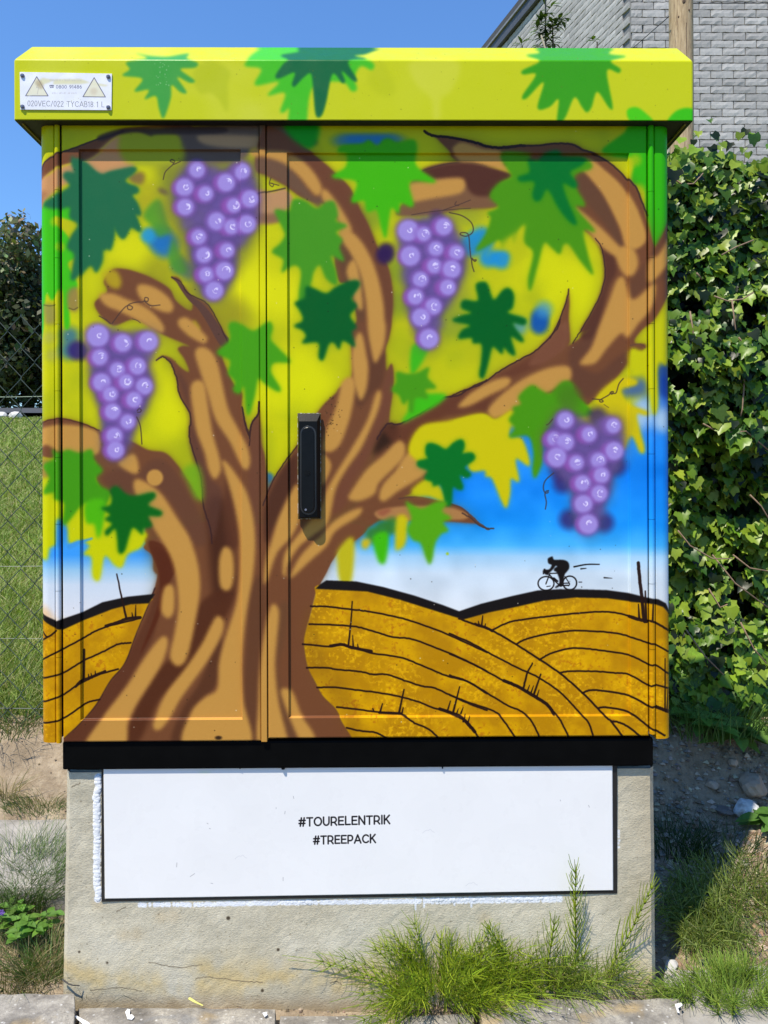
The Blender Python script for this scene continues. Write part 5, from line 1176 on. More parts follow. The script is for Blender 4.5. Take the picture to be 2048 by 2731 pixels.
# strips coloured as gap shade round the cover, and lumpy white filler beside it
bm = bmesh.new()
for q in ([(274, 2405), (1645, 2383), (1645, 2376), (274, 2398)], [(1633, 2383), (1646, 2383), (1646, 2040), (1633, 2040)], [(270.5, 2405), (277, 2405), (277, 2040), (270.5, 2040)]):
    a = [bm.verts.new(loc(u, v, 0.0142)) for u, v in q]; b = [bm.verts.new(loc(u, v, 0.026)) for u, v in q]
    bm.faces.new(a)
    for i in range(4): bm.faces.new((a[i], a[(i + 1) % 4], b[(i + 1) % 4], b[i]))
bmesh.ops.recalc_face_normals(bm, faces=bm.faces); from_bm('gap_shade_strip', bm, M_under, base)
bm = bmesh.new(); rnd = random.Random(12)
def lump(u, v, r, fl=0.3):
    p = loc(u, v, 0.0175); m = Matrix.Translation(p) @ Matrix.Diagonal((r * rnd.uniform(.8, 1.2), r * fl, r * rnd.uniform(.8, 1.4), 1)) @ Matrix.Rotation(rnd.random() * 3, 4, 'Y')
    bmesh.ops.create_icosphere(bm, subdivisions=2, radius=1, matrix=m)
v = 2074
while v < 2400:
    lump(262 + rnd.uniform(-1.5, 1.5) - (4 if 2110 < v < 2370 else 0), v, rnd.uniform(0.0058, 0.0078)); v += rnd.uniform(2, 4.5)
M_fill = simple('white_filler', (0.74, 0.75, 0.76), 0.8, 0.08, 60, 0.6, 200)
from_bm('white_filler', bm, M_fill, base, True); bm = bmesh.new()
x = 380
while x < 1480:
    if rnd.random() < (0.55 if x < 560 else 0.85): lump(x, 2412 - (x - 370) * 0.0145 + rnd.uniform(-1.5, 1.5), rnd.uniform(0.003, 0.005), 0.3)
    x += rnd.uniform(3.5, 7)
from_bm('white_filler', bm, M_fill, base, True)
# paint drips that hang under the rail
for u, w, h_ in ((755, 5, 4), (640, 2, 2.5), (1180, 2, 2)):
    bm = bmesh.new(); p = loc(u, 2048, 0.008); tube(bm, [(p.x, 0.008, p.z + 0.002), (p.x, 0.008, p.z - h_ * .0006), (p.x, 0.008, p.z - h_ * .00075)], [w * .00075, w * .0007, w * .0004], 8); from_bm('paint_drip', bm, M_black, cab)
# ---------------------------------------------------------------- ground
def sstep(a, b, x):
    t = min(max((x - a) / (b - a), 0), 1); return t * t * (3 - 2 * t)
def hgt(x, y):
    d = max(y, -3)
    z = 0.0
    side = 1.0 if x > 0 else 0.0
    z += 0.045 * sstep(0.25, 0.6, y)
    z += 0.215 * sstep(0.62, 0.93, y + 0.04 * mnoise.noise(Vector((x * 3, 0, 5))))
    z += 0.13 * max(0, min(y, 24) - 0.95) if x < 2 or True else 0
    z += 0.03 * sstep(0.5, 0.7, y) * sstep(1.3, 1.0, y) * mnoise.fractal(Vector((x * 11, y * 11, 4)), 1, 2, 4)
    z += 0.012 * mnoise.fractal(Vector((x * 5, y * 5, 0)), 1, 2, 4) * (1 if y > -0.02 else 0.3)
    if y < 0.03: z -= 0.02
    return z
def axis(lo, hi, fine_lo, fine_hi, step, growth=1.25):
    a = list(np.arange(fine_lo, fine_hi, step)); s = step; x = fine_lo
    left = []
    while x > lo: s *= growth; x -= s; left.append(x)
    s = step; x = a[-1]; right = []
    while x < hi: s *= growth; x += s; right.append(x)
    return left[::-1] + a + right
gxs = axis(-160, 160, -2.2, 2.2, 0.03); gys = axis(-60, 220, -0.4, 1.6, 0.03)
gv_ = [(x, y, hgt(x, y)) for y in gys for x in gxs]; nx = len(gxs)
gf = [(j * nx + i, j * nx + i + 1, (j + 1) * nx + i + 1, (j + 1) * nx + i) for j in range(len(gys) - 1) for i in range(nx - 1)]
me = bpy.data.meshes.new('ground'); me.from_pydata(gv_, [], gf)
t = NT('soil_and_turf')
sep = t.n.new('ShaderNodeSeparateXYZ'); t.l.new(t.co, sep.inputs[0])
soil = t.ramp(t.noise(9, 8, 0.65), [(0.3, (0.20, 0.155, 0.105)), (0.5, (0.33, 0.26, 0.18)), (0.72, (0.46, 0.38, 0.27))])
soil = t.mix(t.ramp(t.noise(60, 5, 0.7), [(0.35, 0.5), (0.6, 0.0)]), soil, (0.16, 0.115, 0.075))
turf = t.ramp(t.noise(14, 6, 0.7), [(0.3, (0.11, 0.15, 0.03)), (0.6, (0.19, 0.235, 0.05)), (0.8, (0.26, 0.27, 0.09))])
grav = t.ramp(t.noise(30, 6, 0.7), [(0.3, (0.17, 0.12, 0.075)), (0.6, (0.32, 0.24, 0.16)), (0.8, (0.46, 0.37, 0.27))])
mt = t.math('ADD', sep.outputs[1], t.math('MULTIPLY', t.math('SUBTRACT', t.noise(3, 4), 0.5), 0.6))
mtf = t.n.new('ShaderNodeMapRange'); mtf.inputs[1].default_value = 0.92; mtf.inputs[2].default_value = 1.08; t.l.new(mt, mtf.inputs[0])
gf_ = t.n.new('ShaderNodeMapRange'); gf_.inputs[1].default_value = 0.4; gf_.inputs[2].default_value = 0.6; t.l.new(sep.outputs[0], gf_.inputs[0])
t.base(t.mix(mtf.outputs[0], t.mix(gf_.outputs[0], soil, grav), turf)); t.rough(0.95, 0.15)
t.bump(t.math('ADD', t.noise(40, 8, 0.7), t.math('MULTIPLY', t.noise(9, 6, 0.6), 2.0)), 0.8, 0.012)
o = link('ground', me, t.m, None, True); tag(o, 'dry brown soil and turf rising behind the cabinet', None, kind='structure')

# kerb stones along the front
t = NT('speckled_kerb_stone')
c1 = t.ramp(t.noise(16, 8, 0.7), [(0.3, (0.10, 0.092, 0.08)), (0.5, (0.25, 0.23, 0.20)), (0.68, (0.44, 0.41, 0.35))])
c1 = t.mix(t.ramp(t.voro(70), [(0.05, 0.7), (0.22, 0.0)]), c1, (0.7, 0.69, 0.66)); c1 = t.mix(t.ramp(t.noise(7, 3), [(0.60, 0.0), (0.68, 0.7)]), c1, (0.40, 0.29, 0.14))
c1 = t.mix(t.ramp(t.noise(11, 3, .5, None, 1.0), [(0.62, 0.0), (0.70, 0.6)]), c1, (0.19, 0.19, 0.19))
c1 = t.mix(t.ramp(t.noise(240, 3, 0.8), [(0.35, 0.55), (0.5, 0.0)]), c1, (0.15, 0.14, 0.13))
t.base(c1); t.rough(0.92, 0.2); t.bump(t.math('ADD', t.noise(90, 6, 0.7), t.math('MULTIPLY', t.noise(20, 4), 1.5)), 0.7, 0.004); M_kerb = t.m
def rough_block(name, pts, z0, z1, mat, jit=0.004, seed=0, parent=None, n=10):
    """A block whose top outline is the quad pts (x, y); edges knocked about."""
    bm = bmesh.new(); p = [Vector((x, y, 0)) for x, y in pts]; rows = []
    for j in range(n + 1):
        row = []
        for i in range(n + 1):
            a, b = i / n, j / n
            q = (p[0] * (1 - a) + p[1] * a) * (1 - b) + (p[3] * (1 - a) + p[2] * a) * b
            e = min(a, 1 - a, b, 1 - b)
            dx = jit * mnoise.noise(Vector((q.x * 25, q.y * 25, seed))); dy = jit * mnoise.noise(Vector((q.x * 25, q.y * 25, seed + 9)))
            z = z1 + 0.4 * jit * mnoise.fractal(Vector((q.x * 22, q.y * 22, seed + 3)), 1, 2, 3) - (0.004 + 0.004 * abs(mnoise.noise(Vector((q.x * 30, q.y * 30, seed))))) * (1 if e == 0 else 0)
            row.append(bm.verts.new((q.x + dx, q.y + dy, z)))
        rows.append(row)
    for j in range(n):
        for i in range(n): bm.faces.new((rows[j][i], rows[j][i + 1], rows[j + 1][i + 1], rows[j + 1][i]))
    ring = rows[0][:] + [rows[j][n] for j in range(1, n + 1)] + rows[n][-2::-1] + [rows[j][0] for j in range(n - 1, 0, -1)]
    cc_ = (p[0] + p[1] + p[2] + p[3]) / 4
    mid_ = [bm.verts.new((v.co.x + (v.co.x - cc_.x) * 0.012, v.co.y + (v.co.y - cc_.y) * 0.02, v.co.z - 0.012)) for v in ring]
    low = [bm.verts.new((v.co.x, v.co.y, z0)) for v in mid_]
    m = len(ring)
    for i in range(m):
        bm.faces.new((ring[i], mid_[i], mid_[(i + 1) % m], ring[(i + 1) % m])); bm.faces.new((mid_[i], low[i], low[(i + 1) % m], mid_[(i + 1) % m]))
    bmesh.ops.recalc_face_normals(bm, faces=bm.faces)
    return from_bm(name, bm, mat, parent, False)
def quad_px(corners, z):
    out = []
    for u, v in corners: q = on_ground(u, v, z); out.append((q.x, q.y))
    return out
KZ = 0.015
kerbs = [
    ([(-160, 3000), (176, 3000), (200, 2645), (-140, 2647)], 0.032, 'grey kerb stone standing proud at the far left corner, with orange lichen'),
    ([(184, 3000), (735, 3000), (733, 2685), (212, 2680)], KZ, 'long grey kerb stone left of the middle, marked with white paint'),
    ([(754, 3000), (1275, 3000), (1265, 2700), (747, 2704)], 0.010, 'pale kerb stone in the middle, half hidden by the big horsetail'),
    ([(1292, 3000), (1870, 3000), (1812, 2657), (1282, 2662)], 0.028, 'grey kerb stone under the right end of the concrete base, with a white chip'),
]
for q, z, lab in kerbs:
    o = rough_block('kerb_stone', quad_px(q, z), -0.12, z, M_kerb, 0.005, len(lab)); tag(o, lab, 'kerb stone', 'kerb stones in front of the cabinet')
M_white = simple('white_paint_splash', (0.82, 0.82, 0.82), 0.6, 0.05, 40)
def splash(pts, z, name, lab, parent=None):
    bm = bmesh.new(); vs = [bm.verts.new((*q, z)) for q in quad_px(pts, z)]; vs2 = [bm.verts.new((v.co.x, v.co.y, z + 0.0012)) for v in vs]
    bm.faces.new(vs2)
    for i in range(len(vs)): bm.faces.new((vs[i], vs[(i + 1) % len(vs)], vs2[(i + 1) % len(vs)], vs2[i]))
    bmesh.ops.recalc_face_normals(bm, faces=bm.faces)
    return from_bm(name, bm, M_white, parent)
k2 = [o for o in bpy.data.objects if o.name.startswith('kerb_stone')]
k2.sort(key=lambda o: o.name)
splash([(334, 2700), (340, 2692), (347, 2694), (345, 2708), (352, 2707), (358, 2713), (352, 2720), (340, 2718)], KZ + 0.002, 'paint_mark', '', k2[1])
splash([(198, 2712), (204, 2710), (236, 2728), (246, 2742), (228, 2738)], KZ + 0.002, 'paint_mark', '', k2[1])
splash([(700, 2703), (710, 2700), (713, 2708), (706, 2713)], KZ + 0.002, 'paint_mark', '', k2[1])
splash([(1800, 2680), (1816, 2675), (1820, 2682), (1808, 2690), (1812, 2702), (1806, 2700)], 0.030, 'paint_mark', '', k2[3])
# pale slab of a path behind the left weeds, and one at the right
t_slab = simple('pale_concrete_slab', (0.31, 0.29, 0.26), 0.9, 0.4, 9, 0.6, 60, 0.2, 0.004)
o = rough_block('path_slab', [(-1.75, 0.30), (-0.70, 0.30), (-0.70, 0.66), (-1.75, 0.66)], -0.03, 0.078, t_slab, 0.004, 4, None, 14); tag(o, 'pale concrete slab lying behind the weeds left of the base', 'slab')
o = rough_block('path_slab', quad_px([(1800, 3050), (2420, 3050), (2330, 2560), (1772, 2592)], 0.004), -0.08, 0.010, t_slab, 0.006, 14, None, 14); tag(o, 'sunlit pale slab under the trailing horsetail at the right corner', 'slab')
# unseen dark street, added in front to cut light bounced off the ground
bm = bmesh.new(); vs = [bm.verts.new(p) for p in ((-40, -9, 0.0), (40, -9, 0.0), (40, -0.62, 0.0), (-40, -0.62, 0.0))]; bm.faces.new(vs)
t = NT('added_dark_asphalt'); t.base(t.mix(t.ramp(t.voro(160), [(0.1, 0.5), (0.4, 0.0)]), t.ramp(t.noise(6, 6), [(0.3, (0.04, 0.04, 0.042)), (0.7, (0.065, 0.064, 0.062))]), (0.11, 0.105, 0.10))); t.rough(0.9, 0.2); t.bump(t.noise(150, 3), 0.6, 0.004)
o = from_bm('street', bm, t.m); tag(o, 'unseen dark asphalt added before the kerb to lessen bounced light', None, kind='structure')
# crumbs of soil and grit
bt = Bits()
for k in range(1500):
    if k % 3 == 0: x, y = random.uniform(-0.62, 0.6), random.uniform(-0.03, 0.016)
    elif k % 3 == 1: x, y = random.uniform(-1.6, -0.63), random.uniform(0.0, 0.95)
    else: x, y = random.uniform(0.56, 1.4), random.uniform(0.0, 0.95)
    bt.blob((x, y, hgt(x, y) + 0.0005), random.uniform(0.0012, 0.005), vary((0.26, 0.20, 0.14), 0.5))
for k in range(6500):
    x, y = random.uniform(0.53, 1.7), random.uniform(0.02, 0.98) ** 0.7
    bt.blob((x, y, hgt(x, y) + 0.001), random.choice((0.004, 0.006, 0.008, 0.012)) * random.uniform(.7, 1.2), vary(random.choice(((0.36, 0.29, 0.21), (0.24, 0.21, 0.18), (0.46, 0.37, 0.26), (0.28, 0.19, 0.12))), 0.35), 0.6)
t = NT('grit'); t.base(t.mix(1.0, t.tint(), t.ramp(t.noise(120, 4), [(0.3, 0.7), (0.7, 1.0)]), 'MULTIPLY')); t.rough(0.9, 0.2); M_grit = t.m
o = bt.build('gravel', M_grit); tag(o, 'loose grit and gravel scattered round the concrete base', 'gravel', kind='stuff')
# larger stones on the right
def rock(p, r, mat, lab, sc=(1, 1, .7), seed=0, group=None, name='rock'):
    bm = bmesh.new(); bmesh.ops.create_icosphere(bm, subdivisions=3, radius=1)
    for v in bm.verts:
        n = v.co.normalized(); k = 1 + 0.32 * mnoise.noise(n * 1.3 + Vector((seed, 0, 0))) + 0.10 * mnoise.noise(n * 4 + Vector((seed, 5, 0)))
        q = n * k
        for ax in (Vector((.8, -.3, .5)).normalized(), Vector((-.6, -.6, .4)).normalized(), Vector((0.1, -.9, .1)).normalized(), Vector((0, 0.1, 1)).normalized(), Vector((.2, .6, .6)).normalized()):
            dd = q.dot(ax) - 0.78
            if dd > 0: q = q - ax * dd * 0.9
        v.co = Vector((q.x * r * sc[0], q.y * r * sc[1], q.z * r * sc[2]))
    o = from_bm(name, bm, mat, None, False); o.location = (p[0], p[1], hgt(p[0], p[1]) + r * sc[2] * 0.45); o.rotation_euler = (0, 0, seed * 1.7)
    return tag(o, lab, 'rock', group)
M_rbrown = simple('brown_rock', (0.36, 0.26, 0.18), 0.85, 0.3, 30, 0.5, 60); M_rwhite = simple('pale_rock', (0.50, 0.49, 0.47), 0.85, 0.35, 50, 0.6, 70)
def gp(u, v):
    """Ground point under a pixel, following the bank."""
    y = 0.0
    for k in range(200):
        y = k * 0.008; z = H + (HY - v) / FPX * (y + D0)
        if z <= hgt((u - CX) / FPX * (y + D0), y): break
    return ((u - CX) / FPX * (y + D0), y)
rock(gp(2005, 2112), 0.048, M_rbrown, 'largest brown angular rock on the shaded gravel right of the base', (1, .8, .7), 1)
rock(gp(1992, 2176), 0.036, M_rwhite, 'whitish round boulder on the shaded gravel, in front of the brown rock', (1, .9, .85), 2)
rock(gp(1900, 2106), 0.022, M_rbrown, 'small tan rock lying left of the big brown rock', (1, .8, .6), 3)
rock(gp(1955, 2038), 0.016, M_rbrown, 'smallest reddish stone, behind the big brown rock', (1, .9, .8), 4)
rock(gp(1925, 2165), 0.026, simple('dull_rock', (0.15, 0.12, 0.10), 0.9, 0.3, 40, 0.5, 80), 'flat dark brown stone half sunk in the gravel left of the white boulder', (1.3, .9, .4), 5)
rock(gp(1790, 2590), 0.016, M_rwhite, 'white lump wedged against the right foot of the concrete base', (1.1, .8, .8), 6)

# ---------------------------------------------------------------- leaf and blade materials
def plant_mat(name, rough=0.5, trans=0.3, spec=0.4, gain=1.0):
    t = NT(name); c = t.mix(1.0, t.tint(), t.ramp(t.noise(60, 3), [(0.3, 0.75), (0.7, 1.0)]), 'MULTIPLY'); t.base(c); t.rough(rough, spec)
    if trans: t.translucent(trans, c, gain)
    return t.m
M_blade = plant_mat('grass_blade', 0.5, 0.35, 0.35)
M_horse = plant_mat('horsetail_green', 0.5, 0.25, 0.3)
M_leaf = plant_mat('ivy_leaf', 0.36, 0.25, 0.27)
M_tree = plant_mat('tree_leaf', 0.5, 0.2, 0.3)
M_twig = simple('brown_twig', (0.22, 0.15, 0.10), 0.8, 0.3, 60)

# ---------------------------------------------------------------- lawn blades beyond the fence
bt = Bits()
for k in range(54000):
    q = random.random() ** 1.7; y = 0.98 + q * 9 if k < 40000 else random.uniform(8, 18)
    half = 0.55 * (y + D0); x = -random.uniform(0.36, 0.62) * (y + D0)
    if y < 1.35 and random.random() < 0.55: x = random.uniform(-1.8, 1.9)
    z = hgt(x, y); hh = random.uniform(0.03, 0.085) * (1 + 0.6 * mnoise.noise(Vector((x * 2, y * 2, 0)))); w = 0.0022 + 0.0012 * y
    a = random.uniform(0, 6.28); l = hh * random.uniform(0.3, 1.1); dx, dy = math.cos(a) * l, math.sin(a) * l
    c = vary(random.choice(((0.22, 0.31, 0.045), (0.17, 0.26, 0.035), (0.28, 0.36, 0.08), (0.38, 0.36, 0.15))), 0.3)
    bt.strand([(x, y, z - 0.004), (x + dx * .4, y + dy * .4, z + hh * .65), (x + dx, y + dy, z + hh)], w, w * 0.2, c)
o = bt.build('lawn_grass', M_blade); tag(o, 'short sunlit grass of the lawn beyond the wire fence', 'grass', kind='stuff')
# rough dry grass along the foot of the fence and on the bank
def tuft(name, x, y, n, hgt_, spread, cols, lab, cat, w=0.003, lean=0.7, group=None, droop=0.3, three=False):
    b = Bits(); z0 = hgt(x, y)
    for k in range(n):
        a = random.uniform(0, 6.28); r = spread * math.sqrt(random.random()) * 0.45
        bx, by = math.cos(a) * r, math.sin(a) * r
        a2 = a + random.gauss(0, 0.6); h_ = hgt_ * random.uniform(0.5, 1.1); l = h_ * lean * random.uniform(0.2, 1.2)
        pts = []
        for i in range(5):
            s = i / 4; pts.append((bx + math.cos(a2) * l * s ** 1.4, by + math.sin(a2) * l * s ** 1.4, -0.008 + h_ * (s - droop * s * s)))
        b.strand(pts, w, w * 0.15, vary(random.choice(cols), 0.3), three)
    o = b.build(name, M_blade); o.location = (x, y, z0); return tag(o, lab, cat, group)
DRY = [(0.34, 0.29, 0.15), (0.28, 0.24, 0.12)]; GRN = [(0.08, 0.16, 0.03), (0.11, 0.2, 0.04), (0.06, 0.11, 0.025)]
tuft('grass_tuft', *gp(30, 1935)[:2], 420, 0.08, 0.34, GRN + DRY, 'straggly green and straw tuft at the foot of the wire fence', 'grass tuft', 0.0028, 1.2)
tuft('grass_tuft', *gp(95, 1915)[:2], 300, 0.07, 0.30, GRN + DRY, 'short tuft under the fence, close to the cabinet corner', 'grass tuft', 0.0028, 1.2)
tuft('grass_tuft', *gp(20, 2125)[:2], 46, 0.13, 0.08, DRY + [(0.4, 0.36, 0.2)], 'pale dry grass tuft on the bank at the left edge', 'grass tuft', 0.003, 0.9)
tuft('grass_tuft', *gp(120, 2140)[:2], 700, 0.05, 0.24, GRN + DRY, 'low mat of fine green grass behind the pale slab', 'grass tuft', 0.0016, 1.2)
tuft('grass_tuft', *gp(60, 2400)[:2], 1300, 0.17, 0.24, [(0.09, 0.17, 0.035), (0.13, 0.21, 0.06), (0.06, 0.10, 0.02)], 'thick fine leaved green tuft between the slab and the concrete base', 'grass tuft', 0.0021, 1.0)
tuft('grass_tuft', *gp(148, 2395)[:2], 90, 0.27, 0.08, [(0.16, 0.2, 0.07), (0.10, 0.14, 0.05)], 'tall seeding grass leaning against the left side of the base', 'grass tuft', 0.0014, 0.9)
tuft('grass_tuft', *gp(50, 2585)[:2], 1100, 0.085, 0.27, GRN + DRY + DRY, 'matted half dry grass in front of the broad leaved weed', 'grass tuft', 0.0019, 1.3)
tuft('grass_tuft', *gp(135, 2585)[:2], 600, 0.10, 0.15, GRN + DRY, 'upright grass tuft at the left foot of the base', 'grass tuft', 0.0019, 0.8)
tuft('grass_tuft', *gp(235, 2675)[:2], 14, 0.075, 0.05, [(0.2, 0.2, 0.08), (0.13, 0.13, 0.06)], 'few thin sprigs growing in the joint before the base, left end', 'grass tuft', 0.0011, 0.4)
tuft('grass_tuft', *gp(275, 2675)[:2], 16, 0.085, 0.04, [(0.2, 0.2, 0.08), (0.13, 0.13, 0.06)], 'thin sprigs right of the other sprigs before the left end of the base', 'grass tuft', 0.0011, 0.4)
tuft('grass_tuft', *gp(1680, 2662)[:2], 26, 0.06, 0.12, [(0.3, 0.2, 0.09), (0.24, 0.14, 0.07)], 'withered brown sprigs at the right foot of the base', 'grass tuft', 0.0014, 0.8)
tuft('grass_tuft', *gp(1880, 1935)[:2], 320, 0.17, 0.40, GRN + [(0.14, 0.24, 0.06)], 'long green grass in front of the ivy, next to the cabinet', 'grass tuft', 0.003, 0.6)
tuft('grass_tuft', *gp(2010, 1925)[:2], 260, 0.13, 0.34, GRN + [(0.14, 0.24, 0.06)], 'green grass in front of the ivy at the right edge', 'grass tuft', 0.003, 0.8)
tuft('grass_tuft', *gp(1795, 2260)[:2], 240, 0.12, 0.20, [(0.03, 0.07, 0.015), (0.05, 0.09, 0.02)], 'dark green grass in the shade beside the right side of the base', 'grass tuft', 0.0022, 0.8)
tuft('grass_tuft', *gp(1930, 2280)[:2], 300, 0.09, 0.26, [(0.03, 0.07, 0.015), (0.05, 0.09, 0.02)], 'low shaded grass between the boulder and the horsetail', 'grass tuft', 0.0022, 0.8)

# broad leaved weed with a violet flower, and dock leaves under the ivy
def leaf_shape(b, base, d, n, L, W, col, fold=0.25):
    """Pointed oval leaf from base along d; n its upper side."""
    d = d.normalized(); sd = d.cross(n).normalized(); n = sd.cross(d)
    prof = [(0, 0), (0.18, 0.55), (0.42, 1.0), (0.7, 0.75), (1.0, 0)]
    for k in range(4):
        t0, w0 = prof[k]; t1, w1 = prof[k + 1]
        for sgn in (-1, 1):
            a = base + d * L * t0 - n * L * 0.25 * t0 * t0; e = base + d * L * t1 - n * L * 0.25 * t1 * t1
            pa = a + sd * sgn * W * .5 * w0 + n * fold * W * w0 * .5; pe = e + sd * sgn * W * .5 * w1 + n * fold * W * w1 * .5
            pts = [a, e, pe, pa] if w0 and w1 else ([a, e, pe] if not w0 else [a, e, pa])
            b.face(pts if sgn < 0 else pts[::-1], col)
def weed(name, x, y, stems, L, W, cols, lab, hgt_=0.07, spread=0.05, mat=None):
    root = empty(name, (x, y, hgt(x, y))); tag(root, lab, 'weed'); bs = Bits()
    for k in range(stems):
        a = random.uniform(0, 6.28); sp = spread * random.uniform(0.3, 1); top = Vector((math.cos(a) * sp, math.sin(a) * sp, hgt_ * random.uniform(0.5, 1.1)))
        bs.strand([(0, 0, -.01), top * 0.5 + Vector((0, 0, .01)), top], 0.002, 0.0012, (0.12, 0.2, 0.05), True)
        bl = Bits()
        for q in range(4):
            aa = a + q * 1.57 + random.uniform(-.4, .4); d = Vector((math.cos(aa), math.sin(aa), random.uniform(0.0, 0.5)))
            leaf_shape(bl, top * random.uniform(0.75, 1), d, Vector((0, -0.2, 1)), L * random.uniform(.7, 1.15), W * random.uniform(.7, 1.1), vary(random.choice(cols), .15))
        bl.build('leaf', mat or M_blade, root)
    bs.build('stems', M_blade, root)
    return root
w1 = weed('broad_leaved_weed', *gp(66, 2530), 13, 0.030, 0.020, [(0.17, 0.34, 0.05), (0.13, 0.27, 0.04)], 'bright green weed with oval leaves in the grass left of the base', 0.075, 0.07)
w2 = weed('broad_leaved_weed', *gp(14, 2520), 7, 0.030, 0.018, [(0.15, 0.30, 0.05)], 'weed with a small violet flower at the left edge of the picture', 0.07, 0.05)
bf = Bits()
for q in range(6): a = q * 1.05; leaf_shape(bf, Vector((0.002, -0.02, 0.085)), Vector((math.cos(a), -.4, math.sin(a))), Vector((0, -1, .4)), 0.008, 0.006, (0.25, 0.14, 0.6))
bf.strand([(0, 0, 0), (0.0, -0.01, 0.05), (0.002, -0.02, 0.084)], 0.0015, 0.001, (0.12, 0.2, 0.05), True)
bf.build('violet_flower', M_blade, w2)
weed('dock_plant', *gp(1880, 1965), 8, 0.10, 0.055, [(0.16, 0.30, 0.06), (0.12, 0.24, 0.04)], 'broad pale leaves lying on the gravel below the ivy', 0.06, 0.06)
weed('dock_plant', *gp(1965, 1990), 9, 0.11, 0.055, [(0.17, 0.32, 0.06), (0.12, 0.24, 0.04)], 'largest dock plant, right of the other one, at the edge of the shade', 0.05, 0.06)
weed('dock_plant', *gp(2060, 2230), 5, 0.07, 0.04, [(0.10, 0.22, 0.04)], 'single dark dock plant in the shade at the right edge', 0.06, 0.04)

# ---------------------------------------------------------------- horsetail
HG = [(0.26, 0.35, 0.015), (0.34, 0.42, 0.03), (0.16, 0.25, 0.012)]
def horsetail(b, base, top, bend, whorls, bl, cols, nb=7, w=0.0016, up=0.9, start=0.15, tipfree=0.8):
    """One jointed stem with whorls of thin branches."""
    base, top, bend = Vector(base), Vector(top), Vector(bend)
    P = lambda s: base.lerp(top, s) + bend * (4 * s * (1 - s))
    b.strand([P(i / 8) for i in range(9)], w, w * 0.4, vary(cols[0], .2), True)
    for k in range(whorls):
        s = start + (tipfree - start) * (k + 0.5) / whorls; p = P(s); t = (P(min(s + .03, 1)) - P(s - .03)).normalized()
        a = t.orthogonal().normalized(); c = t.cross(a); L = bl * (1 - 0.75 * s ** 1.6) * random.uniform(0.75, 1.15)
        ph = random.random() * 6.28; b.strand([p - t * 0.0014, p + t * 0.0014], w * 1.7, w * 1.7, (0.09, 0.11, 0.03), True)
        for q in range(nb):
            an = ph + q / nb * 6.283 + random.uniform(-.2, .2); o = a * math.cos(an) + c * math.sin(an)
            l = L * random.uniform(0.6, 1.1); g = Vector((0, 0, -0.10 * l))
            b.strand([p, p + (o * .75 + t * up * .6) * l * .35, p + (o * .95 + t * up) * l * .7 + g * .4, p + (o * 1.0 + t * up * 1.5) * l + g], w * 0.72, w * 0.34, vary(random.choice(cols), .25))
def clump(name, u, v, n, reach, height, bl, lab, cols=HG, up=0.9, wh=7, w=0.0015, dirbias=(0, -0.25, 0), nb=7, base_r=0.05, y=None):
    gx, gy = gp(u, v)
    if y is not None: gx, gy = (u - CX) / FPX * (y + D0), y
    b = Bits(); z0 = max(hgt(gx, gy), 0)
    for k in range(n):
        a = random.uniform(0, 6.28); r = base_r * math.sqrt(random.random()); rr = reach * random.uniform(0.25, 1.0)
        d = Vector((math.cos(a) * rr + dirbias[0] * reach, math.sin(a) * rr * 0.55 + dirbias[1] * reach * .4, 0))
        hh = height * (1.05 - 0.65 * min(1, d.length / (reach * 1.1))) * random.uniform(0.75, 1.15)
        bx = Vector((math.cos(a) * r, math.sin(a) * r * 0.5, -0.004)); top = bx + d + Vector((0, 0, hh))
        if k % 3 == 0 and height > .1 and u < 1400: top.z *= 0.22; top.y -= 0.09; top.x *= 0.8
        if gy + top.y > 0.004 and abs(gx + top.x) < 0.60: top.y = 0.004 - gy - random.random() * 0.03
        horsetail(b, bx, top, (-d.x * 0.12, -d.y * .1, hh * 0.16), wh, bl, cols, nb, w, up)
    o = b.build(name, M_horse); o.location = (gx, gy, z0); return tag(o, lab, 'horsetail plant', 'horsetail growing round the base')
clump('horsetail', 1170, 2700, 70, 0.29, 0.18, 0.042, 'biggest bushy bright green horsetail in front of the middle of the base', wh=8, base_r=0.07, nb=5, w=0.0021)
clump('horsetail', 1330, 2690, 20, 0.16, 0.14, 0.045, 'horsetail spreading right beside the biggest clump, over the kerb', wh=7, nb=5, w=0.002)
clump('horsetail', 1475, 2675, 22, 0.20, 0.11, 0.05, 'sprawling light green horsetail rosette before the right part of the base', wh=6, cols=[(0.28, 0.36, 0.05), (0.22, 0.31, 0.04)], base_r=0.03, nb=5, w=0.0021)
clump('horsetail', 1590, 2680, 9, 0.13, 0.12, 0.045, 'thin horsetail right of the rosette, near the base corner', wh=6, cols=[(0.28, 0.36, 0.05), (0.22, 0.31, 0.04)], base_r=0.03, nb=5, w=0.002)
def single(u, v, u2, v2, y1, lab, bl=0.03, wh=14, nb=5, w=0.0030, up=1.6, cols=HG):
    gx, gy = gp(u, v); b = Bits(); t_ = at(u2, v2, y1)
    horsetail(b, (0, 0, 0), (t_.x - gx, t_.y - gy, t_.z), (0.004, 0, 0), wh, bl, cols, nb, w, up, 0.1, 0.93)
    o = b.build('horsetail', M_horse); o.location = (gx, gy, 0); return tag(o, lab, 'horsetail plant', 'horsetail growing round the base')
single(1528, 2662, 1532, 2292, -0.03, 'tallest upright horsetail stem, its tip in front of the white cover', 0.034, 17)
single(1590, 2670, 1752, 2338, -0.035, 'horsetail stem leaning right across the corner of the base', 0.036, 14)
single(1400, 2670, 1292, 2455, -0.04, 'short upright horsetail stem between the bush and the rosette', 0.03, 10)
single(1440, 2670, 1480, 2440, -0.03, 'short horsetail stem just left of the tallest one', 0.04, 9)
RG = [(0.16, 0.22, 0.03), (0.10, 0.15, 0.025), (0.27, 0.33, 0.09)]
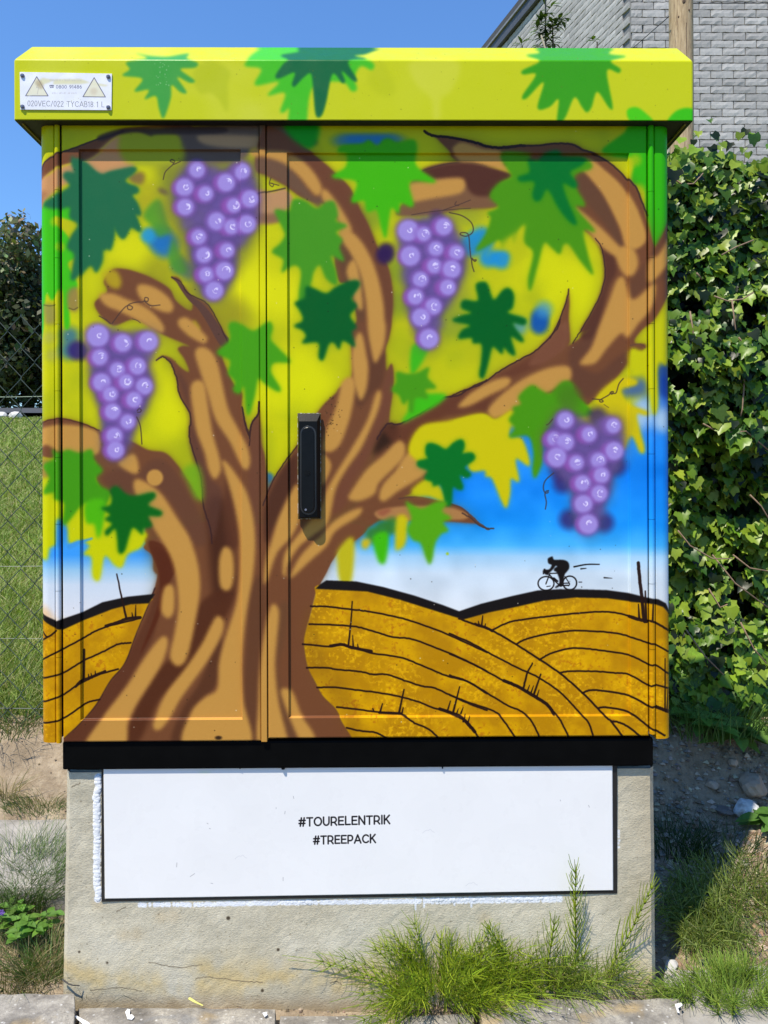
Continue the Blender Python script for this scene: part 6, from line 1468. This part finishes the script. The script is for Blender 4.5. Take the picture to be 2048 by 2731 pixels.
clump('horsetail', 1980, 2430, 36, 0.19, 0.13, 0.085, 'broad trailing horsetail at the right edge below the gravel', RG, 0.5, 7, 0.0027, (0.1, -0.5, 0), 5, 0.10)
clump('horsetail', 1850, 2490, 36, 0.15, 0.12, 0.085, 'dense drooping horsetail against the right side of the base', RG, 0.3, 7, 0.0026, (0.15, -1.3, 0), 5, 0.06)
clump('horsetail', 1880, 2650, 14, 0.13, 0.05, 0.05, 'low horsetail lying over the sunlit slab at the right', [(0.17, 0.26, 0.04), (0.22, 0.31, 0.06)], 0.5, 6, 0.0019, (0.0, -0.5, 0), 6, 0.06)
clump('horsetail', 1950, 2735, 30, 0.10, 0.06, 0.05, 'bright horsetail in the bottom right corner', [(0.26, 0.36, 0.05), (0.19, 0.30, 0.04)], 0.8, 6, 0.0026, (0.0, -0.2, 0), 6, 0.10)
clump('horsetail', 60, 2430, 30, 0.12, 0.14, 0.06, 'fine horsetail among the grass left of the base', [(0.09, 0.16, 0.04), (0.12, 0.2, 0.05)], 0.6, 7, 0.0012, (0, -0.1, 0), 7, 0.08)
# twigs and a straw on the kerb
def twig(pts, r, lab, mat=M_twig, name='twig'):
    bm = bmesh.new(); P0 = Vector(pts[0]); tube(bm, [Vector(p) - P0 for p in pts], [r * (1 - .5 * i / (len(pts) - 1)) for i in range(len(pts))], 5); o = from_bm(name, bm, mat); o.location = P0; return tag(o, lab, 'twig')
g = lambda u, v, z: tuple(on_ground(u, v, z))
twig([g(505, 2663, 0.022), g(520, 2672, 0.026), g(541, 2682, 0.019)], 0.0026, 'short pale yellow straw lying on the long kerb stone', simple('yellow_straw', (0.62, 0.58, 0.16), 0.7))
twig([at(166, 2612, 0.0), at(182, 2624, -0.004), at(196, 2628, -0.006), at(212, 2628, 0.002)], 0.0018, 'dark curled root sticking out at the left foot of the base', simple('dark_root', (0.05, 0.045, 0.04), 0.8))
twig([g(300, 2672, 0.02), g(330, 2655, 0.045), g(360, 2668, 0.02)], 0.0008, 'thin arching grey stem over the long kerb stone', simple('grey_stem', (0.14, 0.14, 0.10), 0.8))

# ---------------------------------------------------------------- chain link fence on the left
FY = 0.92
M_wire = simple('dark_green_wire', (0.035, 0.055, 0.045), 0.45, 0.2, 40); M_wire2 = simple('pale_green_wire', (0.14, 0.24, 0.16), 0.5, 0.2, 40)
fence = empty('chain_link_fence', (-2.0, FY, 0)); tag(fence, 'dark green chain link fence standing on the bank left of the cabinet', 'fence')
HW, HH = 0.0432, 0.0505
ztop = at(0, 840, FY).z; n_rows = 25
def zig(sgn):
    bm = bmesh.new(); pts = []
    for i in range(n_rows * 2 + 1):
        zc = ztop - i * HH / 1.0; s = (i % 2) * sgn
        # the wire loops round its neighbour: a small flat knuckle at each turn
        pts.append((HW * s * .94, -0.0018 if i % 2 else 0.0018, zc + 0.004)); pts.append((HW * s, 0, zc)); pts.append((HW * s * .94, 0.0018 if i % 2 else -0.0018, zc - 0.004))
    pts = [p for p in pts if p[2] > 0.235]
    tube(bm, pts, 0.0014, 5); me = bpy.data.meshes.new('wire'); bm.to_mesh(me); bm.free(); me.materials.append(M_wire); return me
zm = zig(1); x0_ = at(56, 840, FY).x + 2.0
for k in range(-12, 20):
    o = bpy.data.objects.new('mesh_wire', zm); COL.objects.link(o); o.parent = fence; o.location = (x0_ + k * 2 * HW * 0.5 * 1.0 if False else x0_ + k * HW, 0, -(k % 2) * 0.0)
    if k % 2: o.scale = (-1, 1, 1); o.location.x = x0_ + (k + 1) * HW
def hwire(v, mat, r=0.0016, sag=0.004):
    z = at(50, v, FY).z; bm = bmesh.new(); tube(bm, [(-2 + i * 0.35, 0.002, z + sag * math.sin(i * 2.1 + v)) for i in range(11)], r, 5); from_bm('line_wire', bm, mat, fence)
hwire(1057, M_wire2, 0.0013); hwire(1508, simple('galvanised_wire', (0.22, 0.25, 0.2), 0.5), 0.0009); hwire(1706, simple('thin_wire', (0.22, 0.25, 0.18), 0.5), 0.0008); hwire(1890, M_wire, 0.0014)
for fx in (-1.45, 1.25):
    bm = bmesh.new(); tube(bm, [(fx, 0.03, 0.1), (fx, 0.03, ztop + 0.02)], 0.02, 14); from_bm('fence_post', bm, M_wire, fence, True)

# ---------------------------------------------------------------- ivy on the right
ivy = empty('ivy_hedge', (1.2, 1.0, hgt(1.2, 1.0))); tag(ivy, 'dark glossy ivy climbing the fence right of the cabinet, sunlit leaves over black gaps', 'ivy')
IB = Vector(ivy.location)
def ivy_mesh(seed):
    rnd = random.Random(seed); b = Bits()
    lob = [(-0.05, 0.0), (-0.38, -0.10), (-0.54, 0.24), (-0.40, 0.38), (-0.36, 0.64), (-0.19, 0.66), (0.0, 1.0), (0.19, 0.66), (0.36, 0.64), (0.40, 0.38), (0.54, 0.24), (0.38, -0.10), (0.05, 0.0)]
    lob = [(x * rnd.uniform(.85, 1.15), y * rnd.uniform(.92, 1.08)) for x, y in lob]
    cu = rnd.uniform(0.1, 0.35); fo = rnd.uniform(0.1, 0.45)
    f = lambda x, y: Vector((x, y, fo * abs(x) - cu * y * y - 0.3 * cu * x * x))
    c = f(0, 0.3); ring = [f(x, y) for x, y in lob]; n = len(ring); b.v = [tuple(c)] + [tuple(q) for q in ring]
    b.f = [(0, (i + 1) % n + 1, i + 1) for i in range(n)]; b.c = [((1, 1, 1), 3)] * n
    return b
shapes = [ivy_mesh(i) for i in range(8)]
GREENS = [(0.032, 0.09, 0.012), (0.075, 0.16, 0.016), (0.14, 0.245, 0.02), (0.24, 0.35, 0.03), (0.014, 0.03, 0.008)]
def leaf_frame(front=True):
    nrm = Vector((random.gauss(-0.08, 0.30), -1.0, random.gauss(0.55, 0.32))).normalized()
    down = Vector((random.gauss(0, 0.45), 0, -1)); d = (down - nrm * down.dot(nrm)).normalized(); sd = d.cross(nrm)
    m = Matrix((sd, d, nrm)).transposed(); return m
leafcol = {}
leaf_meshes = []
for ci, c in enumerate([vary(g, 0.1) for g in GREENS for _ in (0, 1)]):
    for si in (ci % 8, (ci + 3) % 8):
        bb = Bits(); bb.v = shapes[si].v; bb.f = shapes[si].f; bb.c = [(c, n) for _, n in shapes[si].c]; me = bb.mesh('leaf'); me.materials.append(M_leaf); [setattr(p, 'use_smooth', True) for p in me.polygons]; leaf_meshes.append((me, c, si))
def ivy_surface(x, z):
    return 0.93 - 0.045 * math.sin(z * 4.1 + x * 2) + 0.07 * mnoise.noise(Vector((x * 3.2, z * 3.2, 2))) + 0.05 * mnoise.noise(Vector((x * 8, z * 8, 7)))
ztopi = at(1900, 392, 0.95).z; x_a, x_b = 0.60, 2.7
cand = []
for k in range(11500):
    x = random.uniform(x_a, x_b) if k % 2 else random.uniform(0.8, 1.35); z = random.uniform(0.27, ztopi + 0.02 * math.sin(x * 9))
    if z < ztopi - 0.25 and mnoise.noise(Vector((x * 9, z * 9, 31))) < -0.3: continue
    dep = abs(random.gauss(0, 0.06)); cand.append((x, ivy_surface(x, z) + dep, z, dep))
for k in range(700):        # ragged top
    x = random.uniform(x_a, x_b); cand.append((x, 0.93 + random.uniform(-.08, .12), ztopi + random.uniform(-0.16, 0.05), 0.02))
vis = lambda c: 0.90 < c[0] / ((c[1] + D0) / 2.47) < 1.25
cand.sort(key=lambda c: (not vis(c), c[3]))
nind = 0; bi = Bits()
for (x, y, z, dep) in cand:
    sz = random.choice((0.022, 0.027, 0.031, 0.036, 0.046)) * random.uniform(0.9, 1.15); m = leaf_frame()
    bright = random.random()
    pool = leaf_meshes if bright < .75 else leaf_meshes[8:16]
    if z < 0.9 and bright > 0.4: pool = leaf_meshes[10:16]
    me, c, si = random.choice(pool)
    if nind < 298:
        o = bpy.data.objects.new('leaf', me); COL.objects.link(o); o.parent = ivy
        mm = m.to_4x4() @ Matrix.Scale(sz, 4); mm.translation = Vector((x, y, z)) - IB; o.matrix_local = mm; nind += 1
    else:
        n0 = len(bi.v); P0 = Vector((x, y, z)) - IB
        bi.v += [tuple(P0 + m @ (Vector(v) * sz)) for v in shapes[si].v]; bi.f += [tuple(n0 + i for i in f) for f in shapes[si].f]; cc_ = vary(c, .3); bi.c += [(cc_, n) for _, n in shapes[si].c]
# leaves deeper inside, the shade of the gaps put into their colour
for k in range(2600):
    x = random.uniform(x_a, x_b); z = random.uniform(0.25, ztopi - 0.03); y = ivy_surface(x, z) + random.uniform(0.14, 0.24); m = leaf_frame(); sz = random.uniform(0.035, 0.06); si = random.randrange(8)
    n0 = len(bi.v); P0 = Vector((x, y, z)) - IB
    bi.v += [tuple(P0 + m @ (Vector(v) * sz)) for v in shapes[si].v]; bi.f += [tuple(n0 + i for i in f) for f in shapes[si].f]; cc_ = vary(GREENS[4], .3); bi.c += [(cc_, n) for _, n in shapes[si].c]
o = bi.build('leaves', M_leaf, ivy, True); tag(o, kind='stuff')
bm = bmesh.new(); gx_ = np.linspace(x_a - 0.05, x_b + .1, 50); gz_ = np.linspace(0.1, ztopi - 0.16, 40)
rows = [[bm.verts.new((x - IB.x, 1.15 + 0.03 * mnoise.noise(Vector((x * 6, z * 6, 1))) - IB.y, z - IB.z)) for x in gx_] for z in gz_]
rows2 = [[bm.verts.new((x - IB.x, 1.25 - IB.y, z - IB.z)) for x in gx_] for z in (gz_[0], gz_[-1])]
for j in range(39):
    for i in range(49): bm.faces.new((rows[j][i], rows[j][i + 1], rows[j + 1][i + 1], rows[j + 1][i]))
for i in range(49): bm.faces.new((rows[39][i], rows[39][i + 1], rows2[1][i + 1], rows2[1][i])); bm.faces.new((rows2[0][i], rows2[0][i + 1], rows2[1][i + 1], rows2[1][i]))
from_bm('dark_backing', bm, simple('leaf_gap_shade', (0.005, 0.005, 0.003), 0.95, 0.5, 30, 0.8, 60, 0.1), ivy)  # added sheet, near black as the shade between leaves, so no light passes
M_vine = simple('vine_stem', (0.24, 0.16, 0.10), 0.7, 0.25, 80)
def vine(pxs, y, r=0.0026):
    pts = [at(u, v, y - 0.02 + 0.012 * math.sin(i * 1.9)) - IB for i, (u, v) in enumerate(pxs)]
    bm = bmesh.new(); tube(bm, pts, [r * (1 - .3 * i / len(pts)) for i in range(len(pts))], 6); from_bm('vine_stem', bm, M_vine, ivy, True)
for pxs in ([(1785, 470), (1820, 492), (1850, 490), (1875, 462)], [(1925, 680), (1960, 660), (2010, 640)], [(1858, 728), (1872, 745)], [(1905, 790), (1940, 803), (1980, 798), (2010, 780)], [(1952, 800), (1958, 850), (1962, 880)],
            [(1840, 830), (1848, 880), (1850, 920)], [(1970, 900), (1990, 925), (2030, 930)], [(1988, 960), (1985, 1010), (1980, 1090), (1975, 1110)], [(1875, 1130), (1920, 1155), (1990, 1150), (2048, 1200)], [(1808, 1415), (1840, 1455), (1900, 1490), (1955, 1490)],
            [(1900, 1480), (1960, 1555), (2048, 1620)], [(1955, 1480), (2000, 1515), (2060, 1525)], [(1890, 1570), (1920, 1620), (1940, 1612)], [(1975, 1660), (2010, 1730), (2045, 1770)], [(1830, 1680), (1880, 1750), (1930, 1800)], [(2000, 1320), (2030, 1350), (2060, 1400)]):
    vine(pxs, 0.885)

# ---------------------------------------------------------------- brick house
house = empty('brick_house', (3.0, 8.0, 1.2)); tag(house, 'house of pale grey painted bricks with a dark sloping gutter, behind the ivy', 'house')
HB = Vector(house.location)
t = NT('pale_grey_brick')
oi = t.n.new('ShaderNodeObjectInfo')
c1 = t.ramp(t.noise(7, 7, 0.7), [(0.3, (0.36, 0.35, 0.335)), (0.5, (0.45, 0.44, 0.42)), (0.7, (0.54, 0.525, 0.505))])
c1 = t.mix(1.0, c1, t.ramp(oi.outputs['Random'], [(0.0, 0.70), (1.0, 1.0)]), 'MULTIPLY')
c1 = t.mix(t.ramp(t.noise(30, 5, .7), [(0.56, 0.0), (0.7, 0.5)]), c1, (0.17, 0.165, 0.16))
t.base(c1); t.rough(0.85, 0.25); t.bump(t.noise(35, 7, 0.7), 0.28, 0.006); M_brick = t.m
M_mortar = simple('grey_mortar', (0.19, 0.19, 0.19), 0.95, 0.2, 20, 0.4, 60, 0.1)
BLN, BHT, JT = 0.192, 0.0645, 0.007
def brick_mesh(seed, L):
    rnd = random.Random(seed); bm = bmesh.new(); n = 5; h = BHT - JT; d = 0.016
    F_ = []
    for j in range(3):
        F_.append([bm.verts.new((L * i / n * 1.0, -d + rnd.uniform(-.002, .002) + (0.0025 if i in (0, n) or j in (0, 2) else 0), h * j / 2 + (rnd.uniform(-.003, .003) if j != 1 else 0))) for i in range(n + 1)])
    for j in range(2):
        for i in range(n): bm.faces.new((F_[j][i], F_[j][i + 1], F_[j + 1][i + 1], F_[j + 1][i]))
    ring = F_[0][:] + [F_[1][n]] + F_[2][::-1] + [F_[1][0]]; back = [bm.verts.new((v.co.x, 0.004, v.co.z)) for v in ring]; m = len(ring)
    for i in range(m): bm.faces.new((ring[i], back[i], back[(i + 1) % m], ring[(i + 1) % m]))
    bmesh.ops.recalc_face_normals(bm, faces=bm.faces)
    me = bpy.data.meshes.new('brick'); bm.to_mesh(me); bm.free(); me.materials.append(M_brick); return me
bricks = [brick_mesh(i, BLN - JT) for i in range(7)]; halves = [brick_mesh(20 + i, BLN * .5 - JT) for i in range(3)]; long_ = [brick_mesh(30 + i, BLN - 0.003) for i in range(5)]
corner = Vector(((1682 - CX) / FPX * (6.5), 6.5 - D0, 0))
side_d = Vector((-0.309, 1, 0)).normalized()
rest = {'v': [], 'f': []}; cnt = [0]
Mf = Matrix.Identity(3); ang = math.atan2(side_d.y, side_d.x)
EAVE = 5.98
def see(p):
    d = p.y + D0; return CX + FPX * p.x / d, HY - FPX * (p.z - H) / d
def lay(origin, dirv, rotz, nlen, z0, z1, flip, cond):
    rows_ = int((z1 - z0) / BHT)
    for r in range(rows_):
        z = z0 + r * BHT; off = (0.5 * (r % 2)) * BLN + 0.01 * random.random()
        for k in range(-1, nlen):
            s = k * BLN + off
            half = s < 0 and s > -0.6 * BLN and not flip
            if half: s = 0.0
            if s < 0 or s > nlen * BLN - BLN: continue
            p = origin + dirv * s; p.z = z
            a = see(p); mid = see(p + dirv * BLN * .5)
            me = random.choice(halves if half else (long_ if flip else bricks))
            vis_ = cond(mid, p)
            if vis_ and cnt[0] < 298:
                o = bpy.data.objects.new('brick', me); COL.objects.link(o); o.parent = house
                q = p - HB
                if flip:
                    o.location = q + dirv * (BLN - JT); o.rotation_euler = (0, 0, rotz)
                else: o.location = q; o.rotation_euler = (0, 0, rotz)
                cnt[0] += 1
            else:
                R_ = Matrix.Rotation(rotz, 3, 'Z'); q = p - HB + (dirv * (BLN - JT) if flip else Vector()); n0 = len(rest['v'])
                rest['v'] += [tuple(q + R_ @ v.co) for v in me.vertices]; rest['f'] += [tuple(n0 + i for i in f.vertices) for f in me.polygons]
lay(corner + Vector((0, 0, 0)), Vector((1, 0, 0)), 0.0, 14, 3.05, 6.4, False, lambda m_, p: m_[0] < 2120 and -30 < m_[1] < 440 and (m_[0] > 1810 or m_[1] < 150))
lay(corner + side_d * 0.004, side_d, ang + math.pi, 26, 3.05 + 0.02, EAVE, True, lambda m_, p: -30 < m_[1] < 150 and m_[0] > 1290)
me = bpy.data.meshes.new('brickwork'); me.from_pydata(rest['v'], [], rest['f']); o = link('brickwork', me, M_brick, house); tag(o, kind='stuff')
# mortar bed, walls below and above
far = corner + side_d * 5.2
bm = bmesh.new(); cn_ = [corner + Vector((0, 0.001, 0)) , Vector((7.5, corner.y + 0.001, 0)), Vector((7.5, 12, 0)), Vector((far.x, 12, 0)), Vector((far.x, far.y, 0))]
lo = [bm.verts.new((p.x - HB.x + (0.001 if i == 0 else 0), p.y - HB.y, 0.4 - HB.z)) for i, p in enumerate(cn_)]; hi = [bm.verts.new((p.x - HB.x, p.y - HB.y, (6.6 if i in (0, 1) else EAVE) - HB.z if False else EAVE - HB.z)) for i, p in enumerate(cn_)]
for i in range(5): bm.faces.new((lo[i], lo[(i + 1) % 5], hi[(i + 1) % 5], hi[i]))
bm.faces.new(hi); bmesh.ops.recalc_face_normals(bm, faces=bm.faces); from_bm('wall', bm, M_mortar, house)
# gutter board and roof edge over the side wall
nrm = Vector((-side_d.y, side_d.x, 0))
M_zinc = simple('dark_zinc', (0.075, 0.075, 0.078), 0.45, 0.2, 20)
def beam(s0, s1, z0, z1, o0, o1, name, mat):
    bm = bmesh.new(); vs = []
    for s in (s0, s1):
        for o_, z in ((o0, z0), (o1, z0), (o1, z1), (o0, z1)): p = corner + side_d * s + nrm * o_; vs.append(bm.verts.new((p.x - HB.x, p.y - HB.y, z - HB.z)))
    for q in ((0, 1, 2, 3), (4, 7, 6, 5), (0, 4, 5, 1), (1, 5, 6, 2), (2, 6, 7, 3), (3, 7, 4, 0)): bm.faces.new([vs[i] for i in q])
    bmesh.ops.recalc_face_normals(bm, faces=bm.faces); return from_bm(name, bm, mat, house)
beam(-0.05, 5.2, EAVE, EAVE + 0.11, -0.2, 0.055, 'gutter_board', M_zinc); beam(-0.06, 5.2, EAVE + 0.111, EAVE + 0.135, -0.3, 0.075, 'roof_edge', simple('grey_metal_trim', (0.20, 0.20, 0.20), 0.4))
beam(-0.02, 5.0, EAVE + 0.136, EAVE + 0.30, -3.0, 0.0, 'roof', simple('dark_roofing', (0.06, 0.06, 0.06), 0.8))

# wooden pole and its cables
PX = at(1816.5, 100, 2.46); pole = empty('wooden_pole', (PX.x, 2.46, hgt(PX.x, 2.46))); tag(pole, 'round weathered timber pole with knots, standing between the cabinet and the house', 'pole')
t = NT('weathered_pine'); mp = t.n.new('ShaderNodeMapping'); mp.inputs['Scale'].default_value = (1, 1, 0.09); t.l.new(t.co, mp.inputs[0])
c1 = t.ramp(t.noise(70, 6, 0.6, mp.outputs[0], 1.5), [(0.3, (0.30, 0.21, 0.115)), (0.55, (0.47, 0.35, 0.20)), (0.75, (0.56, 0.44, 0.28))])
c1 = t.mix(t.ramp(t.noise(160, 3, .6, mp.outputs[0]), [(0.36, 0.6), (0.46, 0.0)]), c1, (0.16, 0.10, 0.06)); t.base(c1); t.rough(0.8, 0.25); t.bump(t.noise(90, 5, .6, mp.outputs[0]), 0.6, 0.004)
bm = bmesh.new(); pr = 0.0600; tube(bm, [(0.002 * math.sin(i), 0, -0.05 + i * 0.3) for i in range(16)], pr, 28); from_bm('timber', bm, t.m, pole, True)
M_dark = simple('dark_knot', (0.10, 0.06, 0.035), 0.9)
for u, v, rr in ((1812, 22, 0.013), (1800, 60, 0.006), (1826, 44, 0.006)):
    p = at(u, v, 2.46); dx = p.x - PX.x; yy_ = -math.sqrt(max(pr ** 2 - dx ** 2, 0)); bm = bmesh.new(); bmesh.ops.create_icosphere(bm, subdivisions=2, radius=1)
    for q in bm.verts: q.co = Vector((q.co.x * rr * .7 + dx, q.co.y * 0.003 + yy_, q.co.z * rr + p.z - pole.location.z))
    from_bm('knot', bm, M_dark, pole, True)
bm = bmesh.new(); tube(bm, [(0.004, -pr * 0.985, at(0, 60, 2.4).z - pole.location.z), (0.003, -pr * 0.99, at(0, 100, 2.4).z - pole.location.z), (0.006, -pr * .985, at(0, 150, 2.4).z - pole.location.z)], 0.0016, 5); from_bm('drying_crack', bm, M_dark, pole)
def cable(a, b, r, lab, sag=0.0):
    bm = bmesh.new(); a, b = Vector(a), Vector(b); tube(bm, [(b - a) * (i / 10) + Vector((0, 0, -4 * sag * (i / 10) * (1 - i / 10))) for i in range(11)], r, 6); o = from_bm('cable', bm, M_under); o.location = a; return tag(o, lab, 'cable')
cable(at(1784, 44, 2.42), at(1560, 240, 3.6), 0.0022, 'thin black guy wire slanting down left from the wooden pole', 0.0)
cable(at(1846, 9, 2.46), at(2400, 7, 2.9), 0.0022, 'thin dark cable running level to the right from the wooden pole', 0.0)

# young tree rising behind the roof
def sapling(u, v_top, y, lab, spread, nleaf, stems, name='sapling', zlow=None):
    x0 = at(u, v_top, y).x; zt_ = at(u, v_top, y).z; z0 = hgt(x0, y); root = empty(name, (x0, y, z0)); tag(root, lab, 'young tree')
    bm = bmesh.new(); tp = []
    for s in range(stems):
        pts = [(0.02 * math.sin(i * .8 + s) + (s - stems / 2) * 0.03 * i / 8, 0.01 * s, (zt_ - z0) * i / 10 * (1 - .06 * s)) for i in range(11)]; tube(bm, pts, [0.009 * (1 - .07 * i) for i in range(11)], 6); tp.append(pts)
    from_bm('stem', bm, simple('bark_' + name, (0.10, 0.085, 0.06), 0.8), root)
    b = Bits()
    for k in range(nleaf):
        pts = random.choice(tp); s = random.random(); s = 1 - 0.45 * s * s if k % 4 else random.uniform(.3, 1)
        i = min(int(s * 10), 9); p = Vector(pts[i]).lerp(Vector(pts[i + 1]), s * 10 - i)
        a = random.uniform(0, 6.28); tw = p + Vector((math.cos(a), math.sin(a) * .6, random.uniform(0.1, .6))) * spread * random.uniform(.3, 1)
        b.strand([p, (p + tw) / 2 + Vector((0, 0, .004)), tw], 0.002, 0.001, (0.1, 0.12, 0.04), True)
        for q in range(5):
            aa = a + (q - 2) * 0.7; leaf_shape(b, p.lerp(tw, 0.5 + 0.12 * q), Vector((math.cos(aa), math.sin(aa) * .6, random.uniform(-.2, .5))), Vector((0, -.7, 1)), random.uniform(.028, .048), 0.017, vary(random.choice(((0.07, 0.13, 0.02), (0.11, 0.19, 0.03), (0.04, 0.08, 0.015))), .2))
    b.build('leaves', M_tree, root); return root
sapling(1468, -60, 1.25, 'leafy green sapling rising behind the right half of the roof', 0.07, 120, 2)
sapling(1592, 112, 1.25, 'tip of a smaller sapling just showing above the roof, near the pole', 0.05, 22, 1)
sapling(1392, 122, 1.3, 'low leafy shoot beside the taller sapling, above the roof', 0.06, 26, 1)
twig([at(1463, 175, 1.15), at(1457, 140, 1.15), at(1443, 94, 1.15)], 0.0055, 'broken pale stick standing against the sapling', simple('bare_wood', (0.5, 0.42, 0.3), 0.8), 'stick')

# ---------------------------------------------------------------- trees, road and stones beyond the lawn
def crown_mesh(seed, n, rx, rz):
    rnd = random.Random(seed); b = Bits()
    lobes = [(Vector((rnd.uniform(-.6, .6) * rx, rnd.uniform(-.5, .5) * rx, rnd.uniform(-.75, .72) * rz)), rnd.uniform(0.35, 0.62)) for _ in range(16)]
    for k in range(n):
        c, r = rnd.choice(lobes); d = Vector((rnd.gauss(0, 1), rnd.gauss(0, 1), rnd.gauss(0, 1))).normalized()
        rad = r * rx * (rnd.random() ** 0.25) * (1 + .3 * mnoise.noise(d * 3 + c)); p = c + Vector((d.x * rad, d.y * rad, d.z * rad * 0.95))
        s = rnd.uniform(0.07, 0.17); n1_ = (d + Vector((rnd.gauss(0, .6), rnd.gauss(0, .6), rnd.gauss(0, .6)))).normalized(); a = n1_.orthogonal().normalized(); e = n1_.cross(a)
        th = rnd.random() * 6.28; a, e = a * math.cos(th) + e * math.sin(th), e * math.cos(th) - a * math.sin(th)
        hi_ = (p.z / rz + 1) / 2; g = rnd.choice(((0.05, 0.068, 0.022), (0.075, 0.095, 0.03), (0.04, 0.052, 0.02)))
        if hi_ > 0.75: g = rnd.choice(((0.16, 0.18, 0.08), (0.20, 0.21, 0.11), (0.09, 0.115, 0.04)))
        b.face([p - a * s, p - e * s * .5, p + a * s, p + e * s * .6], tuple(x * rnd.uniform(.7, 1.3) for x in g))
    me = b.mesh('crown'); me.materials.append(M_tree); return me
M_bark = simple('tree_bark', (0.09, 0.075, 0.055), 0.9, 0.3, 8, 0.6, 20)
crowns = [crown_mesh(3, 15000, 2.6, 3.4), crown_mesh(8, 15000, 2.5, 3.1)]
labs = ['broad dark tree with a grey green top at the far left', 'bushy dark tree directly left of the cabinet, beyond the lawn', 'dark tree hidden mostly behind the cabinet, left part', 'dark tree behind the cabinet, near its middle', 'outermost dark tree beyond the left picture edge']
for i, (u, top) in enumerate(((-30, 640), (75, 618), (330, 650), (620, 660), (-300, 600))):
    yd = 24 + (i % 2) * 1.2; gx = (u - CX) / FPX * (yd + D0); gz = hgt(gx, yd); zt_ = H + (HY - top) / FPX * (yd + D0); hh = (zt_ - gz)
    root = empty('far_tree', (gx, yd, gz)); tag(root, labs[i], 'tree', 'dark trees beyond the lawn')
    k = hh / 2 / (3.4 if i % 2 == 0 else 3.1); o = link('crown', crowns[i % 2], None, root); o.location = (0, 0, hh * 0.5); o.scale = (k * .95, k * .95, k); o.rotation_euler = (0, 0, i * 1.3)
    bm = bmesh.new(); tube(bm, [(0, 0, -.2), (0.05, 0, hh * .3), (-.05, .05, hh * .6)], [0.22, 0.16, 0.08], 9)
    for a in range(4): tube(bm, [(0, 0, hh * (.25 + .07 * a)), (math.cos(a * 1.7) * .9, math.sin(a * 1.7) * .9, hh * (.42 + .08 * a))], [0.09, 0.03], 6)
    from_bm('trunk', bm, M_bark, root, True)
ry0, ry1 = 18.5, 21.5
bm = bmesh.new(); vs = [[bm.verts.new((x, y, hgt(x, y) + 0.12)) for x in np.linspace(-60, 30, 60)] for y in (ry0, ry1)]
for i in range(59): bm.faces.new((vs[0][i], vs[0][i + 1], vs[1][i + 1], vs[1][i]))
o = from_bm('far_road', bm, simple('grey_asphalt', (0.045, 0.05, 0.06), 0.9, 0.2, 3)); tag(o, 'grey strip of road beyond the lawn', None, kind='structure')
M_boulder = simple('white_boulder', (0.55, 0.53, 0.5), 0.85, 0.3, 4, 0.5, 6)
for i, (u, lab) in enumerate(((2, 'pale boulder at the very left edge of the lawn, by the road'), (40, 'pale boulder between the left picture edge and the cabinet, by the road'), (-70, 'pale boulder outside the left picture edge, by the road'))):
    gx = (u - CX) / FPX * (17.8 + D0); bm = bmesh.new(); bmesh.ops.create_icosphere(bm, subdivisions=2, radius=1)
    for v in bm.verts: v.co = Vector((v.co.x * .17, v.co.y * .15, v.co.z * .11)) * (1 + .25 * mnoise.noise(v.co * 2 + Vector((i * 3, 0, 0))))
    o = from_bm('boulder', bm, M_boulder, None, False); o.location = (gx, 17.8, hgt(gx, 17.8) + 0.08); tag(o, lab, 'boulder', 'boulders along the road')
